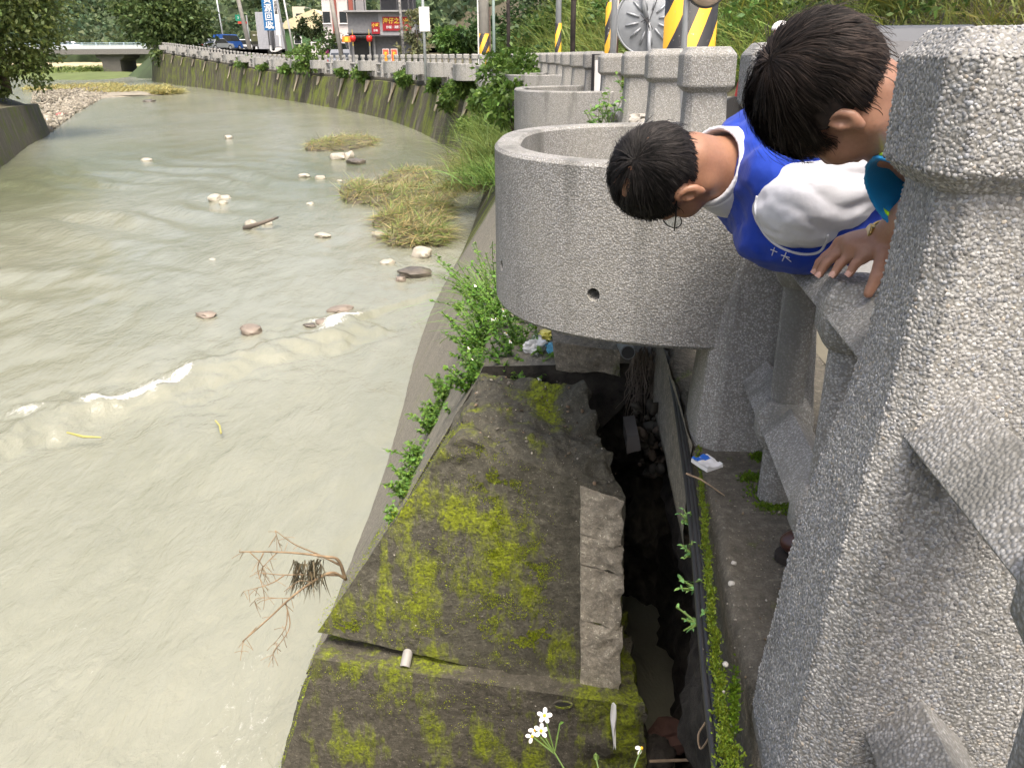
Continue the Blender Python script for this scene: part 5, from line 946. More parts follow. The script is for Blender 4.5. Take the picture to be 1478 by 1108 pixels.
bb = empty('billboard', (t.location.x, 60.6, H + 0.5 + ramp_z(60) + 0.9)); tag(bb, 'white roof billboard with large pink telephone number above the eatery', 'billboard'); box_part(bb, 'panel', (w * 0.52, 0, 1.2), (w * 1.0, 0.08, 2.1), P_WHT); txt('billboard_text', '2563456', 0.80, (w * 0.25, -0.06, 0.72), (FACE, 0, 0), plain('pink_print', (0.75, 0.05, 0.16), 0.5), bb, sx=1.0); box_part(bb, 'printed_strip', (w * 0.25, -0.055, 0.25), (w * 0.47, 0.02, 0.2), plain('blue_print', (0.05, 0.16, 0.55), 0.5)); box_part(bb, 'printed_strip', (w * 0.37, -0.066, 0.25), (w * 0.2, 0.02, 0.2), plain('olive_print', (0.45, 0.5, 0.12), 0.5))
for x in (0.1, 0.9): box_part(bb, 'strut', (w * x, 0.1, -0.4), (0.1, 0.1, 1.2), P_DGREY)
for i, px in enumerate((552, 560.5)):
    pass
for i, (px, lab) in enumerate(((557, 'red paper banner with yellow lettering, left of the pair by the eatery wall'), (569, 'red paper banner with yellow lettering, right of the pair by the eatery wall'))):
    q = at(px, 78, d=57); f = empty('banner', (q[0], 57, float(ramp_z(57))), R(3)); tag(f, lab, 'banner', 'red banners at the eatery'); box_part(f, 'cloth', (0, 0, 0.85), (0.36, 0.03, 1.15), P_BANR); box_part(f, 'border', (0, 0.012, 0.85), (0.42, 0.02, 1.21), P_WHT); txt('banner_text', '歡\n迎\n光\n臨', 0.21, (0, -0.025, 0.85), (FACE, 0, 0), P_YEL, f); box_part(f, 'pole', (-0.22, 0, 0.7), (0.025, 0.025, 1.4), P_DGREY)
for i, (px, py, lab) in enumerate(((509, 56, 'red paper lantern at the corner of the eatery'), (533, 56, 'red paper lantern over the eatery door'))):
    q = at(px, py, d=58.6); l_ = empty('lantern', q); tag(l_, lab, 'lantern', 'red lanterns of the eatery'); mb = MB(); mb.lathe([(0.08, -0.2), (0.17, -0.14), (0.21, 0), (0.17, 0.14), (0.08, 0.2)], 14); mb.build('shade', P_LANT, l_, smooth=True); mb = MB(); mb.tube([(0, 0, 0.18), (0, 0, 0.55)], 0.015, 5); mb.tube([(0, 0, -0.18), (0, 0, -0.45)], 0.03, 5); mb.build('tassel', P_YEL, l_)
q = at(500, 57, d=58.5); box = empty('orange_sign', q); tag(box, 'small orange and yellow hanging sign beside the corner lantern', 'sign'); box_part(box, 'board', (0, 0, 0), (0.55, 0.04, 0.36), plain('sign_orange', (0.8, 0.22, 0.03))); box_part(box, 'panel', (0.0, -0.03, 0), (0.22, 0.02, 0.28), P_YEL)
# red and white block
t, w = building('apartment_block', 'tall red and white tiled apartment block left of the eatery', 470, 512, 78); box_part(t, 'wall', (w / 2, 4, 4.5), (w, 8, 9), plain('white_tile', (0.62, 0.58, 0.56), 0.6)); M_REDT = plain('red_tile', (0.27, 0.075, 0.055), 0.6)
for fx in (0.42, 0.98): box_part(t, 'column', (w * fx, -0.1, 4.5), (0.42, 0.3, 9), M_REDT)
for k in range(3):
    for fx in (0.14, 0.7): b_ = box_part(t, 'window', (w * fx, -0.03, 1.6 + 2.2 * k), (w * 0.24, 0.1, 0.9), P_GLASS); box_part(b_, 'sill', (w * fx, -0.1, 1.1 + 2.2 * k), (w * 0.3, 0.12, 0.08), P_WHT)
# green warehouse
t, w = building('warehouse', 'green-walled warehouse under a cream roof behind the street tree', 414, 478, 100); box_part(t, 'wall', (w / 2, 5, 1.4), (w, 10, 2.8), plain('green_sheet', (0.07, 0.15, 0.05), 0.6, var=0.25)); mb = MB(); mb.prism([(-0.3, 0, 2.6), (w + 0.3, 0, 2.6), (w + 0.3, 0, 3.3), (w * 0.7, 0, 4.6), (w * 0.05, 0, 3.4)], (0, -0.35, 0), (0, 10.4, 0)); mb.build('roof', plain('cream_sheet', (0.62, 0.54, 0.34), 0.6), t); b_ = box_part(t, 'window', (w * 0.28, -0.03, 1.45), (0.9, 0.08, 0.85), P_WHT); box_part(b_, 'pane', (w * 0.28, -0.08, 1.3), (0.74, 0.03, 0.4), P_GLASS)
# far house on the hill
t, w = building('hill_house', 'small pale house on the wooded slope far behind the warehouse', 428, 446, 190); t.location.z = 6.5; box_part(t, 'wall', (w / 2, 3, 2), (w, 6, 4.4), plain('cream_wall', (0.60, 0.56, 0.42), 0.7)); box_part(t, 'annex', (w * 1.2, 3, 0.9), (w * 0.7, 5, 2.2), P_WHT); box_part(t, 'roof', (w * 1.2, 3, 2.1), (w * 0.9, 5.4, 0.2), plain('blue_sheet', (0.25, 0.35, 0.48), 0.5)); box_part(t, 'window', (w * 0.45, -0.02, 2.4), (1.0, 0.1, 0.9), P_GLASS)
# sign tower with blue board
t, w = building('sheet_metal_shed', 'tall pale grey sheet-metal shed behind the blue sign', 374, 416, 108); box_part(t, 'wall', (w * 0.22, 2, 2.2), (w * 0.42, 4, 4.4), plain('zinc_sheet', (0.36, 0.37, 0.40), 0.5)); box_part(t, 'wall', (w * 0.78, 2.0, 1.6), (w * 0.42, 4, 3.2), plain('zinc_sheet', (0.36, 0.37, 0.40)))
for k in range(9): box_part(t, 'rib', (w * (0.03 + 0.047 * k), -0.03, 2.2), (0.06, 0.08, 4.3), plain('zinc_rib', (0.42, 0.43, 0.46)))
q = at(394, 78, d=104); s_ = empty('pylon_sign', (q[0], 104, float(ramp_z(104)))); tag(s_, 'tall blue upright sign with white lettering on a post', 'sign'); box_part(s_, 'board', (0, 0, 5.0), (1.35, 0.2, 5.2), plain('sign_blue', (0.015, 0.13, 0.32), 0.5)); txt('sign_text', '回\n收\n資\n源\n回\n收', 0.92, (0, -0.12, 5.2), (FACE, 0, 0), P_WHT, s_); box_part(s_, 'printed_strip', (0, -0.11, 2.75), (1.0, 0.03, 0.14), P_WHT); box_part(s_, 'post', (-0.3, 0.05, 1.2), (0.14, 0.14, 2.4), P_DGREY); box_part(s_, 'post', (0.3, 0.05, 1.2), (0.14, 0.14, 2.4), P_DGREY)
q = at(405, 78, d=103); s_ = empty('pylon_sign', (q[0], 103, float(ramp_z(103)))); tag(s_, 'narrow white upright sign next to the tall blue one', 'sign'); box_part(s_, 'board', (0, 0, 4.2), (0.5, 0.15, 4.6), P_WHT); txt('sign_text', '收\n購\n廢\n鐵', 0.36, (0, -0.09, 4.8), (FACE, 0, 0), P_DGREY, s_); box_part(s_, 'post', (0.1, 0, 1.0), (0.2, 0.12, 2.0), P_WHT)
q = at(346, 26, d=118); s_ = empty('road_sign', (q[0] + 0.9, 118, float(ramp_z(118)))); tag(s_, 'green overhead road sign with red plate beside a leaning pole', 'road sign'); zz = q[2] - s_.location.z; box_part(s_, 'board', (-0.9, 0, zz), (1.15, 0.06, 0.75), plain('sign_green', (0.01, 0.22, 0.13), 0.5)); box_part(s_, 'plate', (-0.6, 0, zz - 0.58), (1.2, 0.06, 0.26), plain('plate_red', (0.6, 0.06, 0.04))); txt('sign_text', '3', 0.4, (-1.1, -0.05, zz), (FACE, 0, 0), P_WHT, s_); txt('sign_text', '←', 0.4, (-0.7, -0.05, zz), (FACE, 0, 0), P_WHT, s_); box_part(s_, 'post', (0.0, 0.05, zz / 2), (0.16, 0.16, zz + 0.6), plain('galvanised', (0.42, 0.44, 0.45), 0.45, 0.4))
# ---- bridge
def bridge():
    t = empty('bridge', (-90, 172, 0)); tag(t, 'low concrete road bridge with pale blue railing crossing the river far upstream', 'bridge'); z0, z1 = 1.55, 2.5; conc = plain('bridge_concrete', (0.16, 0.155, 0.145), 0.8, var=0.3); blue = plain('pale_blue_rail', (0.45, 0.58, 0.66), 0.5)
    box_part(t, 'deck', (-15, 4.5, (z0 + z1) / 2), (120, 9, z1 - z0), conc); box_part(t, 'parapet', (-15, 0.1, z1 + 0.35), (120, 0.25, 0.7), plain('parapet_white', (0.50, 0.54, 0.56), 0.6)); box_part(t, 'parapet', (-15, 8.9, z1 + 0.35), (120, 0.25, 0.7), P_WHT)
    for z in (0.85, 1.1): box_part(t, 'rail', (-15, 0.1, z1 + z), (120, 0.10, 0.08), blue)
    for i in range(36): box_part(t, 'rail_post', (-66 + 2.7 * i, 0.1, z1 + 0.9), (0.12, 0.12, 0.6), blue)
    for x in (11.6, -40):
        mb = MB(); mb.prism([(x - 2.9, 0, z0), (x + 2.9, 0, z0), (x + 2.7, 0, z0 - 0.55), (x + 1.8, 0, z0 - 1.1), (x + 1.7, 0, -2.6), (x - 1.7, 0, -2.6), (x - 1.8, 0, z0 - 1.1), (x - 2.7, 0, z0 - 0.55)], (0, 0.8, 0), (0, 8.2, 0)); mb.build('pier', plain('pier_concrete', (0.10, 0.095, 0.085), 0.9), t)
bridge()
# ---- poles
def striped(name, c0=(0.72, 0.38, 0.02), c1=(0.018, 0.018, 0.02), freq=1.0, slope=1.0):
    if name in MATS: return MATS[name]
    t = NT(name); s = t.n('SeparateXYZ', {0: t.co()}); k = t.math('FRACT', t.math('MULTIPLY', t.math('SUBTRACT', s.outputs[2], t.math('MULTIPLY', s.outputs[0], slope)), freq)); wear = t.noise(t.co(), 30, 4)
    c = t.ramp(k, [(0.0, c0), (0.5, c1)], 'CONSTANT'); c = t.mix(t.ramp(wear, [(0.66, 0.0), (0.72, 0.7)]), c, (0.5, 0.48, 0.43)); t.P(Base_Color=c, Roughness=0.6); MATS[name] = t.m; return t.m
GALV = plain('galvanised_pole', (0.40, 0.42, 0.44), 0.45, 0.3, var=0.15); CONC = plain('pole_concrete', (0.40, 0.38, 0.34), 0.85, var=0.15, sc=3); RUST = plain('rusty_black', (0.055, 0.045, 0.04), 0.7, var=0.7, sc=5)
def pole(label, px, d, top, r, mat, lean=0.0, name='pole', rt=None, base_z=None, cat='pole'):
    v = at(px, 70, d=d); bz = float(ramp_z(d)) if base_z is None else base_z; t = empty(name, (v[0], d, bz)); tag(t, label, cat); mb = MB(); mb.tube([(0, 0, -0.1), (lean * top * 0.5, 0, top * 0.5), (lean * top, 0, top)], [r, (r + (rt or r)) / 2, rt or r], 14); mb.build('shaft', mat, t, smooth=True); return t
def sleeve(t, z0, z1, r, freq, slope, nm): mb = MB(); mb.tube([(0, 0, z0), (0, 0, z1)], r, 16); return mb.build('warning_band', striped(nm, freq=freq, slope=slope), t, smooth=True)
t = pole('thick concrete pole with broad yellow and black warning stripes', 994, 7.2, 5, 0.205, CONC, 0.0, 'utility_pole'); sleeve(t, 0.0, 1.55, 0.212, 1.85, 2.6, 'warn_big')
t = pole('slim grey post in front of the thick striped pole, holding a round mirror', 989.5, 5.9, 3.2, 0.020, GALV, -0.01, 'mirror_post')
m_ = MB(); m_.lathe([(0.02, -0.02), (0.11, -0.02), (0.125, 0.0), (0.115, 0.03), (0.06, 0.05), (0.0, 0.055)], 28); o = m_.build('mirror', [plain('mirror_back', (0.45, 0.36, 0.28), 0.35, 0.4)], t, smooth=True); o.rotation_euler = (R(80), 0, 0); o.location = (0.10, -0.03, 1.475); m_ = MB(); m_.tube([(0.125 * math.cos(a), 0.125 * math.sin(a), 0) for a in np.linspace(0, 2 * math.pi, 30)], 0.008, 6); rr = m_.build('rim', plain('dark_rubber', (0.05, 0.05, 0.05)), t); rr.rotation_euler = (R(80), 0, 0); rr.location = (0.10, -0.03, 1.475)
# traffic mirror seen from behind
q = at(936, 30, d=9.6); t = empty('traffic_mirror', (q[0] - 0.05, 9.75, 0.0)); tag(t, 'large round steel back of a convex traffic mirror with radial ribs', 'traffic mirror'); rad = 0.345; cz = q[2]; DISC = plain('zinc_disc', (0.33, 0.35, 0.37), 0.5, 0.35, var=0.12, sc=14)
m_ = MB(); m_.lathe([(0.0, -0.055), (0.10, -0.050), (0.22, -0.030), (rad * 0.93, 0.0), (rad, 0.004), (rad, 0.022), (rad * 0.9, 0.022)], 48); o = m_.build('disc', DISC, t, smooth=True); ROTM = (R(90), 0, 0); o.rotation_euler = (R(-90), 0, 0); o.location = (0.05, -0.12, cz); o.rotation_euler = (R(90) + math.pi, 0, 0)
for k in range(12):
    a = k * math.pi / 6 + 0.2; p0 = np.array([0.05 + 0.11 * math.cos(a), -0.172, cz + 0.11 * math.sin(a)]); p1 = np.array([0.05 + 0.25 * math.cos(a), -0.147, cz + 0.25 * math.sin(a)]); m_ = MB(); m_.tube([p0, (p0 + p1) / 2 + (0, -0.006, 0), p1], [0.010, 0.013, 0.010], 8); m_.build('rib', DISC, t, smooth=True)
m_ = MB(); m_.tube([(0.05 + rad * math.cos(a), -0.12, cz + rad * math.sin(a)) for a in np.linspace(0, 2 * math.pi, 48)], 0.011, 8, caps=False); m_.build('rim', GALV, t, smooth=True)
m_ = MB(); m_.tube([(0.03, -0.19, cz), (-0.02, -0.20, cz + 0.16), (-0.05, -0.2, cz + 0.8)], 0.024, 10); m_.build('arm', GALV, t, smooth=True); m_ = MB(); m_.tube([(0.05, -0.185, cz - 0.02), (0.08, -0.19, cz - 0.5)], 0.02, 10); m_.build('bracket', GALV, t, smooth=True)
m_ = MB(); g9 = np.random.default_rng(3)
for k in range(7): m_.tube([(0.0 + g9.uniform(-.05, .05), -0.225, cz + g9.uniform(-.04, .06)), (0.03, -0.235, cz + g9.uniform(-.05, .05)), (g9.uniform(-.05, .1), -0.225, cz + g9.uniform(-.12, .02))], 0.004, 5)
m_.build('wire_tie', P_DGREY, t); m_ = MB(); m_.tube([(0.055, -0.2, cz), (0.12, -0.2, cz + 0.2), (0.16, -0.2, cz + 0.8)], 0.005, 5); m_.build('cable', P_DGREY, t)
t = pole('slim silver post beside the round mirror disc', 884.5, 9.4, 4, 0.030, GALV, 0, 'sign_post'); t = pole('yellow and black striped post left of the mirror disc', 880, 9.9, 1.62, 0.055, CONC, 0.02, 'striped_post'); sleeve(t, 0.0, 1.6, 0.058, 2.6, 3.2, 'warn_small'); t = pole('rusty thin post behind the silver post', 890, 10.2, 4, 0.018, plain('rust', (0.14, 0.07, 0.05)), 0, 'rusty_post')
t = pole('black and rusty lamp post behind the middle of the balustrade', 826.5, 13.5, 5, 0.040, RUST, 0.0, 'lamp_post'); t = pole('grey steel pole with a small striped band at its foot', 805.5, 17, 6, 0.055, GALV, 0.0, 'steel_pole'); sleeve(t, 0.4, 1.62, 0.06, 2.2, 3.0, 'warn_mid')
t = pole('speckled black lamp post, left of the grey steel pole', 734, 24, 6, 0.05, RUST, 0.0, 'lamp_post'); t = pole('thin pale green post behind the balustrade', 713, 30, 6, 0.05, plain('pale_green', (0.35, 0.45, 0.42)), 0, 'steel_pole')
t = pole('thick concrete utility pole with striped foot beyond the third planter', 699, 31, 8, 0.17, CONC, 0.004, 'utility_pole'); sleeve(t, 0.3, 1.75, 0.178, 1.5, 2.2, 'warn_far'); m_ = MB(); m_.tube([(-0.2, 0, 0), (-0.2, 0, 8)], 0.03, 6); m_.build('conduit', P_WHT, t); m_ = MB(); m_.tube([(0.2, 0, 0.9), (0.2, 0, 2.6)], 0.04, 6); m_.build('conduit', plain('brown_pipe', (0.14, 0.10, 0.08)), t)
t = pole('pale pole carrying a blank white sign board before the eatery', 613, 38, 7, 0.06, plain('pale_steel', (0.48, 0.52, 0.54), 0.5), 0.0, 'sign_post'); q = at(613, 28, d=37.9); box_part(t, 'board', (0.05, -0.1, q[2]), (0.44, 0.04, 0.95), P_WHT)
t = pole('black and white speckled pole before the eatery sign', 583, 50, 8, 0.08, plain('speckled_paint', (0.30, 0.29, 0.28), 0.6, var=0.95, sc=7), -0.03, 'lamp_post')
t = pole('tilted concrete pole at the corner of the eatery', 495, 62, 9, 0.16, CONC, -0.12, 'utility_pole', 0.13); t = pole('tall tilted concrete pole beside the green road sign', 361, 108, 14, 0.26, CONC, -0.13, 'utility_pole', 0.2); t = pole('leaning pole with a lamp arm, left of the roadside tree', 229, 118, 16, 0.17, CONC, -0.20, 'lamp_post', 0.1); m_ = MB(); m_.tube([(-1.9, 0, 8.2), (-1.2, 0, 9.0), (0.2, 0, 9.4)], 0.06, 6); m_.build('lamp_arm', GALV, t); t = pole('leaning concrete pole in front of the roadside tree', 271, 112, 16, 0.17, CONC, -0.22, 'utility_pole', 0.12); t = pole('slender pole next to the warehouse', 424, 96, 10, 0.09, P_WHT, -0.10, 'lamp_post'); t = pole('slender lamp post before the sheet-metal shed', 414, 98, 10, 0.12, GALV, -0.10, 'lamp_post'); t = pole('far slim lamp post among the parked cars', 325, 150, 9, 0.12, GALV, -0.05, 'lamp_post')
# ---- vehicles
def car(label, px, py, d, yaw, col, L=4.3, Wd=1.75, Hh=1.45, name='car', van=False, z=None, rough=0.3):
    q = at(px, py, d=d); t = empty(name, (q[0], d, q[2] if z is None else z), yaw); tag(t, label, 'van' if van else 'car'); m = plain('paint_' + '%02x%02x%02x' % tuple(int(255 * c) for c in col), col, rough, 0.1, var=0.05)
    hb = Hh * (0.58 if not van else 0.55); prof = [(-L / 2, 0.25), (-L / 2, hb * 0.85), (-L * 0.47, hb), (-L * (0.47 if van else 0.33), Hh if van else hb * 1.04), (-L * (0.45 if van else 0.22), Hh), (L * (0.25 if van else 0.12), Hh), (L * (0.40 if van else 0.27), hb * 1.05), (L * 0.47, hb * 0.9), (L / 2, hb * 0.6), (L / 2, 0.25)]
    body = [(x, 0, z_) for x, z_ in prof]; mb = MB(); mb.prism(body, (0, -Wd / 2, 0), (0, Wd / 2, 0)); b = mb.build('body', m, t, bevel=0.07)
    g0 = [(-L * 0.31, hb * 1.03), (-L * 0.215, Hh * 0.96), (L * 0.11, Hh * 0.96), (L * 0.245, hb * 1.05)] if not van else [(-L * 0.42, hb * 1.03), (-L * 0.42, Hh * 0.94), (L * 0.24, Hh * 0.94), (L * 0.37, hb * 1.06)]
    for sg in (-1, 1): mb = MB(); mb.prism([(x, 0, z_) for x, z_ in g0], (0, sg * (Wd / 2 - 0.02), 0), (0, sg * (Wd / 2 + 0.012), 0)); mb.build('side_window', P_GLASS, t)
    (x0, z0), (x1, z1) = prof[3], prof[4]; 
    for (xa, za), (xb, zb), nm in ((prof[3], prof[4], 'rear_window'), (prof[6], prof[5], 'windscreen')):
        dx = 0.02 if nm == 'windscreen' else -0.02; mb = MB(); mb.add([(xa + dx, -Wd * 0.42, za + 0.03), (xa + dx, Wd * 0.42, za + 0.03), (xb + dx, Wd * 0.42, zb - 0.06), (xb + dx, -Wd * 0.42, zb - 0.06), (xa, -Wd * 0.42, za), (xa, Wd * 0.42, za), (xb, Wd * 0.42, zb - 0.1), (xb, -Wd * 0.42, zb - 0.1)], [(0, 1, 2, 3), (4, 7, 6, 5), (0, 4, 5, 1), (1, 5, 6, 2), (2, 6, 7, 3), (3, 7, 4, 0)]); mb.build(nm, P_GLASS, t)
    for x in (-L * 0.3, L * 0.31):
        for sg in (-1, 1): mb = MB(); mb.tube([(x, sg * (Wd / 2 - 0.2), 0.32), (x, sg * (Wd / 2 + 0.02), 0.32)], 0.32, 16); wh = mb.build('wheel', plain('tyre', (0.02, 0.02, 0.02), 0.8), t); mb = MB(); mb.tube([(x, sg * (Wd / 2 + 0.0), 0.32), (x, sg * (Wd / 2 + 0.03), 0.32)], 0.19, 12); mb.build('rim', GALV, wh)
    for sg in (-1, 1): mb = MB(); mb.box((-L / 2, sg * Wd * 0.38, hb * 0.78), (0.06, 0.3, 0.2)); mb.build('tail_light', plain('tail_red', (0.5, 0.02, 0.02), 0.3), t); mb = MB(); mb.box((L / 2 - 0.06, sg * Wd * 0.36, hb * 0.62), (0.08, 0.36, 0.14)); mb.build('headlight', plain('lamp_clear', (0.7, 0.7, 0.68), 0.15), t)
    return t
t = car('dark grey hatchback passing behind the nearer man, only its roof showing', 1303, 62, 16.0, R(84), (0.055, 0.062, 0.075), 4.2, 1.75, 1.5, z=0.0, rough=0.55); m_ = MB(); m_.tube([(-0.55, -0.4, 1.48), (-0.62, -0.4, 1.70)], 0.008, 5); m_.build('antenna', P_DGREY, t); m_ = MB(); m_.tube([(-0.2, 0.3, 1.48), (-0.3, 0.3, 1.60)], 0.01, 5); m_.build('antenna', P_DGREY, t)
ZJ = 1.875
for args in (('white car at the far junction, nearest the roadside tree', 283, 74, 132, R(20), (0.62, 0.64, 0.66)), ('grey car waiting behind the small blue truck', 316, 76, 122, R(60), (0.25, 0.27, 0.28)), ('dark car among the parked white vans', 341, 62, 160, R(10), (0.04, 0.045, 0.05)), ('white car in the middle of the parked row', 317, 62, 166, R(5), (0.65, 0.66, 0.66))): car(*args, z=ZJ)
for args in (('white van at the left end of the far parked row', 300, 62, 168, R(5), (0.68, 0.69, 0.69)), ('white van at the right end of the far parked row', 353, 62, 166, R(0), (0.68, 0.69, 0.69))): car(*args, L=5.2, Hh=2.1, van=True, z=ZJ)
car('small blue truck at the far junction', 330, 76, 124, R(70), (0.03, 0.10, 0.35), L=4.6, Hh=2.0, van=True, z=ZJ); car('white sedan crossing the far bridge', 101, 62, 176, R(2), (0.7, 0.71, 0.71), z=2.52); car('white van parked beside the red and white block', 478, 76, 74, R(80), (0.62, 0.60, 0.58), L=4.6, Hh=1.9, van=True, z=float(ramp_z(74))); car('grey car half behind the corner pole of the eatery', 501, 76, 66, R(75), (0.22, 0.23, 0.25), z=float(ramp_z(66)))
q = at(375, 73, d=126); t = empty('army_truck', (q[0], 126, ZJ), R(4)); tag(t, 'olive green canvas-backed truck seen from behind, beside the sheet-metal shed', 'truck'); OL = plain('olive', (0.075, 0.08, 0.035), 0.8); box_part(t, 'canvas', (0, 2, 1.75), (2.2, 4.0, 1.5), OL, 0.15); box_part(t, 'tailgate', (0, -0.05, 0.85), (2.1, 0.1, 0.5), plain('dark_olive', (0.02, 0.022, 0.012), 0.8)); box_part(t, 'chassis', (0, 2, 0.6), (1.9, 4.4, 0.25), P_DGREY)
for x in (-0.55, 0, 0.55): box_part(t, 'rear_window', (x, -0.02, 1.95), (0.35, 0.06, 0.2), plain('pale_plastic', (0.4, 0.4, 0.36)))
for x in (-0.85, 0.85):
    for y in (0.3, 3.6): mb = MB(); mb.tube([(x - 0.13, y, 0.42), (x + 0.13, y, 0.42)], 0.42, 14); mb.build('wheel', plain('tyre', (0.02, 0.02, 0.02)), t)
# ---- riders and scooters
def rider(label, x, y, z, yaw, shirt, helmet, h=1.0, ride=True):
    t = empty('person', (x, y, z), yaw); tag(t, label, 'person'); L = np.array((0.0, 0.0, 0.0)); fd = Field((-0.5, -0.6, -0.05), (0.5, 0.6, 1.75), 0.018); base = Field; t0 = t.location.copy(); t.location = (0, 0, 0)
    fd.ell((0, 0.05, 1.42), (0.085, 0.10, 0.12)); fd.cap((0, 0.02, 1.30), (0, -0.05, 0.80), 0.12, 0.13, 0.05); fd.cap((0, 0.03, 1.3), (0, 0.03, 1.36), 0.055, 0.055, 0.03)
    for sg in (-1, 1):
        fd.cap((sg * 0.17, 0.0, 1.22), (sg * 0.24, 0.16, 1.0), 0.05, 0.042, 0.03); fd.cap((sg * 0.24, 0.16, 1.0), (sg * 0.22, 0.40, 1.02), 0.04, 0.03, 0.02); fd.cap((sg * 0.09, -0.05, 0.78), (sg * 0.14, 0.32, 0.72), 0.075, 0.06, 0.03); fd.cap((sg * 0.14, 0.32, 0.72), (sg * 0.13, 0.28, 0.32), 0.06, 0.045, 0.02); fd.cap((sg * 0.13, 0.26, 0.31), (sg * 0.13, 0.40, 0.30), 0.04, 0.03, 0.02)
    fd.build('body', M_SKINB, t); fs = Field((-0.4, -0.4, 0.6), (0.4, 0.4, 1.4), 0.02); fs.cap((0, 0.02, 1.28), (0, -0.05, 0.80), 0.15, 0.155, 0.05)
    for sg in (-1, 1): fs.cap((sg * 0.16, 0.0, 1.24), (sg * 0.23, 0.13, 1.05), 0.075, 0.065, 0.04)
    fs.build('jacket', shirt, t); fl = Field((-0.3, -0.3, 0.2), (0.3, 0.5, 0.95), 0.02)
    for sg in (-1, 1): fl.cap((sg * 0.09, -0.05, 0.78), (sg * 0.14, 0.32, 0.72), 0.09, 0.075, 0.03); fl.cap((sg * 0.14, 0.32, 0.72), (sg * 0.13, 0.28, 0.38), 0.072, 0.06, 0.02)
    fl.build('trousers', M_TROU, t); fh = Field((-0.25, -0.2, 1.3), (0.25, 0.3, 1.75), 0.012); fh.ell((0, 0.04, 1.46), (0.125, 0.145, 0.13)); fh.cut((0, 0.15, -1.0), (0, 0.05, 1.44)); fh.build('helmet', helmet, t); t.location = t0; t.scale = (h, h, h); return t
def scooter(label, x, y, z, yaw, col):
    t = empty('scooter', (x, y, z), yaw); tag(t, label, 'scooter'); m = plain('scooter_%d' % int(col[0] * 999 + col[2] * 77), col, 0.3); tb = plain('tyre', (0.02, 0.02, 0.02))
    for yy in (-0.55, 0.62): mb = MB(); mb.tube([(-0.05, yy, 0.25), (0.05, yy, 0.25)], 0.25, 16); mb.build('wheel', tb, t)
    mb = MB(); mb.prism([(0, -0.85, 0.45), (0, -0.75, 0.68), (0, -0.1, 0.66), (0, 0.0, 0.34), (0, 0.35, 0.32), (0, 0.42, 0.9), (0, 0.52, 0.92), (0, 0.60, 0.45), (0, 0.4, 0.2), (0, -0.2, 0.2)], (-0.15, 0, 0), (0.15, 0, 0)); mb.build('fairing', m, t, bevel=0.04); mb = MB(); mb.box((0, -0.42, 0.72), (0.26, 0.7, 0.1)); mb.build('saddle', P_DGREY, t, bevel=0.04); mb = MB(); mb.tube([(-0.3, 0.38, 1.02), (0, 0.46, 1.0), (0.3, 0.38, 1.02)], 0.018, 8); mb.tube([(0, 0.46, 0.9), (0, 0.46, 1.0)], 0.03, 8); mb.build('handlebar', P_DGREY, t); return t
q = at(1129, 60, d=12.5); scooter('red scooter under the rider in red behind the second post', q[0], 12.5, 0.0, R(100), (0.4, 0.02, 0.02)); rider('scooter rider in red jacket and white helmet behind the second post', q[0], 12.5, 0.0, R(100), cloth('red_jacket', (0.55, 0.02, 0.02)), P_WHT, 0.94)
q = at(474, 76, d=70); zz = float(ramp_z(70)); rider('rider in a pink top beside the white van', q[0], 70, zz, R(60), cloth('pink_top', (0.75, 0.16, 0.36)), P_DGREY); scooter('dark scooter under the rider in pink', q[0], 70, zz, R(60), (0.03, 0.03, 0.035))
q = at(403, 76, d=104); scooter('white scooter parked under the narrow white sign', q[0] + 0.6, 100, float(ramp_z(100)), R(80), (0.65, 0.65, 0.65)); q = at(468, 76, d=72); scooter('black and white scooter parked left of the rider in pink', q[0] - 0.6, 73, float(ramp_z(73)), R(95), (0.12, 0.12, 0.13))
q = at(306, 64, d=150); rider('distant rider in red at the far junction', q[0], 150, ZJ, R(180), MATS['red_jacket'], P_WHT); scooter('distant scooter under the rider in red at the far junction', q[0], 150, ZJ, R(180), (0.3, 0.02, 0.03))
# overhead wires
for i, (z0, z1, lab) in enumerate(((7.2, 6.0, 'upper overhead wire strung between the tilted poles'), (6.4, 5.2, 'lower overhead wire strung between the tilted poles'))):
    a = np.array([-29.5, 108, z0 + 3]); b = np.array([-49, 118, z1 + 3]); tt = np.linspace(0, 1, 14)[:, None]; P = a + (b - a) * tt; P[:, 2] -= 0.8 * np.sin(np.pi * tt[:, 0]); mb = MB(); mb.tube(P, 0.02, 5); tag(mb.build('overhead_wire', P_DGREY), lab, 'wire')
# ================================================================ NEAR DETAILS
def leaf2(P, N_, L, W, col, g, droop=0.25):
    n = len(P); N_ = nrm(N_); L = np.broadcast_to(L, (n,))[:, None]; W = np.broadcast_to(W, (n,))[:, None]; S = nrm(np.cross(N_, np.array([0, 0, 1.0]) + 0.35 * g.standard_normal((n, 3)))); U = np.cross(S, N_); D = np.array([0, 0, -1.0]) * droop
    c = lambda t: P + N_ * L * t + D * L * t * t
    V = np.stack([P, c(0.35), c(0.7), c(1.0), c(0.30) + S * W * 0.5 + U * W * 0.16, c(0.62) + S * W * 0.40 + U * W * 0.14, c(0.30) - S * W * 0.5 + U * W * 0.16, c(0.62) - S * W * 0.40 + U * W * 0.14], 1)
    T = np.array([(0, 4, 1), (4, 5, 1), (1, 5, 2), (5, 3, 2), (0, 1, 6), (1, 7, 6), (1, 2, 7), (2, 3, 7)]); F = (T[None] + (np.arange(n) * 8)[:, None, None]).reshape(-1, 3); return V.reshape(-1, 3), F, np.repeat(col, 8, 0)
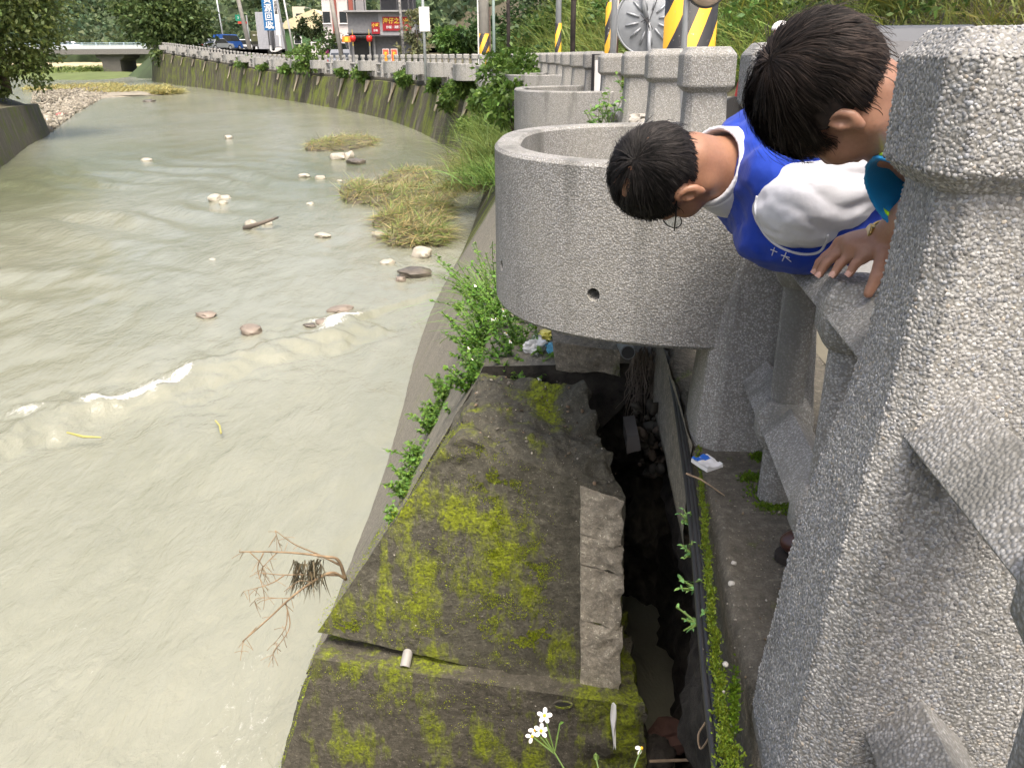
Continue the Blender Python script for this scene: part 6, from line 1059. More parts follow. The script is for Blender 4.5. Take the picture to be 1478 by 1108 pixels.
STEM = plain('green_stem', (0.11, 0.18, 0.04), 0.6); PETAL = plain('petal_white', (0.80, 0.80, 0.77), 0.5, var=0.04); YOLK = plain('flower_yellow', (0.75, 0.45, 0.02), 0.6); DRY = plain('dry_twig', (0.26, 0.19, 0.12), 0.85, var=0.3, sc=20)
def weed_plant(label, base, h, nst, nleaf, lsize, seed, col=(0.13, 0.25, 0.035), lean=(0, 0, 0), flowers=3, spread=0.5, name='weed_plant', group=None):
    g = np.random.default_rng(seed); t = empty(name, base); tag(t, label, 'weed', group); lp = []; mb = MB(); fl = []
    for i in range(nst):
        d = nrm(np.array([g.normal() * spread, g.normal() * spread, 1.0]) + lean); hh = h * g.uniform(0.55, 1.1); b = np.array([g.normal() * 0.25 * h * 0.4, g.normal() * 0.25 * h * 0.4, -0.02]); q = np.linspace(0, 1, 6)[:, None]; P = b + d * hh * q + np.array([g.normal(), g.normal(), -0.6]) * 0.15 * hh * q ** 2; mb.tube(P, 0.0035 * (1 - 0.5 * q[:, 0]), 5)
        m = max(3, nleaf // nst); tt = g.uniform(0.12, 1.0, m); Pl = np.stack([np.interp(tt, q[:, 0], P[:, j]) for j in range(3)], 1); D = nrm(g.standard_normal((m, 3)) * (1, 1, 0.35) + d * 0.35 + (0, 0, 0.1)); s_ = lsize * g.uniform(0.5, 1.25, m); lp.append(leaf2(Pl, D, s_, s_ * g.uniform(0.38, 0.6, m), hsv_jit(col, m, g, 0.3, 0.15) * (0.75 + 0.5 * tt[:, None]), g))
        if i < flowers: fl.append((P[-1], d))
    V, F, C = merge(lp); mk('leaves', V, F, LEAF, t, col=C); mb.build('stems', STEM, t)
    for p, d in fl: flower(t, p, nrm(d + (0, -0.5, 0.1)), 0.0055, g, 3)
    return t
def flower(t, p, n_, r, g, pet=5):
    a1 = nrm(np.cross(n_, (0.3, 0.2, 1.0))); a2 = np.cross(n_, a1); p = np.asarray(p, float)
    for k in range(pet):
        a = k * 2 * math.pi / max(pet, 5) + g.uniform(-0.15, 0.15); d = math.cos(a) * a1 + math.sin(a) * a2; s_ = np.cross(n_, d); V = []
        for u, w in ((0.25, 0.20), (0.7, 0.42), (1.15, 0.46), (1.5, 0.30), (1.62, 0.10)):
            for sg in (-1, 0, 1): V.append(p + d * r * u * 1.25 + s_ * sg * w * r * 1.2 + n_ * r * (0.10 * (1 - abs(sg)) - 0.12 * u * u * 0.4))
        o = mk('petal', V, grid_faces(5, 3), PETAL, t, smooth=True)
    mb = MB(); prof = [(0.001, -0.2), (0.42, -0.1), (0.5, 0.1), (0.36, 0.32), (0.001, 0.42)]; Vv = []
    for rr, z in prof:
        for j in range(10): a = j * math.pi / 5; Vv.append(p + r * (rr * (math.cos(a) * a1 + math.sin(a) * a2) + z * n_))
    mb.add(Vv, [(i * 10 + j, i * 10 + (j + 1) % 10, (i + 1) * 10 + (j + 1) % 10, (i + 1) * 10 + j) for i in range(4) for j in range(10)]); mb.build('flower_head', YOLK, t, smooth=True)
# weeds on the wall crown beside the nearest planter
WZ = -0.19
for i, (px, py, d, h, nst, nl, lab) in enumerate(((712, 440, 4.6, 0.42, 9, 170, 'tall flowering weeds at the foot of the nearest planter, topmost clump'), (738, 470, 4.1, 0.34, 10, 190, 'leafy weeds pressed against the lower rim of the nearest planter'), (700, 505, 3.9, 0.30, 10, 200, 'broad bright weeds in the middle of the clump on the wall top'), (742, 520, 3.6, 0.26, 9, 200, 'bright leafy weeds left of the dumped white plastic'), (690, 548, 3.55, 0.24, 9, 180, 'low weeds spilling to the edge above the mossy block'), (725, 555, 3.42, 0.20, 8, 170, 'weeds just behind the top of the tilted block'), (762, 552, 3.40, 0.13, 6, 90, 'small dark-leaved weeds under the dumped plastic'))):
    b = at(px, py, d=d); b[2] = min(b[2], -0.10); b = at(px + 12, py + 22, d=d); b[2] = max(-0.62, b[2]); weed_plant(lab, b, h * 1.3, int(nst * 5), int(nl * 15), 0.026, 300 + i, (0.12, 0.24, 0.032), (-0.12, -0.15, 0.0), 4, 0.5, group='weeds on the wall top')
for i, (px, py, d, h, nst, nl, lab) in enumerate(((630, 560, 4.4, 0.20, 7, 90, 'small weeds low on the wall slope, highest of the lower row'), (607, 610, 4.2, 0.20, 8, 110, 'weeds on the wall slope with a scrap of green plastic below'), (590, 655, 3.9, 0.20, 8, 110, 'sprawling weeds in the middle of the wall slope'), (570, 700, 3.6, 0.16, 7, 80, 'thin weeds near the mossy edge of the tilted block'), (580, 680, 3.75, 0.18, 8, 90, 'weeds lower down the slope, thinning out'), (618, 590, 4.3, 0.18, 7, 90, 'weeds on the slope just below the highest of the lower row'), (655, 600, 3.7, 0.18, 8, 100, 'weeds at the corner where slope meets tilted block'), (556, 735, 3.4, 0.09, 5, 30, 'tiny sprig above the dead branch'), (648, 435, 6.6, 0.10, 6, 60, 'lone tuft growing on the bare wall slope'))):
    b = at(px + 16, py + 12, d=d); weed_plant(lab, b, h * 0.95, nst * 3, int(nl * 8), 0.026, 330 + i, (0.13, 0.24, 0.042), (-0.15, -0.2, 0.0), 0, 0.5, group='weeds on the wall slope')
def grass_tuft(label, base, n, L, W, col, seed, spread=0.1, bend=0.8, lean=(0, 0, 0), group=None):
    g = np.random.default_rng(seed); P = g.standard_normal((n, 3)) * (spread, spread, 0.01); D = nrm(g.standard_normal((n, 3)) * 0.45 + (0, 0, 1) + np.asarray(lean)); V, F, C = blades(P, D, L * g.uniform(0.5, 1.2, n), W * g.uniform(0.6, 1.2, n), hsv_jit(col, n, g, 0.3, 0.15), g.uniform(0.4, 1.2, n) * bend, 5, g); t = empty('grass_tuft', base); tag(t, label, 'grass', group); o = mk('grass_blades', V, F, GRASSM, t, col=C); tag(o, kind='stuff'); return t
for i, (px, py, d, n, L, lab) in enumerate(((708, 420, 4.9, 130, 0.40, 'long grass arching from the wall top under the planter curve'), (722, 470, 4.2, 110, 0.34, 'grass blades among the flowering weeds'), (718, 395, 5.6, 90, 0.36, 'thin grass beside the bare wall slope'))): b = at(px, py + 20, d=d); b[2] = max(b[2], -0.6); grass_tuft(lab, b, n, L, 0.007, (0.17, 0.30, 0.05), 350 + i, 0.10, 0.9, (-0.3, -0.1, 0))
for i, (px, py, d, n, L, c, lab) in enumerate(((728, 215, 15, 900, 0.8, (0.17, 0.23, 0.06), 'long green grass hanging from the wall below the third planter'), (705, 240, 17, 900, 0.8, (0.22, 0.25, 0.08), 'yellowing grass on the wall foot left of the nearest planter'), (688, 232, 20, 700, 0.8, (0.20, 0.17, 0.09), 'brown dry grass at the wall foot'), (672, 262, 17, 500, 0.7, (0.27, 0.26, 0.10), 'pale reed clump standing at the water edge'), (715, 190, 18, 800, 0.9, (0.15, 0.22, 0.05), 'lush green grass high on the wall by the third planter'), (740, 250, 11, 700, 0.6, (0.13, 0.22, 0.045), 'dark green grass beside the rim of the nearest planter'))): b = at(px, py + 12, d=d); grass_tuft(lab, b, n, L, 0.012, c, 370 + i, 0.32, 0.9, (-0.3, -0.1, 0))
for i, (px, py, d, h, lab) in enumerate(((735, 150, 15.5, 0.9, 'dark leafy bush on the wall against the second planter'), (742, 180, 13, 0.7, 'leafy creeper below the second planter'))): b = at(px, py + 10, d=d); shrub('wall_weeds', lab, b, (h * 0.7, h * 0.8, h * 0.7), 2600, 0.10, (0.09, 0.16, 0.03), 390 + i, 'weeds on the river wall', 'weeds', 6)
for i, (px, py, d, h, lab) in enumerate(((866, 178, 5.6, 0.22, 'green weeds growing through the broken rail by the second planter'), (882, 160, 6.2, 0.20, 'weeds between the broken balusters'), (905, 118, 6.6, 0.14, 'sprig between the fourth and fifth posts'))): b = at(px, py + 16, d=d); weed_plant(lab, b, h * 1.3, 6, 60, 0.055, 400 + i, (0.13, 0.24, 0.05), flowers=0)
weed_plant('weed at the roadside behind the second post', (0.93, 3.2, 0.0), 0.35, 5, 50, 0.05, 410, (0.12, 0.25, 0.04), flowers=0)
# flowers rising at the lower edge of the picture
def bidens(label, stems, seed, base):
    g = np.random.default_rng(seed); t = empty('daisy', base); tag(t, label, 'flower'); b = np.asarray(base)
    mb = MB()
    for pts, kind in stems:
        P = np.array([at(x, y, d=d) for x, y, d in pts]) - b; q = np.linspace(0, 1, len(P)); tt = np.linspace(0, 1, 14); S = np.stack([np.interp(tt, q, P[:, j]) for j in range(3)], 1); mb.tube(S, 0.0016, 6)
        if kind == 'f': flower(t, P[0], nrm(np.array([g.normal() * 0.2, -0.75, 0.65])), 0.0078, g, 5)
        elif kind == 'h': flower(t, P[0], nrm(np.array([0.3, -0.7, 0.4])), 0.0072, g, 2)
        elif kind == 'b': lump('bud', P[0], (0.006, 0.006, 0.009), STEM, t, 3, 1.0, 2, 0.4)
        elif kind == 'l':
            V, F, C = leaf2(np.array([P[0]]), np.array([[0.5, -0.3, 0.8]]), 0.016, 0.006, np.array([[0.14, 0.28, 0.05]]), g); mk('leaf', V, F, LEAF, t, col=C)
    mb.build('stems', STEM, t)
bidens('cluster of white daisies with yellow hearts before the mossy footing', [([(786, 1032, 1.30), (800, 1085, 1.28)], 'f'), ([(781, 1054, 1.30), (800, 1087, 1.28)], 'f'), ([(768, 1062, 1.30), (800, 1087, 1.28)], 'h'), ([(772, 1053, 1.31), (800, 1087, 1.28)], 'h'), ([(808, 1044, 1.30), (800, 1087, 1.28)], 'l'), ([(800, 1085, 1.28), (824, 1125, 1.22), (840, 1320, 1.05)], 'n')], 5, np.array((0.10, 0.88, -0.25)))
bidens('single small daisy with one petal beside the dark hole', [([(926, 1079, 1.28), (915, 1108, 1.25), (905, 1320, 1.0)], 'h')], 6, np.array((0.16, 0.86, -0.25)))
bidens('unopened green flower bud between the daisies', [([(860, 1092, 1.28), (866, 1120, 1.25), (870, 1320, 1.0)], 'b')], 7, np.array((0.13, 0.86, -0.25)))
# moss standing on the face of the tilted block
from mathutils.bvhtree import BVHTree
def bvh_of(o): return BVHTree.FromPolygons([v.co.copy() for v in o.data.vertices], [tuple(p.vertices) for p in o.data.polygons])
BV_U, BV_L = bvh_of(blk), bvh_of(lblk)
def cast(tr, px, py):
    h = tr.ray_cast(Vector(_CM[:3, 3]), Vector(ray(px, py)).normalized()); return None if h[0] is None else np.array(h[0])
gmf = np.random.default_rng(58); pts = []; Ua = np.array(UB)
for px, py, rx, ry, n in ((720, 695, 45, 20, 900), (712, 780, 14, 75, 1100), (772, 830, 26, 45, 1000), (768, 920, 34, 26, 1300), (712, 890, 34, 60, 1000), (600, 900, 70, 24, 600), (640, 820, 50, 60, 250), (500, 905, 25, 12, 400), (760, 770, 30, 40, 400), (690, 650, 30, 15, 250)):
    for _ in range(4 * n):
        x, y = px + gmf.normal() * rx * 0.6, py + gmf.normal() * ry * 0.6
        q = cast(BV_U, x, y)
        if q is not None and vnoise(np.array([q * 26]), 4)[0] + 0.6 * vnoise(np.array([q * 70]), 6)[0] > 0.0 and x < 832: pts.append(q)
for _ in range(1500):
    t_ = gmf.random(); q = Ua[0] + (Ua[3] - Ua[0]) * t_ + np.array([-0.012 + 0.05 * gmf.random(), 0.02 + 0.10 * gmf.random(), 0.0]) + gmf.normal(size=3) * 0.008
    pts.append(q)
La = np.array(LB)
for _ in range(1100):
    t_ = gmf.random(); pts.append(La[0] + (La[3] - La[0]) * t_ + np.array([-0.015 + 0.03 * gmf.random(), 0.01 + 0.14 * gmf.random(), 0.0]) + gmf.normal(size=3) * 0.008)
for px, py, rx, ry, n in ((560, 1010, 60, 22, 700), (650, 1025, 60, 25, 900), (700, 1060, 35, 20, 500), (500, 975, 40, 12, 400), (690, 985, 60, 8, 300)):
    nrm_f = np.cross(La[1] - La[0], La[3] - La[0])
    for _ in range(n):
        x, y = px + gmf.normal() * rx * 0.6, py + gmf.normal() * ry * 0.6; q = cast(BV_L, x, y)
        if q is not None and vnoise(np.array([q * 26]), 4)[0] + 0.6 * vnoise(np.array([q * 70]), 6)[0] > 0.05: pts.append(q)
g2 = np.random.default_rng(59); P = np.array(pts); n = len(P); D = nrm(g2.standard_normal((n, 3)) * 0.6 + (0, -1.0, 0.35)); V, F, C = leaves(P + (0, 0.002, 0), D, 0.0065 * g2.uniform(0.6, 1.3, n), 0.0055 * g2.uniform(0.6, 1.3, n), hsv_jit((0.27, 0.325, 0.018), n, g2, 0.3, 0.1), g2, 0.1); o = mk('moss', V, F, LEAF, blk, col=C); tag(o, 'yellow-green moss tufts on the face of the block', kind='stuff')
# ---- cables along the walkway edge
BLK = plain('black_cable', (0.018, 0.018, 0.02), 0.45)
cab = empty('cable_bundle', at(1000, 760, z=-0.03)); tag(cab, 'bundle of black cables running along the walkway edge over the hole', 'cable'); CB = np.array(cab.location)
for k, (dx, r_) in enumerate(((-3, 0.0075), (4, 0.008), (9, 0.0055))):
    P = np.array([at(px + dx * (0.4 + (py - 500) / 500), py, z=-0.035 + 0.004 * k) for px, py in ((962, 505), (976, 580), (985, 640), (994, 700), (1001, 765), (1008, 830), (1014, 900), (1022, 980), (1030, 1050), (1040, 1120), (1055, 1220))]); P = _catmull(P, 6); mb = MB(); mb.tube(P - CB, r_, 8); mb.build('cable', BLK, cab, smooth=True)
mb = MB(); mb.tube(_catmull(np.array([at(972, 512, d=3.1), at(980, 560, d=2.95), at(992, 640, d=2.6), at(1000, 720, d=2.25)]), 6) - CB, 0.010, 8); mb.build('cable', BLK, cab, smooth=True)
mb = MB(); mb.tube(_catmull(np.array([at(1018, 1042, d=1.30), at(1008, 1060, d=1.28), at(1012, 1080, d=1.26), at(1030, 1052, d=1.25), at(1036, 1040, d=1.27), at(1022, 1036, d=1.28)]), 8), 0.0022, 6); tag(mb.build('rope_loop', DRY, smooth=True), 'dry stalk looped around the cable bundle', 'stalk')
# moss on the walkway and along the cables
def moss(label, P, col, seed, size=0.006, hgt=0.014):
    g = np.random.default_rng(seed); n = len(P); D = nrm(g.standard_normal((n, 3)) * 0.6 + (0, 0, 1)); s_ = hgt * g.uniform(0.5, 1.3, n); V, F, C = leaves(P, D, s_, size * g.uniform(0.6, 1.4, n), hsv_jit(col, n, g, 0.4, 0.15), g, 0.1); tag(mk('moss', V, F, LEAF, col=C), label, 'moss', kind='stuff')
gm = np.random.default_rng(55); pts = []
for px, py, w in [(1004, 600, 3), (1006, 640, 4), (1010, 700, 4), (1014, 760, 6), (1019, 820, 7), (1024, 880, 8), (1029, 940, 10), (1036, 1000, 12), (1044, 1060, 14), (1050, 1110, 15)]:
    for _ in range(650): q = at(px + gm.normal() * w * (0.35 + 0.4 * math.sin(py * 0.05) ** 2) + 3, py + gm.uniform(-32, 32), z=-0.006); pts.append(q)
moss('bright green moss cushion strip between cables and walkway', np.array(pts), (0.15, 0.21, 0.02), 61, 0.004, 0.010)
pts = []
for px, py, rx, ry in ((1108, 712, 30, 16), (1115, 730, 22, 10), (1085, 690, 16, 6), (1095, 660, 12, 6), (1130, 722, 12, 20), (1060, 1010, 5, 40)):
    for _ in range(380): q = at(px + gm.normal() * rx * 0.5, py + gm.normal() * ry * 0.5, z=0.0); pts.append(q)
moss('dark green moss patch on the walkway before the second post', np.array(pts), (0.10, 0.17, 0.012), 62, 0.007, 0.012)
for i, (px, py, lab) in enumerate(((998, 745, 'tiny clover plant hanging over the walkway edge, upper'), (1002, 790, 'tiny clover plant hanging over the walkway edge, middle'), (1006, 838, 'tiny clover plant hanging over the walkway edge, lower'), (1010, 890, 'tiny clover plant hanging over the walkway edge, lowest'))): weed_plant(lab, at(px, py, z=-0.03), 0.05, 7, 46, 0.014, 420 + i, (0.16, 0.32, 0.10), (-0.5, -0.3, -0.3), 0, 0.7, 'clover', 'clover on the walkway edge')
weed_plant('single small leaf sprouting at the foot of the second post', at(1096, 590, d=2.12), 0.03, 2, 6, 0.022, 430, (0.2, 0.42, 0.05), flowers=0)
# ---- litter and small things on the walkway
q = at(1020, 672, z=0.0); t = empty('crushed_packet', q, R(25)); tag(t, 'crumpled blue and white packet on the walkway', 'packet'); gX, gY = np.meshgrid(np.linspace(-0.027, 0.027, 9), np.linspace(-0.036, 0.036, 11), indexing='ij'); zz = 0.016 + 0.006 * vnoise(np.stack([gX * 90, gY * 90, gX * 0], -1), 3); V = np.c_[gX.ravel(), gY.ravel(), zz.ravel()]; F = grid_faces(9, 11); mats = [P_WHT, plain('packet_blue', (0.02, 0.13, 0.55), 0.4)]; mi = [1 if V[f].mean(0)[1] > 0.004 and V[f].mean(0)[0] < 0.019 else 0 for f in F]; mk('face', V, F, mats, t, midx=mi)
mb = MB(); mb.prism([(V[i][0], V[i][1], 0) for i in (0, 10, 98, 88)], (0, 0, 0.001), (0, 0, 0.0125)); mb.build('side', P_WHT, t)
mb = MB(); mb.tube([at(990, 683, z=0.02), at(1012, 692, z=0.012), at(1030, 704, z=0.008), at(1046, 715, z=0.006)], [0.003, 0.0026, 0.002, 0.001], 6); tag(mb.build('twig', DRY, smooth=True), 'thin dry twig lying across the walkway edge', 'twig')
WSTONE = plain('white_stone', (0.36, 0.35, 0.32), 0.7, var=0.2, sc=40)
for i, (px, py, r_, lab) in enumerate(((1059, 812, 0.006, 'small white pebble on the walkway, upper of two'), (1056, 842, 0.0075, 'small white pebble on the walkway, lower of two'), (1047, 958, 0.006, 'white pebble in the moss near the cables'), (1110, 671, 0.009, 'white pebble beside the moss patch'))): lump('pebble', at(px, py, z=0.003), r_, WSTONE, None, 71 + i, 0.75, 2, 0.25); tag(bpy.context.scene.objects[-1] if False else COL.objects[-1], lab, 'pebble')
def chips(name, label, pts, rmin, rmax, mats, seed, cat):
    g = np.random.default_rng(seed); bm = bmesh.new(); bmesh.ops.create_icosphere(bm, subdivisions=1, radius=1.0); bv = np.array([v.co for v in bm.verts]); bf = np.array([[v.index for v in f.verts] for f in bm.faces]); bm.free(); n = len(pts); rr = rmin + (rmax - rmin) * g.random((n, 1, 1)) ** 2.2; A = np.linalg.qr(g.standard_normal((n, 3, 3)))[0]
    V = np.asarray(pts)[:, None] + ((bv[None] * (1 + 0.25 * g.standard_normal((n, len(bv), 1)))) * rr * g.uniform(0.4, 1.2, (n, 1, 3))) @ A; F = (bf[None] + (np.arange(n) * len(bv))[:, None, None]).reshape(-1, 3); tone = np.repeat(np.clip(g.normal(1, 0.3, (n, 1)), 0.35, 1.5) * np.asarray(mats)[g.integers(0, len(mats), n)], len(bv), 0)
    return tag(mk(name, V.reshape(-1, 3), F, leafmat('loose_stone', 0.85, 0.0), col=tone), label, cat, kind='stuff')
gq = np.random.default_rng(81); tp = []
U = np.array(UB); Ub = np.array(UBb)
for _ in range(200):
    u, v = gq.random(), gq.random(); tp.append((U[3] * (1 - u) + U[2] * u) * (1 - v) + (Ub[3] * (1 - u) + Ub[2] * u) * v + (0, 0, 0.006))
tp = np.array(tp); chips('block_rubble', 'crumbs of concrete and grit lying on top of the tilted block', tp, 0.0015, 0.009, [(0.20, 0.18, 0.145), (0.34, 0.31, 0.26), (0.16, 0.13, 0.09), (0.24, 0.17, 0.11)], 82, 'rubble')
fp = [q for q in (cast(BV_U if k % 3 else BV_L, gq.uniform(480, 890), gq.uniform(640, 1105)) for k in range(520)) if q is not None]; chips('face_grit', 'light stone specks exposed in the faces of the broken wall', np.array(fp), 0.001, 0.0045, [(0.26, 0.24, 0.20), (0.36, 0.34, 0.29), (0.14, 0.12, 0.09)], 84, 'grit')
tp = [at(gq.uniform(1040, 1135), gq.uniform(608, 628), z=0.004) for _ in range(90)] + [at(gq.uniform(1015, 1130), gq.uniform(640, 1000), z=0.003) for _ in range(70)]; chips('walkway_grit', 'grit and leaf crumbs on the damp walkway', np.array(tp), 0.001, 0.0055, [(0.22, 0.20, 0.165), (0.18, 0.14, 0.09), (0.30, 0.285, 0.25)], 83, 'grit')
q = at(712, 622, d=2.93); t = empty('broken_tray', q, R(15)); tag(t, 'small broken white plastic frame on top of the tilted block', 'litter'); mb = MB(); mb.tube([(-0.032, -0.03, 0.012), (-0.034, 0.025, 0.02), (0.026, 0.028, 0.02), (0.034, -0.012, 0.014)], 0.0042, 6); mb.build('rim', P_WHT, t)
def crumple(name, label, c, r, mat, seed, cat='litter', flat=0.7):
    bm = bmesh.new(); bmesh.ops.create_icosphere(bm, subdivisions=4, radius=1.0); P = np.array([v.co for v in bm.verts]); F = [tuple(v.index for v in f.verts) for f in bm.faces]; bm.free(); d = 1 + 0.45 * fbm(P * 1.7 + seed, 2, seed) - 0.35 * np.abs(fbm(P * 3.2 + seed, 3, seed + 2)); P = P * d[:, None] * np.asarray(r) * (1, 1, flat); o = mk(name, P, F, mat); o.location = c; autosmooth(o, 30); return tag(o, label, cat)
PLW = plain('thin_white_plastic', (0.70, 0.71, 0.70), 0.3, var=0.08); crumple('plastic_bag', 'crumpled white plastic bag dumped beneath the planter', at(774, 503, d=3.55), (0.055, 0.05, 0.085), PLW, 3); crumple('plastic_bag', 'small white plastic scrap hanging under the crumpled bag', at(775, 522, d=3.48), (0.035, 0.03, 0.04), PLW, 9)
crumple('food_wrapper', 'yellow and cream food wrapper beneath the planter', at(788, 484, d=3.62), (0.055, 0.04, 0.04), plain('wrapper_yellow', (0.75, 0.62, 0.14), 0.35, var=0.5, sc=9), 5); crumple('food_wrapper', 'crumpled light blue wrapper beside the white bag', at(797, 503, d=3.5), (0.035, 0.03, 0.035), plain('wrapper_blue', (0.12, 0.38, 0.55), 0.35, var=0.4, sc=15), 7)
crumple('plastic_scrap', 'scrap of dark green plastic among the slope weeds', at(617, 659, d=3.75), (0.022, 0.018, 0.03), plain('plastic_green', (0.01, 0.16, 0.11), 0.4), 13); crumple('bottle_cap', 'tiny white scrap on the tilted block left of the frame', at(690, 628, d=2.92), (0.014, 0.008, 0.006), P_WHT, 15)
for i in range(3): mb = MB(); a = at(800 + 14 * i, 478 + 3 * (i % 3), d=3.58); mb.tube([a, a + (0.08, 0.01, 0.012 * (i % 2) - 0.01), a + (0.16, 0.02 * (i % 3), -0.012)], [0.005, 0.004, 0.002], 5); tag(mb.build('stick', DRY), ('dead stick nearest the yellow wrapper', 'middle dead stick under the planter rim', 'dead stick nearest the torn slab')[i], 'stick')
# ---- inside the hole
M_SLAB = moss_concrete('torn_slab_concrete', (0.33, 0.29, 0.22), (0.09, 0.11, 0.02), 0.2, pale=0.3)
C8 = [at(806, 530, d=3.36), at(897, 546, d=3.26), at(893, 505, d=3.26), at(800, 494, d=3.36)]; o = hexa('crown_slab', C8 + [p + np.array((0.0, 0.5, 0.05)) for p in C8], M_SLAB, None, 26, lambda P: 0.016 * fbm(P * 10, 4, 63)); tag(o, 'torn slab of the wall top jutting out behind the tilted block', 'concrete slab')
C8 = [at(842, 572, d=3.42), at(892, 582, d=3.36), at(902, 552, d=3.36), at(838, 555, d=3.42)]; o = hexa('crown_slab', C8 + [p + np.array((0.02, 0.3, 0.03)) for p in C8], M_SLAB, None, 18, lambda P: 0.014 * fbm(P * 12, 4, 65)); tag(o, 'smaller torn slab below the jutting slab, in the gap', 'concrete slab')
EB = [at(992, 745, d=2.30), at(1000, 745, d=2.28), at(1003, 525, d=3.2), at(972, 525, d=3.25)]
so = np.linspace(s_at_y(2.15), s_at_y(3.4), 40); V = []
for off, z in ((0.178, -0.005), (0.182, -0.05), (0.184, -0.30), (0.176, -0.36), (0.12, -0.37)): p = foff(so, np.full(40, off)); V.append(np.c_[p, z + 0.012 * fbm(np.c_[p * 6, p[:, 0] * 0 + z * 9], 3, 5)])
o = mk('edge_beam', np.array(V).reshape(-1, 3), grid_faces(5, 40), moss_concrete('pale_beam', (0.30, 0.27, 0.21), (0.1, 0.12, 0.02), -0.2, pale=0.3), smooth=False); tag(o, 'pale cast concrete edge beam under the walkway inside the hole', 'concrete beam', kind='thing')
gr = np.random.default_rng(91); t = empty('root_bundle', at(930, 520, d=3.3)); tag(t, 'tangle of thin grey roots hanging in the hole', 'roots'); mb = MB(); RB = np.array(t.location)
for i in range(70): x = gr.uniform(912, 950); a = at(x, gr.uniform(505, 520), d=gr.uniform(3.22, 3.35)); L_ = gr.uniform(0.12, 0.34); q = np.linspace(0, 1, 7)[:, None]; mb.tube(a - RB + np.array([0, 0, -L_]) * q + gr.standard_normal(3) * 0.03 * q ** 1.5 + 0.012 * np.sin(q * 9 + i) * gr.standard_normal(3), 0.0028 * (1 - 0.6 * q[:, 0]), 4)
tag(mb.build('roots', plain('root_grey', (0.16, 0.13, 0.10), 0.9), t), kind='stuff')
q = at(905, 505, d=3.15); t = empty('drain_pipe', q); tag(t, 'grey drain pipe end poking out under the planter', 'pipe'); mb = MB(); mb.tube([(0, -0.03, 0), (0, 0.35, -0.02)], 0.030, 18); mb.build('pipe', plain('pvc_grey', (0.20, 0.21, 0.21), 0.5), t, smooth=False); mb = MB(); mb.tube([(0, -0.034, 0), (0, -0.03, 0)], 0.026, 18); mb.build('end', plain('bore_shade', (0.03, 0.03, 0.03)), t)  # dark disc over the mouth stands in for shade inside the pipe
st = []
for i in range(60): st.append(at(gr.uniform(915, 985), gr.uniform(585, 690), d=gr.uniform(3.0, 3.25)))
chips('hole_rubble', 'stones and rubble on the far side of the hole', np.array(st), 0.012, 0.045, [(0.06, 0.054, 0.042), (0.085, 0.066, 0.048), (0.05, 0.047, 0.038)], 93, 'rubble')  # stone colours darkened to make the hole look shaded
o = hexa('timber_offcut', [at(905, 655, d=3.0), at(925, 650, d=2.98), at(922, 628, d=2.98), at(905, 630, d=3.0)] + [at(905, 655, d=3.0) + np.array((0.01, 0.2, 0)), at(925, 650, d=2.98) + np.array((0.01, 0.2, 0)), at(922, 628, d=2.98) + np.array((0.01, 0.2, 0)), at(905, 630, d=3.0) + np.array((0.01, 0.2, 0))], plain('grey_timber', (0.11, 0.10, 0.09), 0.8), None, 6, lambda P: 0.002 * fbm(P * 30, 2, 3)); tag(o, 'short grey timber offcut wedged in the hole', 'timber')  # timber colour darkened as well, for the shade of the hole
lump('brick_chunk', at(965, 1062, d=2.62), (0.085, 0.07, 0.07), plain('brick_brown', (0.075, 0.038, 0.028), 0.9), None, 17, 0.9, 3, 0.4); tag(COL.objects[-1], 'reddish brick chunk at the bottom of the hole', 'brick'); lump('rubble_stone', at(945, 1085, d=2.55), (0.08, 0.07, 0.06), M_RUBBLE, None, 19, 0.9, 3, 0.4); tag(COL.objects[-1], 'grey rubble stone beside the reddish brick chunk', 'stone'); mb = MB(); mb.tube([at(938, 1098, d=2.45), at(1000, 1096, d=2.40)], 0.006, 6); tag(mb.build('stick', DRY), 'pale stick at the bottom of the hole', 'stick')  # brick colour darkened too, painting the gloom at the hole's bottom
# ---- pipe, weep hole, plastic strip and dead branch on the broken wall
t = empty('weep_pipe', at(588, 945, d=2.72)); tag(t, 'short white plastic weep pipe sticking out of the crack', 'pipe'); mb = MB(); dv = nrm(np.array([-0.15, -0.85, -0.55])); mb.tube([-dv * 0.06, dv * 0.05], 0.021, 18, caps=False); mb.tube([dv * 0.05, -dv * 0.02], 0.0185, 18, caps=False); mb.build('pipe', plain('pvc_white', (0.30, 0.29, 0.27), 0.6), t, smooth=True); mb = MB(); mb.tube([dv * 0.01, dv * 0.012], 0.0185, 18); mb.build('bore_shade_disc', plain('bore_shade', (0.03, 0.03, 0.03)), t)  # dark disc in the pipe paints the shade of its bore
t = empty('weep_hole', at(812, 1013, d=2.532)); tag(t, 'old weep hole with worn rim in the lower footing', 'hole'); mb = MB(); mb.tube([(0.036 * math.cos(a), 0.006 * math.sin(a) - 0.012, 0.012 * math.sin(a)) for a in np.linspace(0, 2 * math.pi, 24)], 0.0045, 6, caps=False); mb.build('rim', M_BLOCK2, t); mb = MB(); mb.prism([(0.034 * math.cos(a), 0, 0.0105 * math.sin(a)) for a in np.linspace(0, 2 * math.pi, 24, endpoint=False)], (0, -0.009, 0), (0, -0.004, 0)); mb.build('bore_shade_disc', plain('bore_shade', (0.03, 0.03, 0.03)), t)  # dark disc on the footing paints the shade inside the weep hole
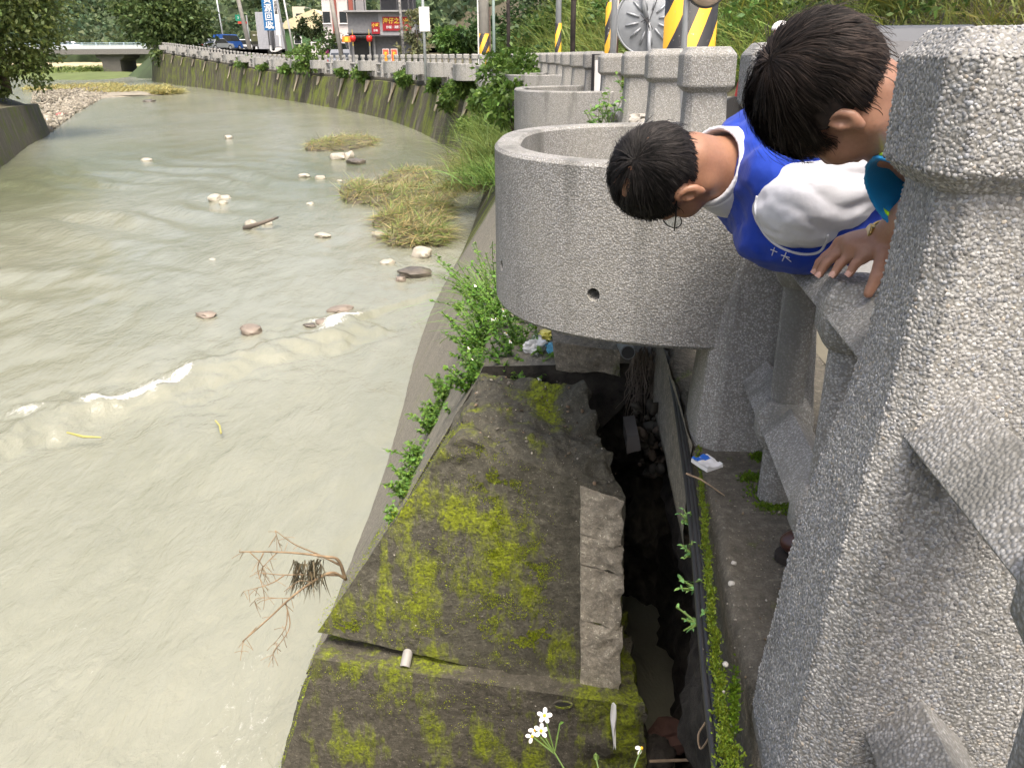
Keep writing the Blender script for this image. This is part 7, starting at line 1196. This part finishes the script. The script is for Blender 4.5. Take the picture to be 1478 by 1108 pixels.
gX, gY = np.meshgrid(np.linspace(-1, 1, 7), np.linspace(0, 1, 22), indexing='ij'); A, B2 = at(885, 1012, d=2.50), at(886, 1076, d=2.44); V = A + (B2 - A) * gY.ravel()[:, None] + np.c_[gX.ravel() * (0.008 + 0.004 * np.sin(gY.ravel() * 5)), -0.012 + 0.008 * np.cos(gX.ravel() * 3 + gY.ravel() * 6), 0 * gX.ravel()]; o = mk('plastic_strip', V, grid_faces(7, 22), PLW, smooth=True); tag(o, 'twisted white plastic strip hanging from the corner of the block', 'plastic strip'); sm = o.modifiers.new('s', 'SOLIDIFY'); sm.thickness = 0.002
def dead_branch():
    g = np.random.default_rng(15); t = empty('dead_branch', at(497, 832, d=2.86)); tag(t, 'bare dead branch with withered leaves sticking out over the water from the block', 'branch'); b = np.array(t.location); DB = plain('branch_bark', (0.24, 0.17, 0.10), 0.85, var=0.35, sc=30); D = 2.8
    def br(pts, r0, nm='twig'):
        P = _catmull(np.array([at(x, y, d=d) for x, y, d in pts]), 6) - b; mb = MB(); mb.tube(P, np.linspace(r0, r0 * 0.3, len(P)), 6); mb.build(nm, DB, t, smooth=True); return P
    ends = []
    for pts, r0 in (([(499, 836, 2.86), (488, 808, 2.84), (470, 803, 2.82), (430, 798, 2.80), (390, 796, 2.78), (345, 796, 2.75)], 0.0075), ([(497, 834, 2.86), (478, 826, 2.82), (450, 840, 2.78), (420, 862, 2.74), (390, 890, 2.7), (362, 915, 2.66), (350, 925, 2.65)], 0.0065), ([(490, 815, 2.85), (460, 800, 2.84), (425, 785, 2.83), (397, 765, 2.83)], 0.0045), ([(492, 830, 2.86), (450, 829, 2.8), (405, 829, 2.76), (375, 826, 2.75)], 0.004), ([(380, 798, 2.77), (372, 820, 2.76), (380, 850, 2.74), (382, 868, 2.73)], 0.003), ([(410, 830, 2.76), (390, 842, 2.75), (352, 853, 2.74)], 0.003), ([(360, 796, 2.76), (378, 815, 2.76), (375, 835, 2.76)], 0.0025), ([(415, 880, 2.73), (412, 905, 2.70), (395, 930, 2.68)], 0.003), ([(412, 868, 2.74), (418, 905, 2.70), (396, 940, 2.66), (394, 962, 2.65)], 0.003), ([(425, 862, 2.75), (408, 863, 2.74), (369, 864, 2.72), (376, 890, 2.71)], 0.0022), ([(400, 797, 2.79), (385, 812, 2.77), (378, 822, 2.76)], 0.0025), ([(450, 840, 2.78), (432, 838, 2.78), (415, 850, 2.76)], 0.003), ([(370, 905, 2.68), (352, 925, 2.66), (349, 942, 2.65)], 0.002), ([(397, 765, 2.83), (400, 775, 2.82), (404, 790, 2.82)], 0.002)):
        P = br(pts, r0)
        for _ in range(7): k = g.integers(len(P) // 3, len(P)); q = np.linspace(0, 1, 4)[:, None]; L_ = g.uniform(0.02, 0.06); mb = MB(); mb.tube(P[k] + q * L_ * nrm(g.standard_normal(3) * (1, 0.5, 0.5) + (-0.2, 0, -0.6)) + q ** 2 * (0, 0, -0.01), 0.0012, 4); mb.build('twig', DB, t)
    parts = []
    for _ in range(150): a = at(g.uniform(424, 468), g.uniform(806, 835), d=g.uniform(2.77, 2.83)) - b; parts.append(a)
    P = np.array(parts); V, F, C = blades(P, nrm(g.standard_normal((150, 3)) * 0.3 + (-0.25, 0, -1)), g.uniform(0.04, 0.11, 150), 0.006, hsv_jit((0.14, 0.12, 0.075), 150, g, 0.4, 0.1), 0.3, 4, g); tag(mk('withered_leaves', V, F, GRASSM, t, col=C), kind='stuff')
dead_branch()
# ---- things in the river
STR = [(495, 208, 50, 10), (470, 212, 28, 7), (530, 284, 36, 11), (515, 275, 26, 8), (590, 258, 40, 12), (575, 285, 45, 16), (605, 310, 48, 22), (595, 342, 40, 18), (630, 345, 22, 12), (640, 280, 22, 10), (560, 320, 22, 12)]
M_MUD = plain('wet_mud', (0.10, 0.085, 0.055), 0.6, var=0.4, sc=5)
def straw_heap(label, ells, seed, n):
    g = np.random.default_rng(seed); t = empty('straw_heap', at(ells[0][0], ells[0][1], z=WATER_Z)); tag(t, label, 'straw heap'); b = np.array(t.location); P = []; A = np.array([e[2] * e[3] for e in ells], float); A /= A.sum()
    for i, (x, y, rx, ry) in enumerate(ells):
        c = at(x, y, z=WATER_Z); ex = abs(at(x + rx, y, z=WATER_Z)[0] - c[0]); ey = abs(at(x, y - ry, z=WATER_Z)[1] - c[1]) * 0.9; m = int(n * A[i]); r = np.sqrt(g.random(m)); a = g.random(m) * 6.283; h = 0.22 * np.sqrt(np.maximum(0, 1 - r ** 2)); P.append(np.c_[c[0] + ex * r * np.cos(a), c[1] + ey * r * np.sin(a), WATER_Z + h * g.uniform(0.5, 1.1, m) + 0.03 * fbm(np.c_[c[0] + ex * r * np.cos(a), c[1] + ey * r * np.sin(a), r * 0] * 3, 2, 3)])
        o = lump('mud_mound', c - b + np.array((0, 0, -0.05)), (ex * 0.92, ey * 0.92, 0.2), M_MUD, t, 0, 1.0, 4, 0.12); 
    P = np.vstack(P) - b; m = len(P); D = nrm(g.standard_normal((m, 3)) * (1, 0.8, 0.22) + (0.5, 0.2, 0.12)); grn = g.random(m) < 0.38; col = hsv_jit((0.31, 0.265, 0.13), m, g, 0.5, 0.14); col = np.where(grn[:, None], hsv_jit((0.20, 0.26, 0.07), m, g, 0.3), col); V, F, C = blades(P, D, g.uniform(0.15, 0.5, m), g.uniform(0.008, 0.02, m), col, g.uniform(-0.2, 0.5, m), 3, g); tag(mk('straw', V, F, GRASSM, t, col=C), kind='stuff')
straw_heap('flattened heap of yellow reed straw on mud, farther of the two in the river', STR[:2], 101, 2600); straw_heap('larger sprawling heap of reed straw on mud beside the river wall', STR[2:], 103, 9000)
ROCK = plain('river_rock', (0.36, 0.33, 0.27), 0.7, var=0.25, sc=6, bump=0.3); ROCKR = plain('reddish_rock', (0.21, 0.175, 0.14), 0.55, var=0.25, sc=8, bump=0.3); ROCKD = plain('dark_wet_rock', (0.11, 0.095, 0.075), 0.4, var=0.4, sc=8, bump=0.3)
def rock(label, px, py, wpx, flat, mat, seed, group=None, sink=0.25):
    c = at(px, py, z=WATER_Z); r_ = abs(at(px + wpx, py, z=WATER_Z)[0] - c[0]); c[2] = WATER_Z + r_ * flat * (1 - 2 * sink) * 0.5; lump('rock', c, (r_, r_ * 0.8, r_), mat, None, seed, flat, 3, 0.30); tag(COL.objects[-1], label, 'rock', group)
for i, (px, py, w, fl, m, lab) in enumerate(((610, 370, 15, 0.75, ROCK, 'biggest pale boulder at the tip of the straw heap'), (363, 481, 17, 0.55, ROCKR, 'smooth reddish boulder in the rapids'), (363, 326, 10, 0.7, ROCK, 'pale round rock with a driftwood stick against it'), (385, 324, 8, 0.5, ROCK, 'pale flat rock right of the driftwood stick'), (310, 288, 11, 0.55, ROCK, 'left of the three pale stones in mid river'), (325, 287, 8, 0.55, ROCK, 'middle of the three pale stones in mid river'), (322, 294, 7, 0.5, ROCK, 'lowest of the three pale stones in mid river'), (466, 341, 11, 0.35, ROCK, 'flat pale rock alone left of the large straw heap'), (560, 381, 11, 0.5, ROCK, 'flat rock below the large straw heap'), (548, 341, 13, 0.5, ROCK, 'pale boulder on the left edge of the large straw heap'), (598, 396, 24, 0.35, ROCKD, 'broad dark rubble rock in front of the biggest boulder'), (578, 404, 9, 0.5, ROCKR, 'small brown rock beside the dark rubble rock'), (297, 456, 15, 0.35, ROCKR, 'brown rock breaking the surface in mid river'), (492, 448, 18, 0.3, ROCKR, 'long low brown rock at the right end of the rapids'), (466, 466, 14, 0.35, ROCKR, 'low brown rock next to the right end of the rapids'), (447, 470, 9, 0.3, ROCKD, 'dark low rock left of the low brown ones'), (471, 262, 0, 0, None, ''), (488, 229, 11, 0.6, ROCK, 'grey boulder below the farther straw heap'), (503, 228, 9, 0.8, ROCK, 'yellowish boulder below the farther straw heap'), (515, 236, 14, 0.4, ROCKD, 'dark flat rock by the yellowish boulder'), (462, 258, 7, 0.5, ROCK, 'small pale stone between the two straw heaps'), (490, 262, 5, 0.4, ROCK, 'tiny pale stone right of the small pale stone'), (438, 254, 8, 0.3, ROCK, 'thin flat stone left of the straw heaps'), (448, 295, 6, 0.4, ROCK, 'small flat stone left of the large heap, lower'), (306, 376, 6, 0.4, ROCK, 'tiny pale stone alone in mid river'), (212, 233, 7, 0.5, ROCK, 'small tan stone far out in the river'), (330, 200, 6, 0.6, ROCK, 'pale far stone near the quiet water'), (216, 147, 9, 0.25, ROCKD, 'dark driftwood snag in the far riffle'))):
    if m is not None: rock(lab, px, py, w, fl, m, 500 + i)
mb = MB(); mb.tube([at(352, 330, z=WATER_Z + 0.02), at(375, 323, z=WATER_Z + 0.12), at(390, 318, z=WATER_Z + 0.18), at(401, 314, z=WATER_Z + 0.16)], [0.05, 0.04, 0.03, 0.02], 7); tag(mb.build('driftwood', plain('driftwood', (0.12, 0.10, 0.08), 0.8), smooth=True), 'dark bent driftwood stick leaning on pale rocks', 'driftwood')
mb = MB(); mb.tube([at(97, 624, z=WATER_Z + 0.03), at(120, 630, z=WATER_Z + 0.05), at(146, 631, z=WATER_Z + 0.03)], [0.008, 0.012, 0.006], 6); tag(mb.build('floating_reed', plain('reed_yellow', (0.35, 0.33, 0.10))), 'yellow reed caught below the rapids', 'reed'); mb = MB(); mb.tube([at(311, 607, z=WATER_Z + 0.03), at(317, 614, z=WATER_Z + 0.04), at(319, 625, z=WATER_Z + 0.03)], 0.008, 6); tag(mb.build('floating_reed', plain('reed_yellow', (0.35, 0.33, 0.10))), 'short floating reed alone in the near water', 'reed')
# gravel stones on the bar
gg = np.random.default_rng(111); poly = np.array([at(px, py, z=WATER_Z)[:2] for px, py in GBAR]); cen = poly.mean(0); tp = []
GB2 = np.array([at(px, py, z=WATER_Z)[:2] for px, py in ((40, 190), (50, 128), (95, 124), (150, 126), (160, 134), (135, 148), (108, 164), (76, 187))]); poly = GB2; cen = poly.mean(0)
for _ in range(5200): i = gg.integers(len(poly)); a = poly[i]; b2 = poly[(i + 1) % len(poly)]; w = gg.random(); e = a * (1 - w) + b2 * w; r_ = math.sqrt(gg.random()) * 1.04; q = cen + (e - cen) * r_; tp.append((q[0], q[1], WATER_Z + 0.10 * math.sqrt(max(0, 1 - min(1, r_) ** 3)) + 0.03))
chips('gravel', 'pale river gravel covering the bar under the bank tree', np.array(tp), 0.03, 0.16, [(0.20, 0.18, 0.14), (0.165, 0.15, 0.115), (0.27, 0.245, 0.195)], 112, 'gravel')
def bar_grass(name, label, ells, n, L, col, seed):
    g = np.random.default_rng(seed); P = []
    for x, y, rx, ry in ells:
        c = at(x, y, z=WATER_Z); ex = abs(at(x + rx, y, z=WATER_Z)[0] - c[0]); ey = abs(at(x, y - ry, z=WATER_Z)[1] - at(x, y + ry, z=WATER_Z)[1]) / 2; r = np.sqrt(g.random(n)); a = g.random(n) * 6.283; P.append(np.c_[c[0] + ex * r * np.cos(a), c[1] + ey * r * np.sin(a), np.full(n, WATER_Z + 0.12)])
    P = np.vstack(P); m = len(P); V, F, C = blades(P, nrm(g.standard_normal((m, 3)) * 0.5 + (0.3, 0, 0.7)), L * g.uniform(0.5, 1.3, m), L * 0.10, hsv_jit(col, m, g, 0.35, 0.15), 0.8, 3, g); tag(mk(name, V, F, GRASSM, col=C), label, 'grass', kind='stuff')
bar_grass('bar_grass', 'flattened yellow grass on the gravel bar', [(110, 128, 45, 4), (190, 131, 40, 4), (240, 136, 18, 1.5)], 1500, 0.7, (0.34, 0.31, 0.12), 115); bar_grass('bank_grass', 'green grass strip on the far bank before the bridge', [(110, 105, 90, 4), (190, 103, 30, 4), (60, 103, 50, 4)], 1500, 2.0, (0.14, 0.19, 0.05), 117)
crumple('red_litter', 'faded red rag on the gravel bar edge', at(88, 166, z=WATER_Z + 0.1), (0.3, 0.25, 0.15), plain('rag_red', (0.40, 0.13, 0.12)), 21); crumple('white_litter', 'white foam scrap on the gravel bar edge', at(72, 174, z=WATER_Z + 0.1), (0.18, 0.15, 0.12), P_WHT, 23)
# brackets: pale tapering concrete haunches under the far planters
PALEB = plain('pale_haunch', (0.36, 0.31, 0.23), 0.85, var=0.25, sc=4)
for k, s, o_ in PLANTERS[2:]:
    p = fpos(s); y = p[1]; co_, bo = float(crown_off(y)), float(base_off(y)); rz = float(ramp_z(y)); L_ = 1.25; V = []
    for t_, w_ in ((0.0, 0.26 + 0.1 * math.sin(k * 1.7)), (0.35, 0.16), (0.62 + 0.25 * math.sin(k * 2.3), 0.05)):
        off = co_ + (bo - co_) * t_ * 0.75 + 0.02; z = rz - 0.21 - 1.7 * t_ * 0.75
        for sg in (-1, 1): q = foff(np.array([s + sg * w_]), np.array([off]))[0]; V.append((q[0], q[1], z)); q = foff(np.array([s + sg * w_]), np.array([off + 0.035 + 0.05 * (t_ == 0)]))[0]; V.append((q[0], q[1], z + 0.02))
    mk('haunch', np.array(V) - np.array(river_wall.location), [(1, 3, 7, 5), (5, 7, 11, 9), (0, 1, 5, 4), (4, 5, 9, 8), (2, 6, 7, 3), (6, 10, 11, 7), (0, 2, 3, 1), (8, 9, 11, 10)], PALEB, river_wall)
# white notice in a dark frame behind the fifth post
q = at(884, 90, d=8.6); t = empty('notice_frame', (q[0], 8.6, 0.0)); tag(t, 'white notice sheet in a low black frame behind the sixth post', 'notice'); mb = MB(); mb.tube([(-0.19, 0, 0.0), (-0.19, 0, 1.07), (0.15, 0, 1.07), (0.15, 0, 0.0)], 0.016, 6); mb.build('frame', BLK, t); box_part(t, 'sheet', (-0.05, 0.01, 0.72), (0.24, 0.01, 0.6), P_WHT)
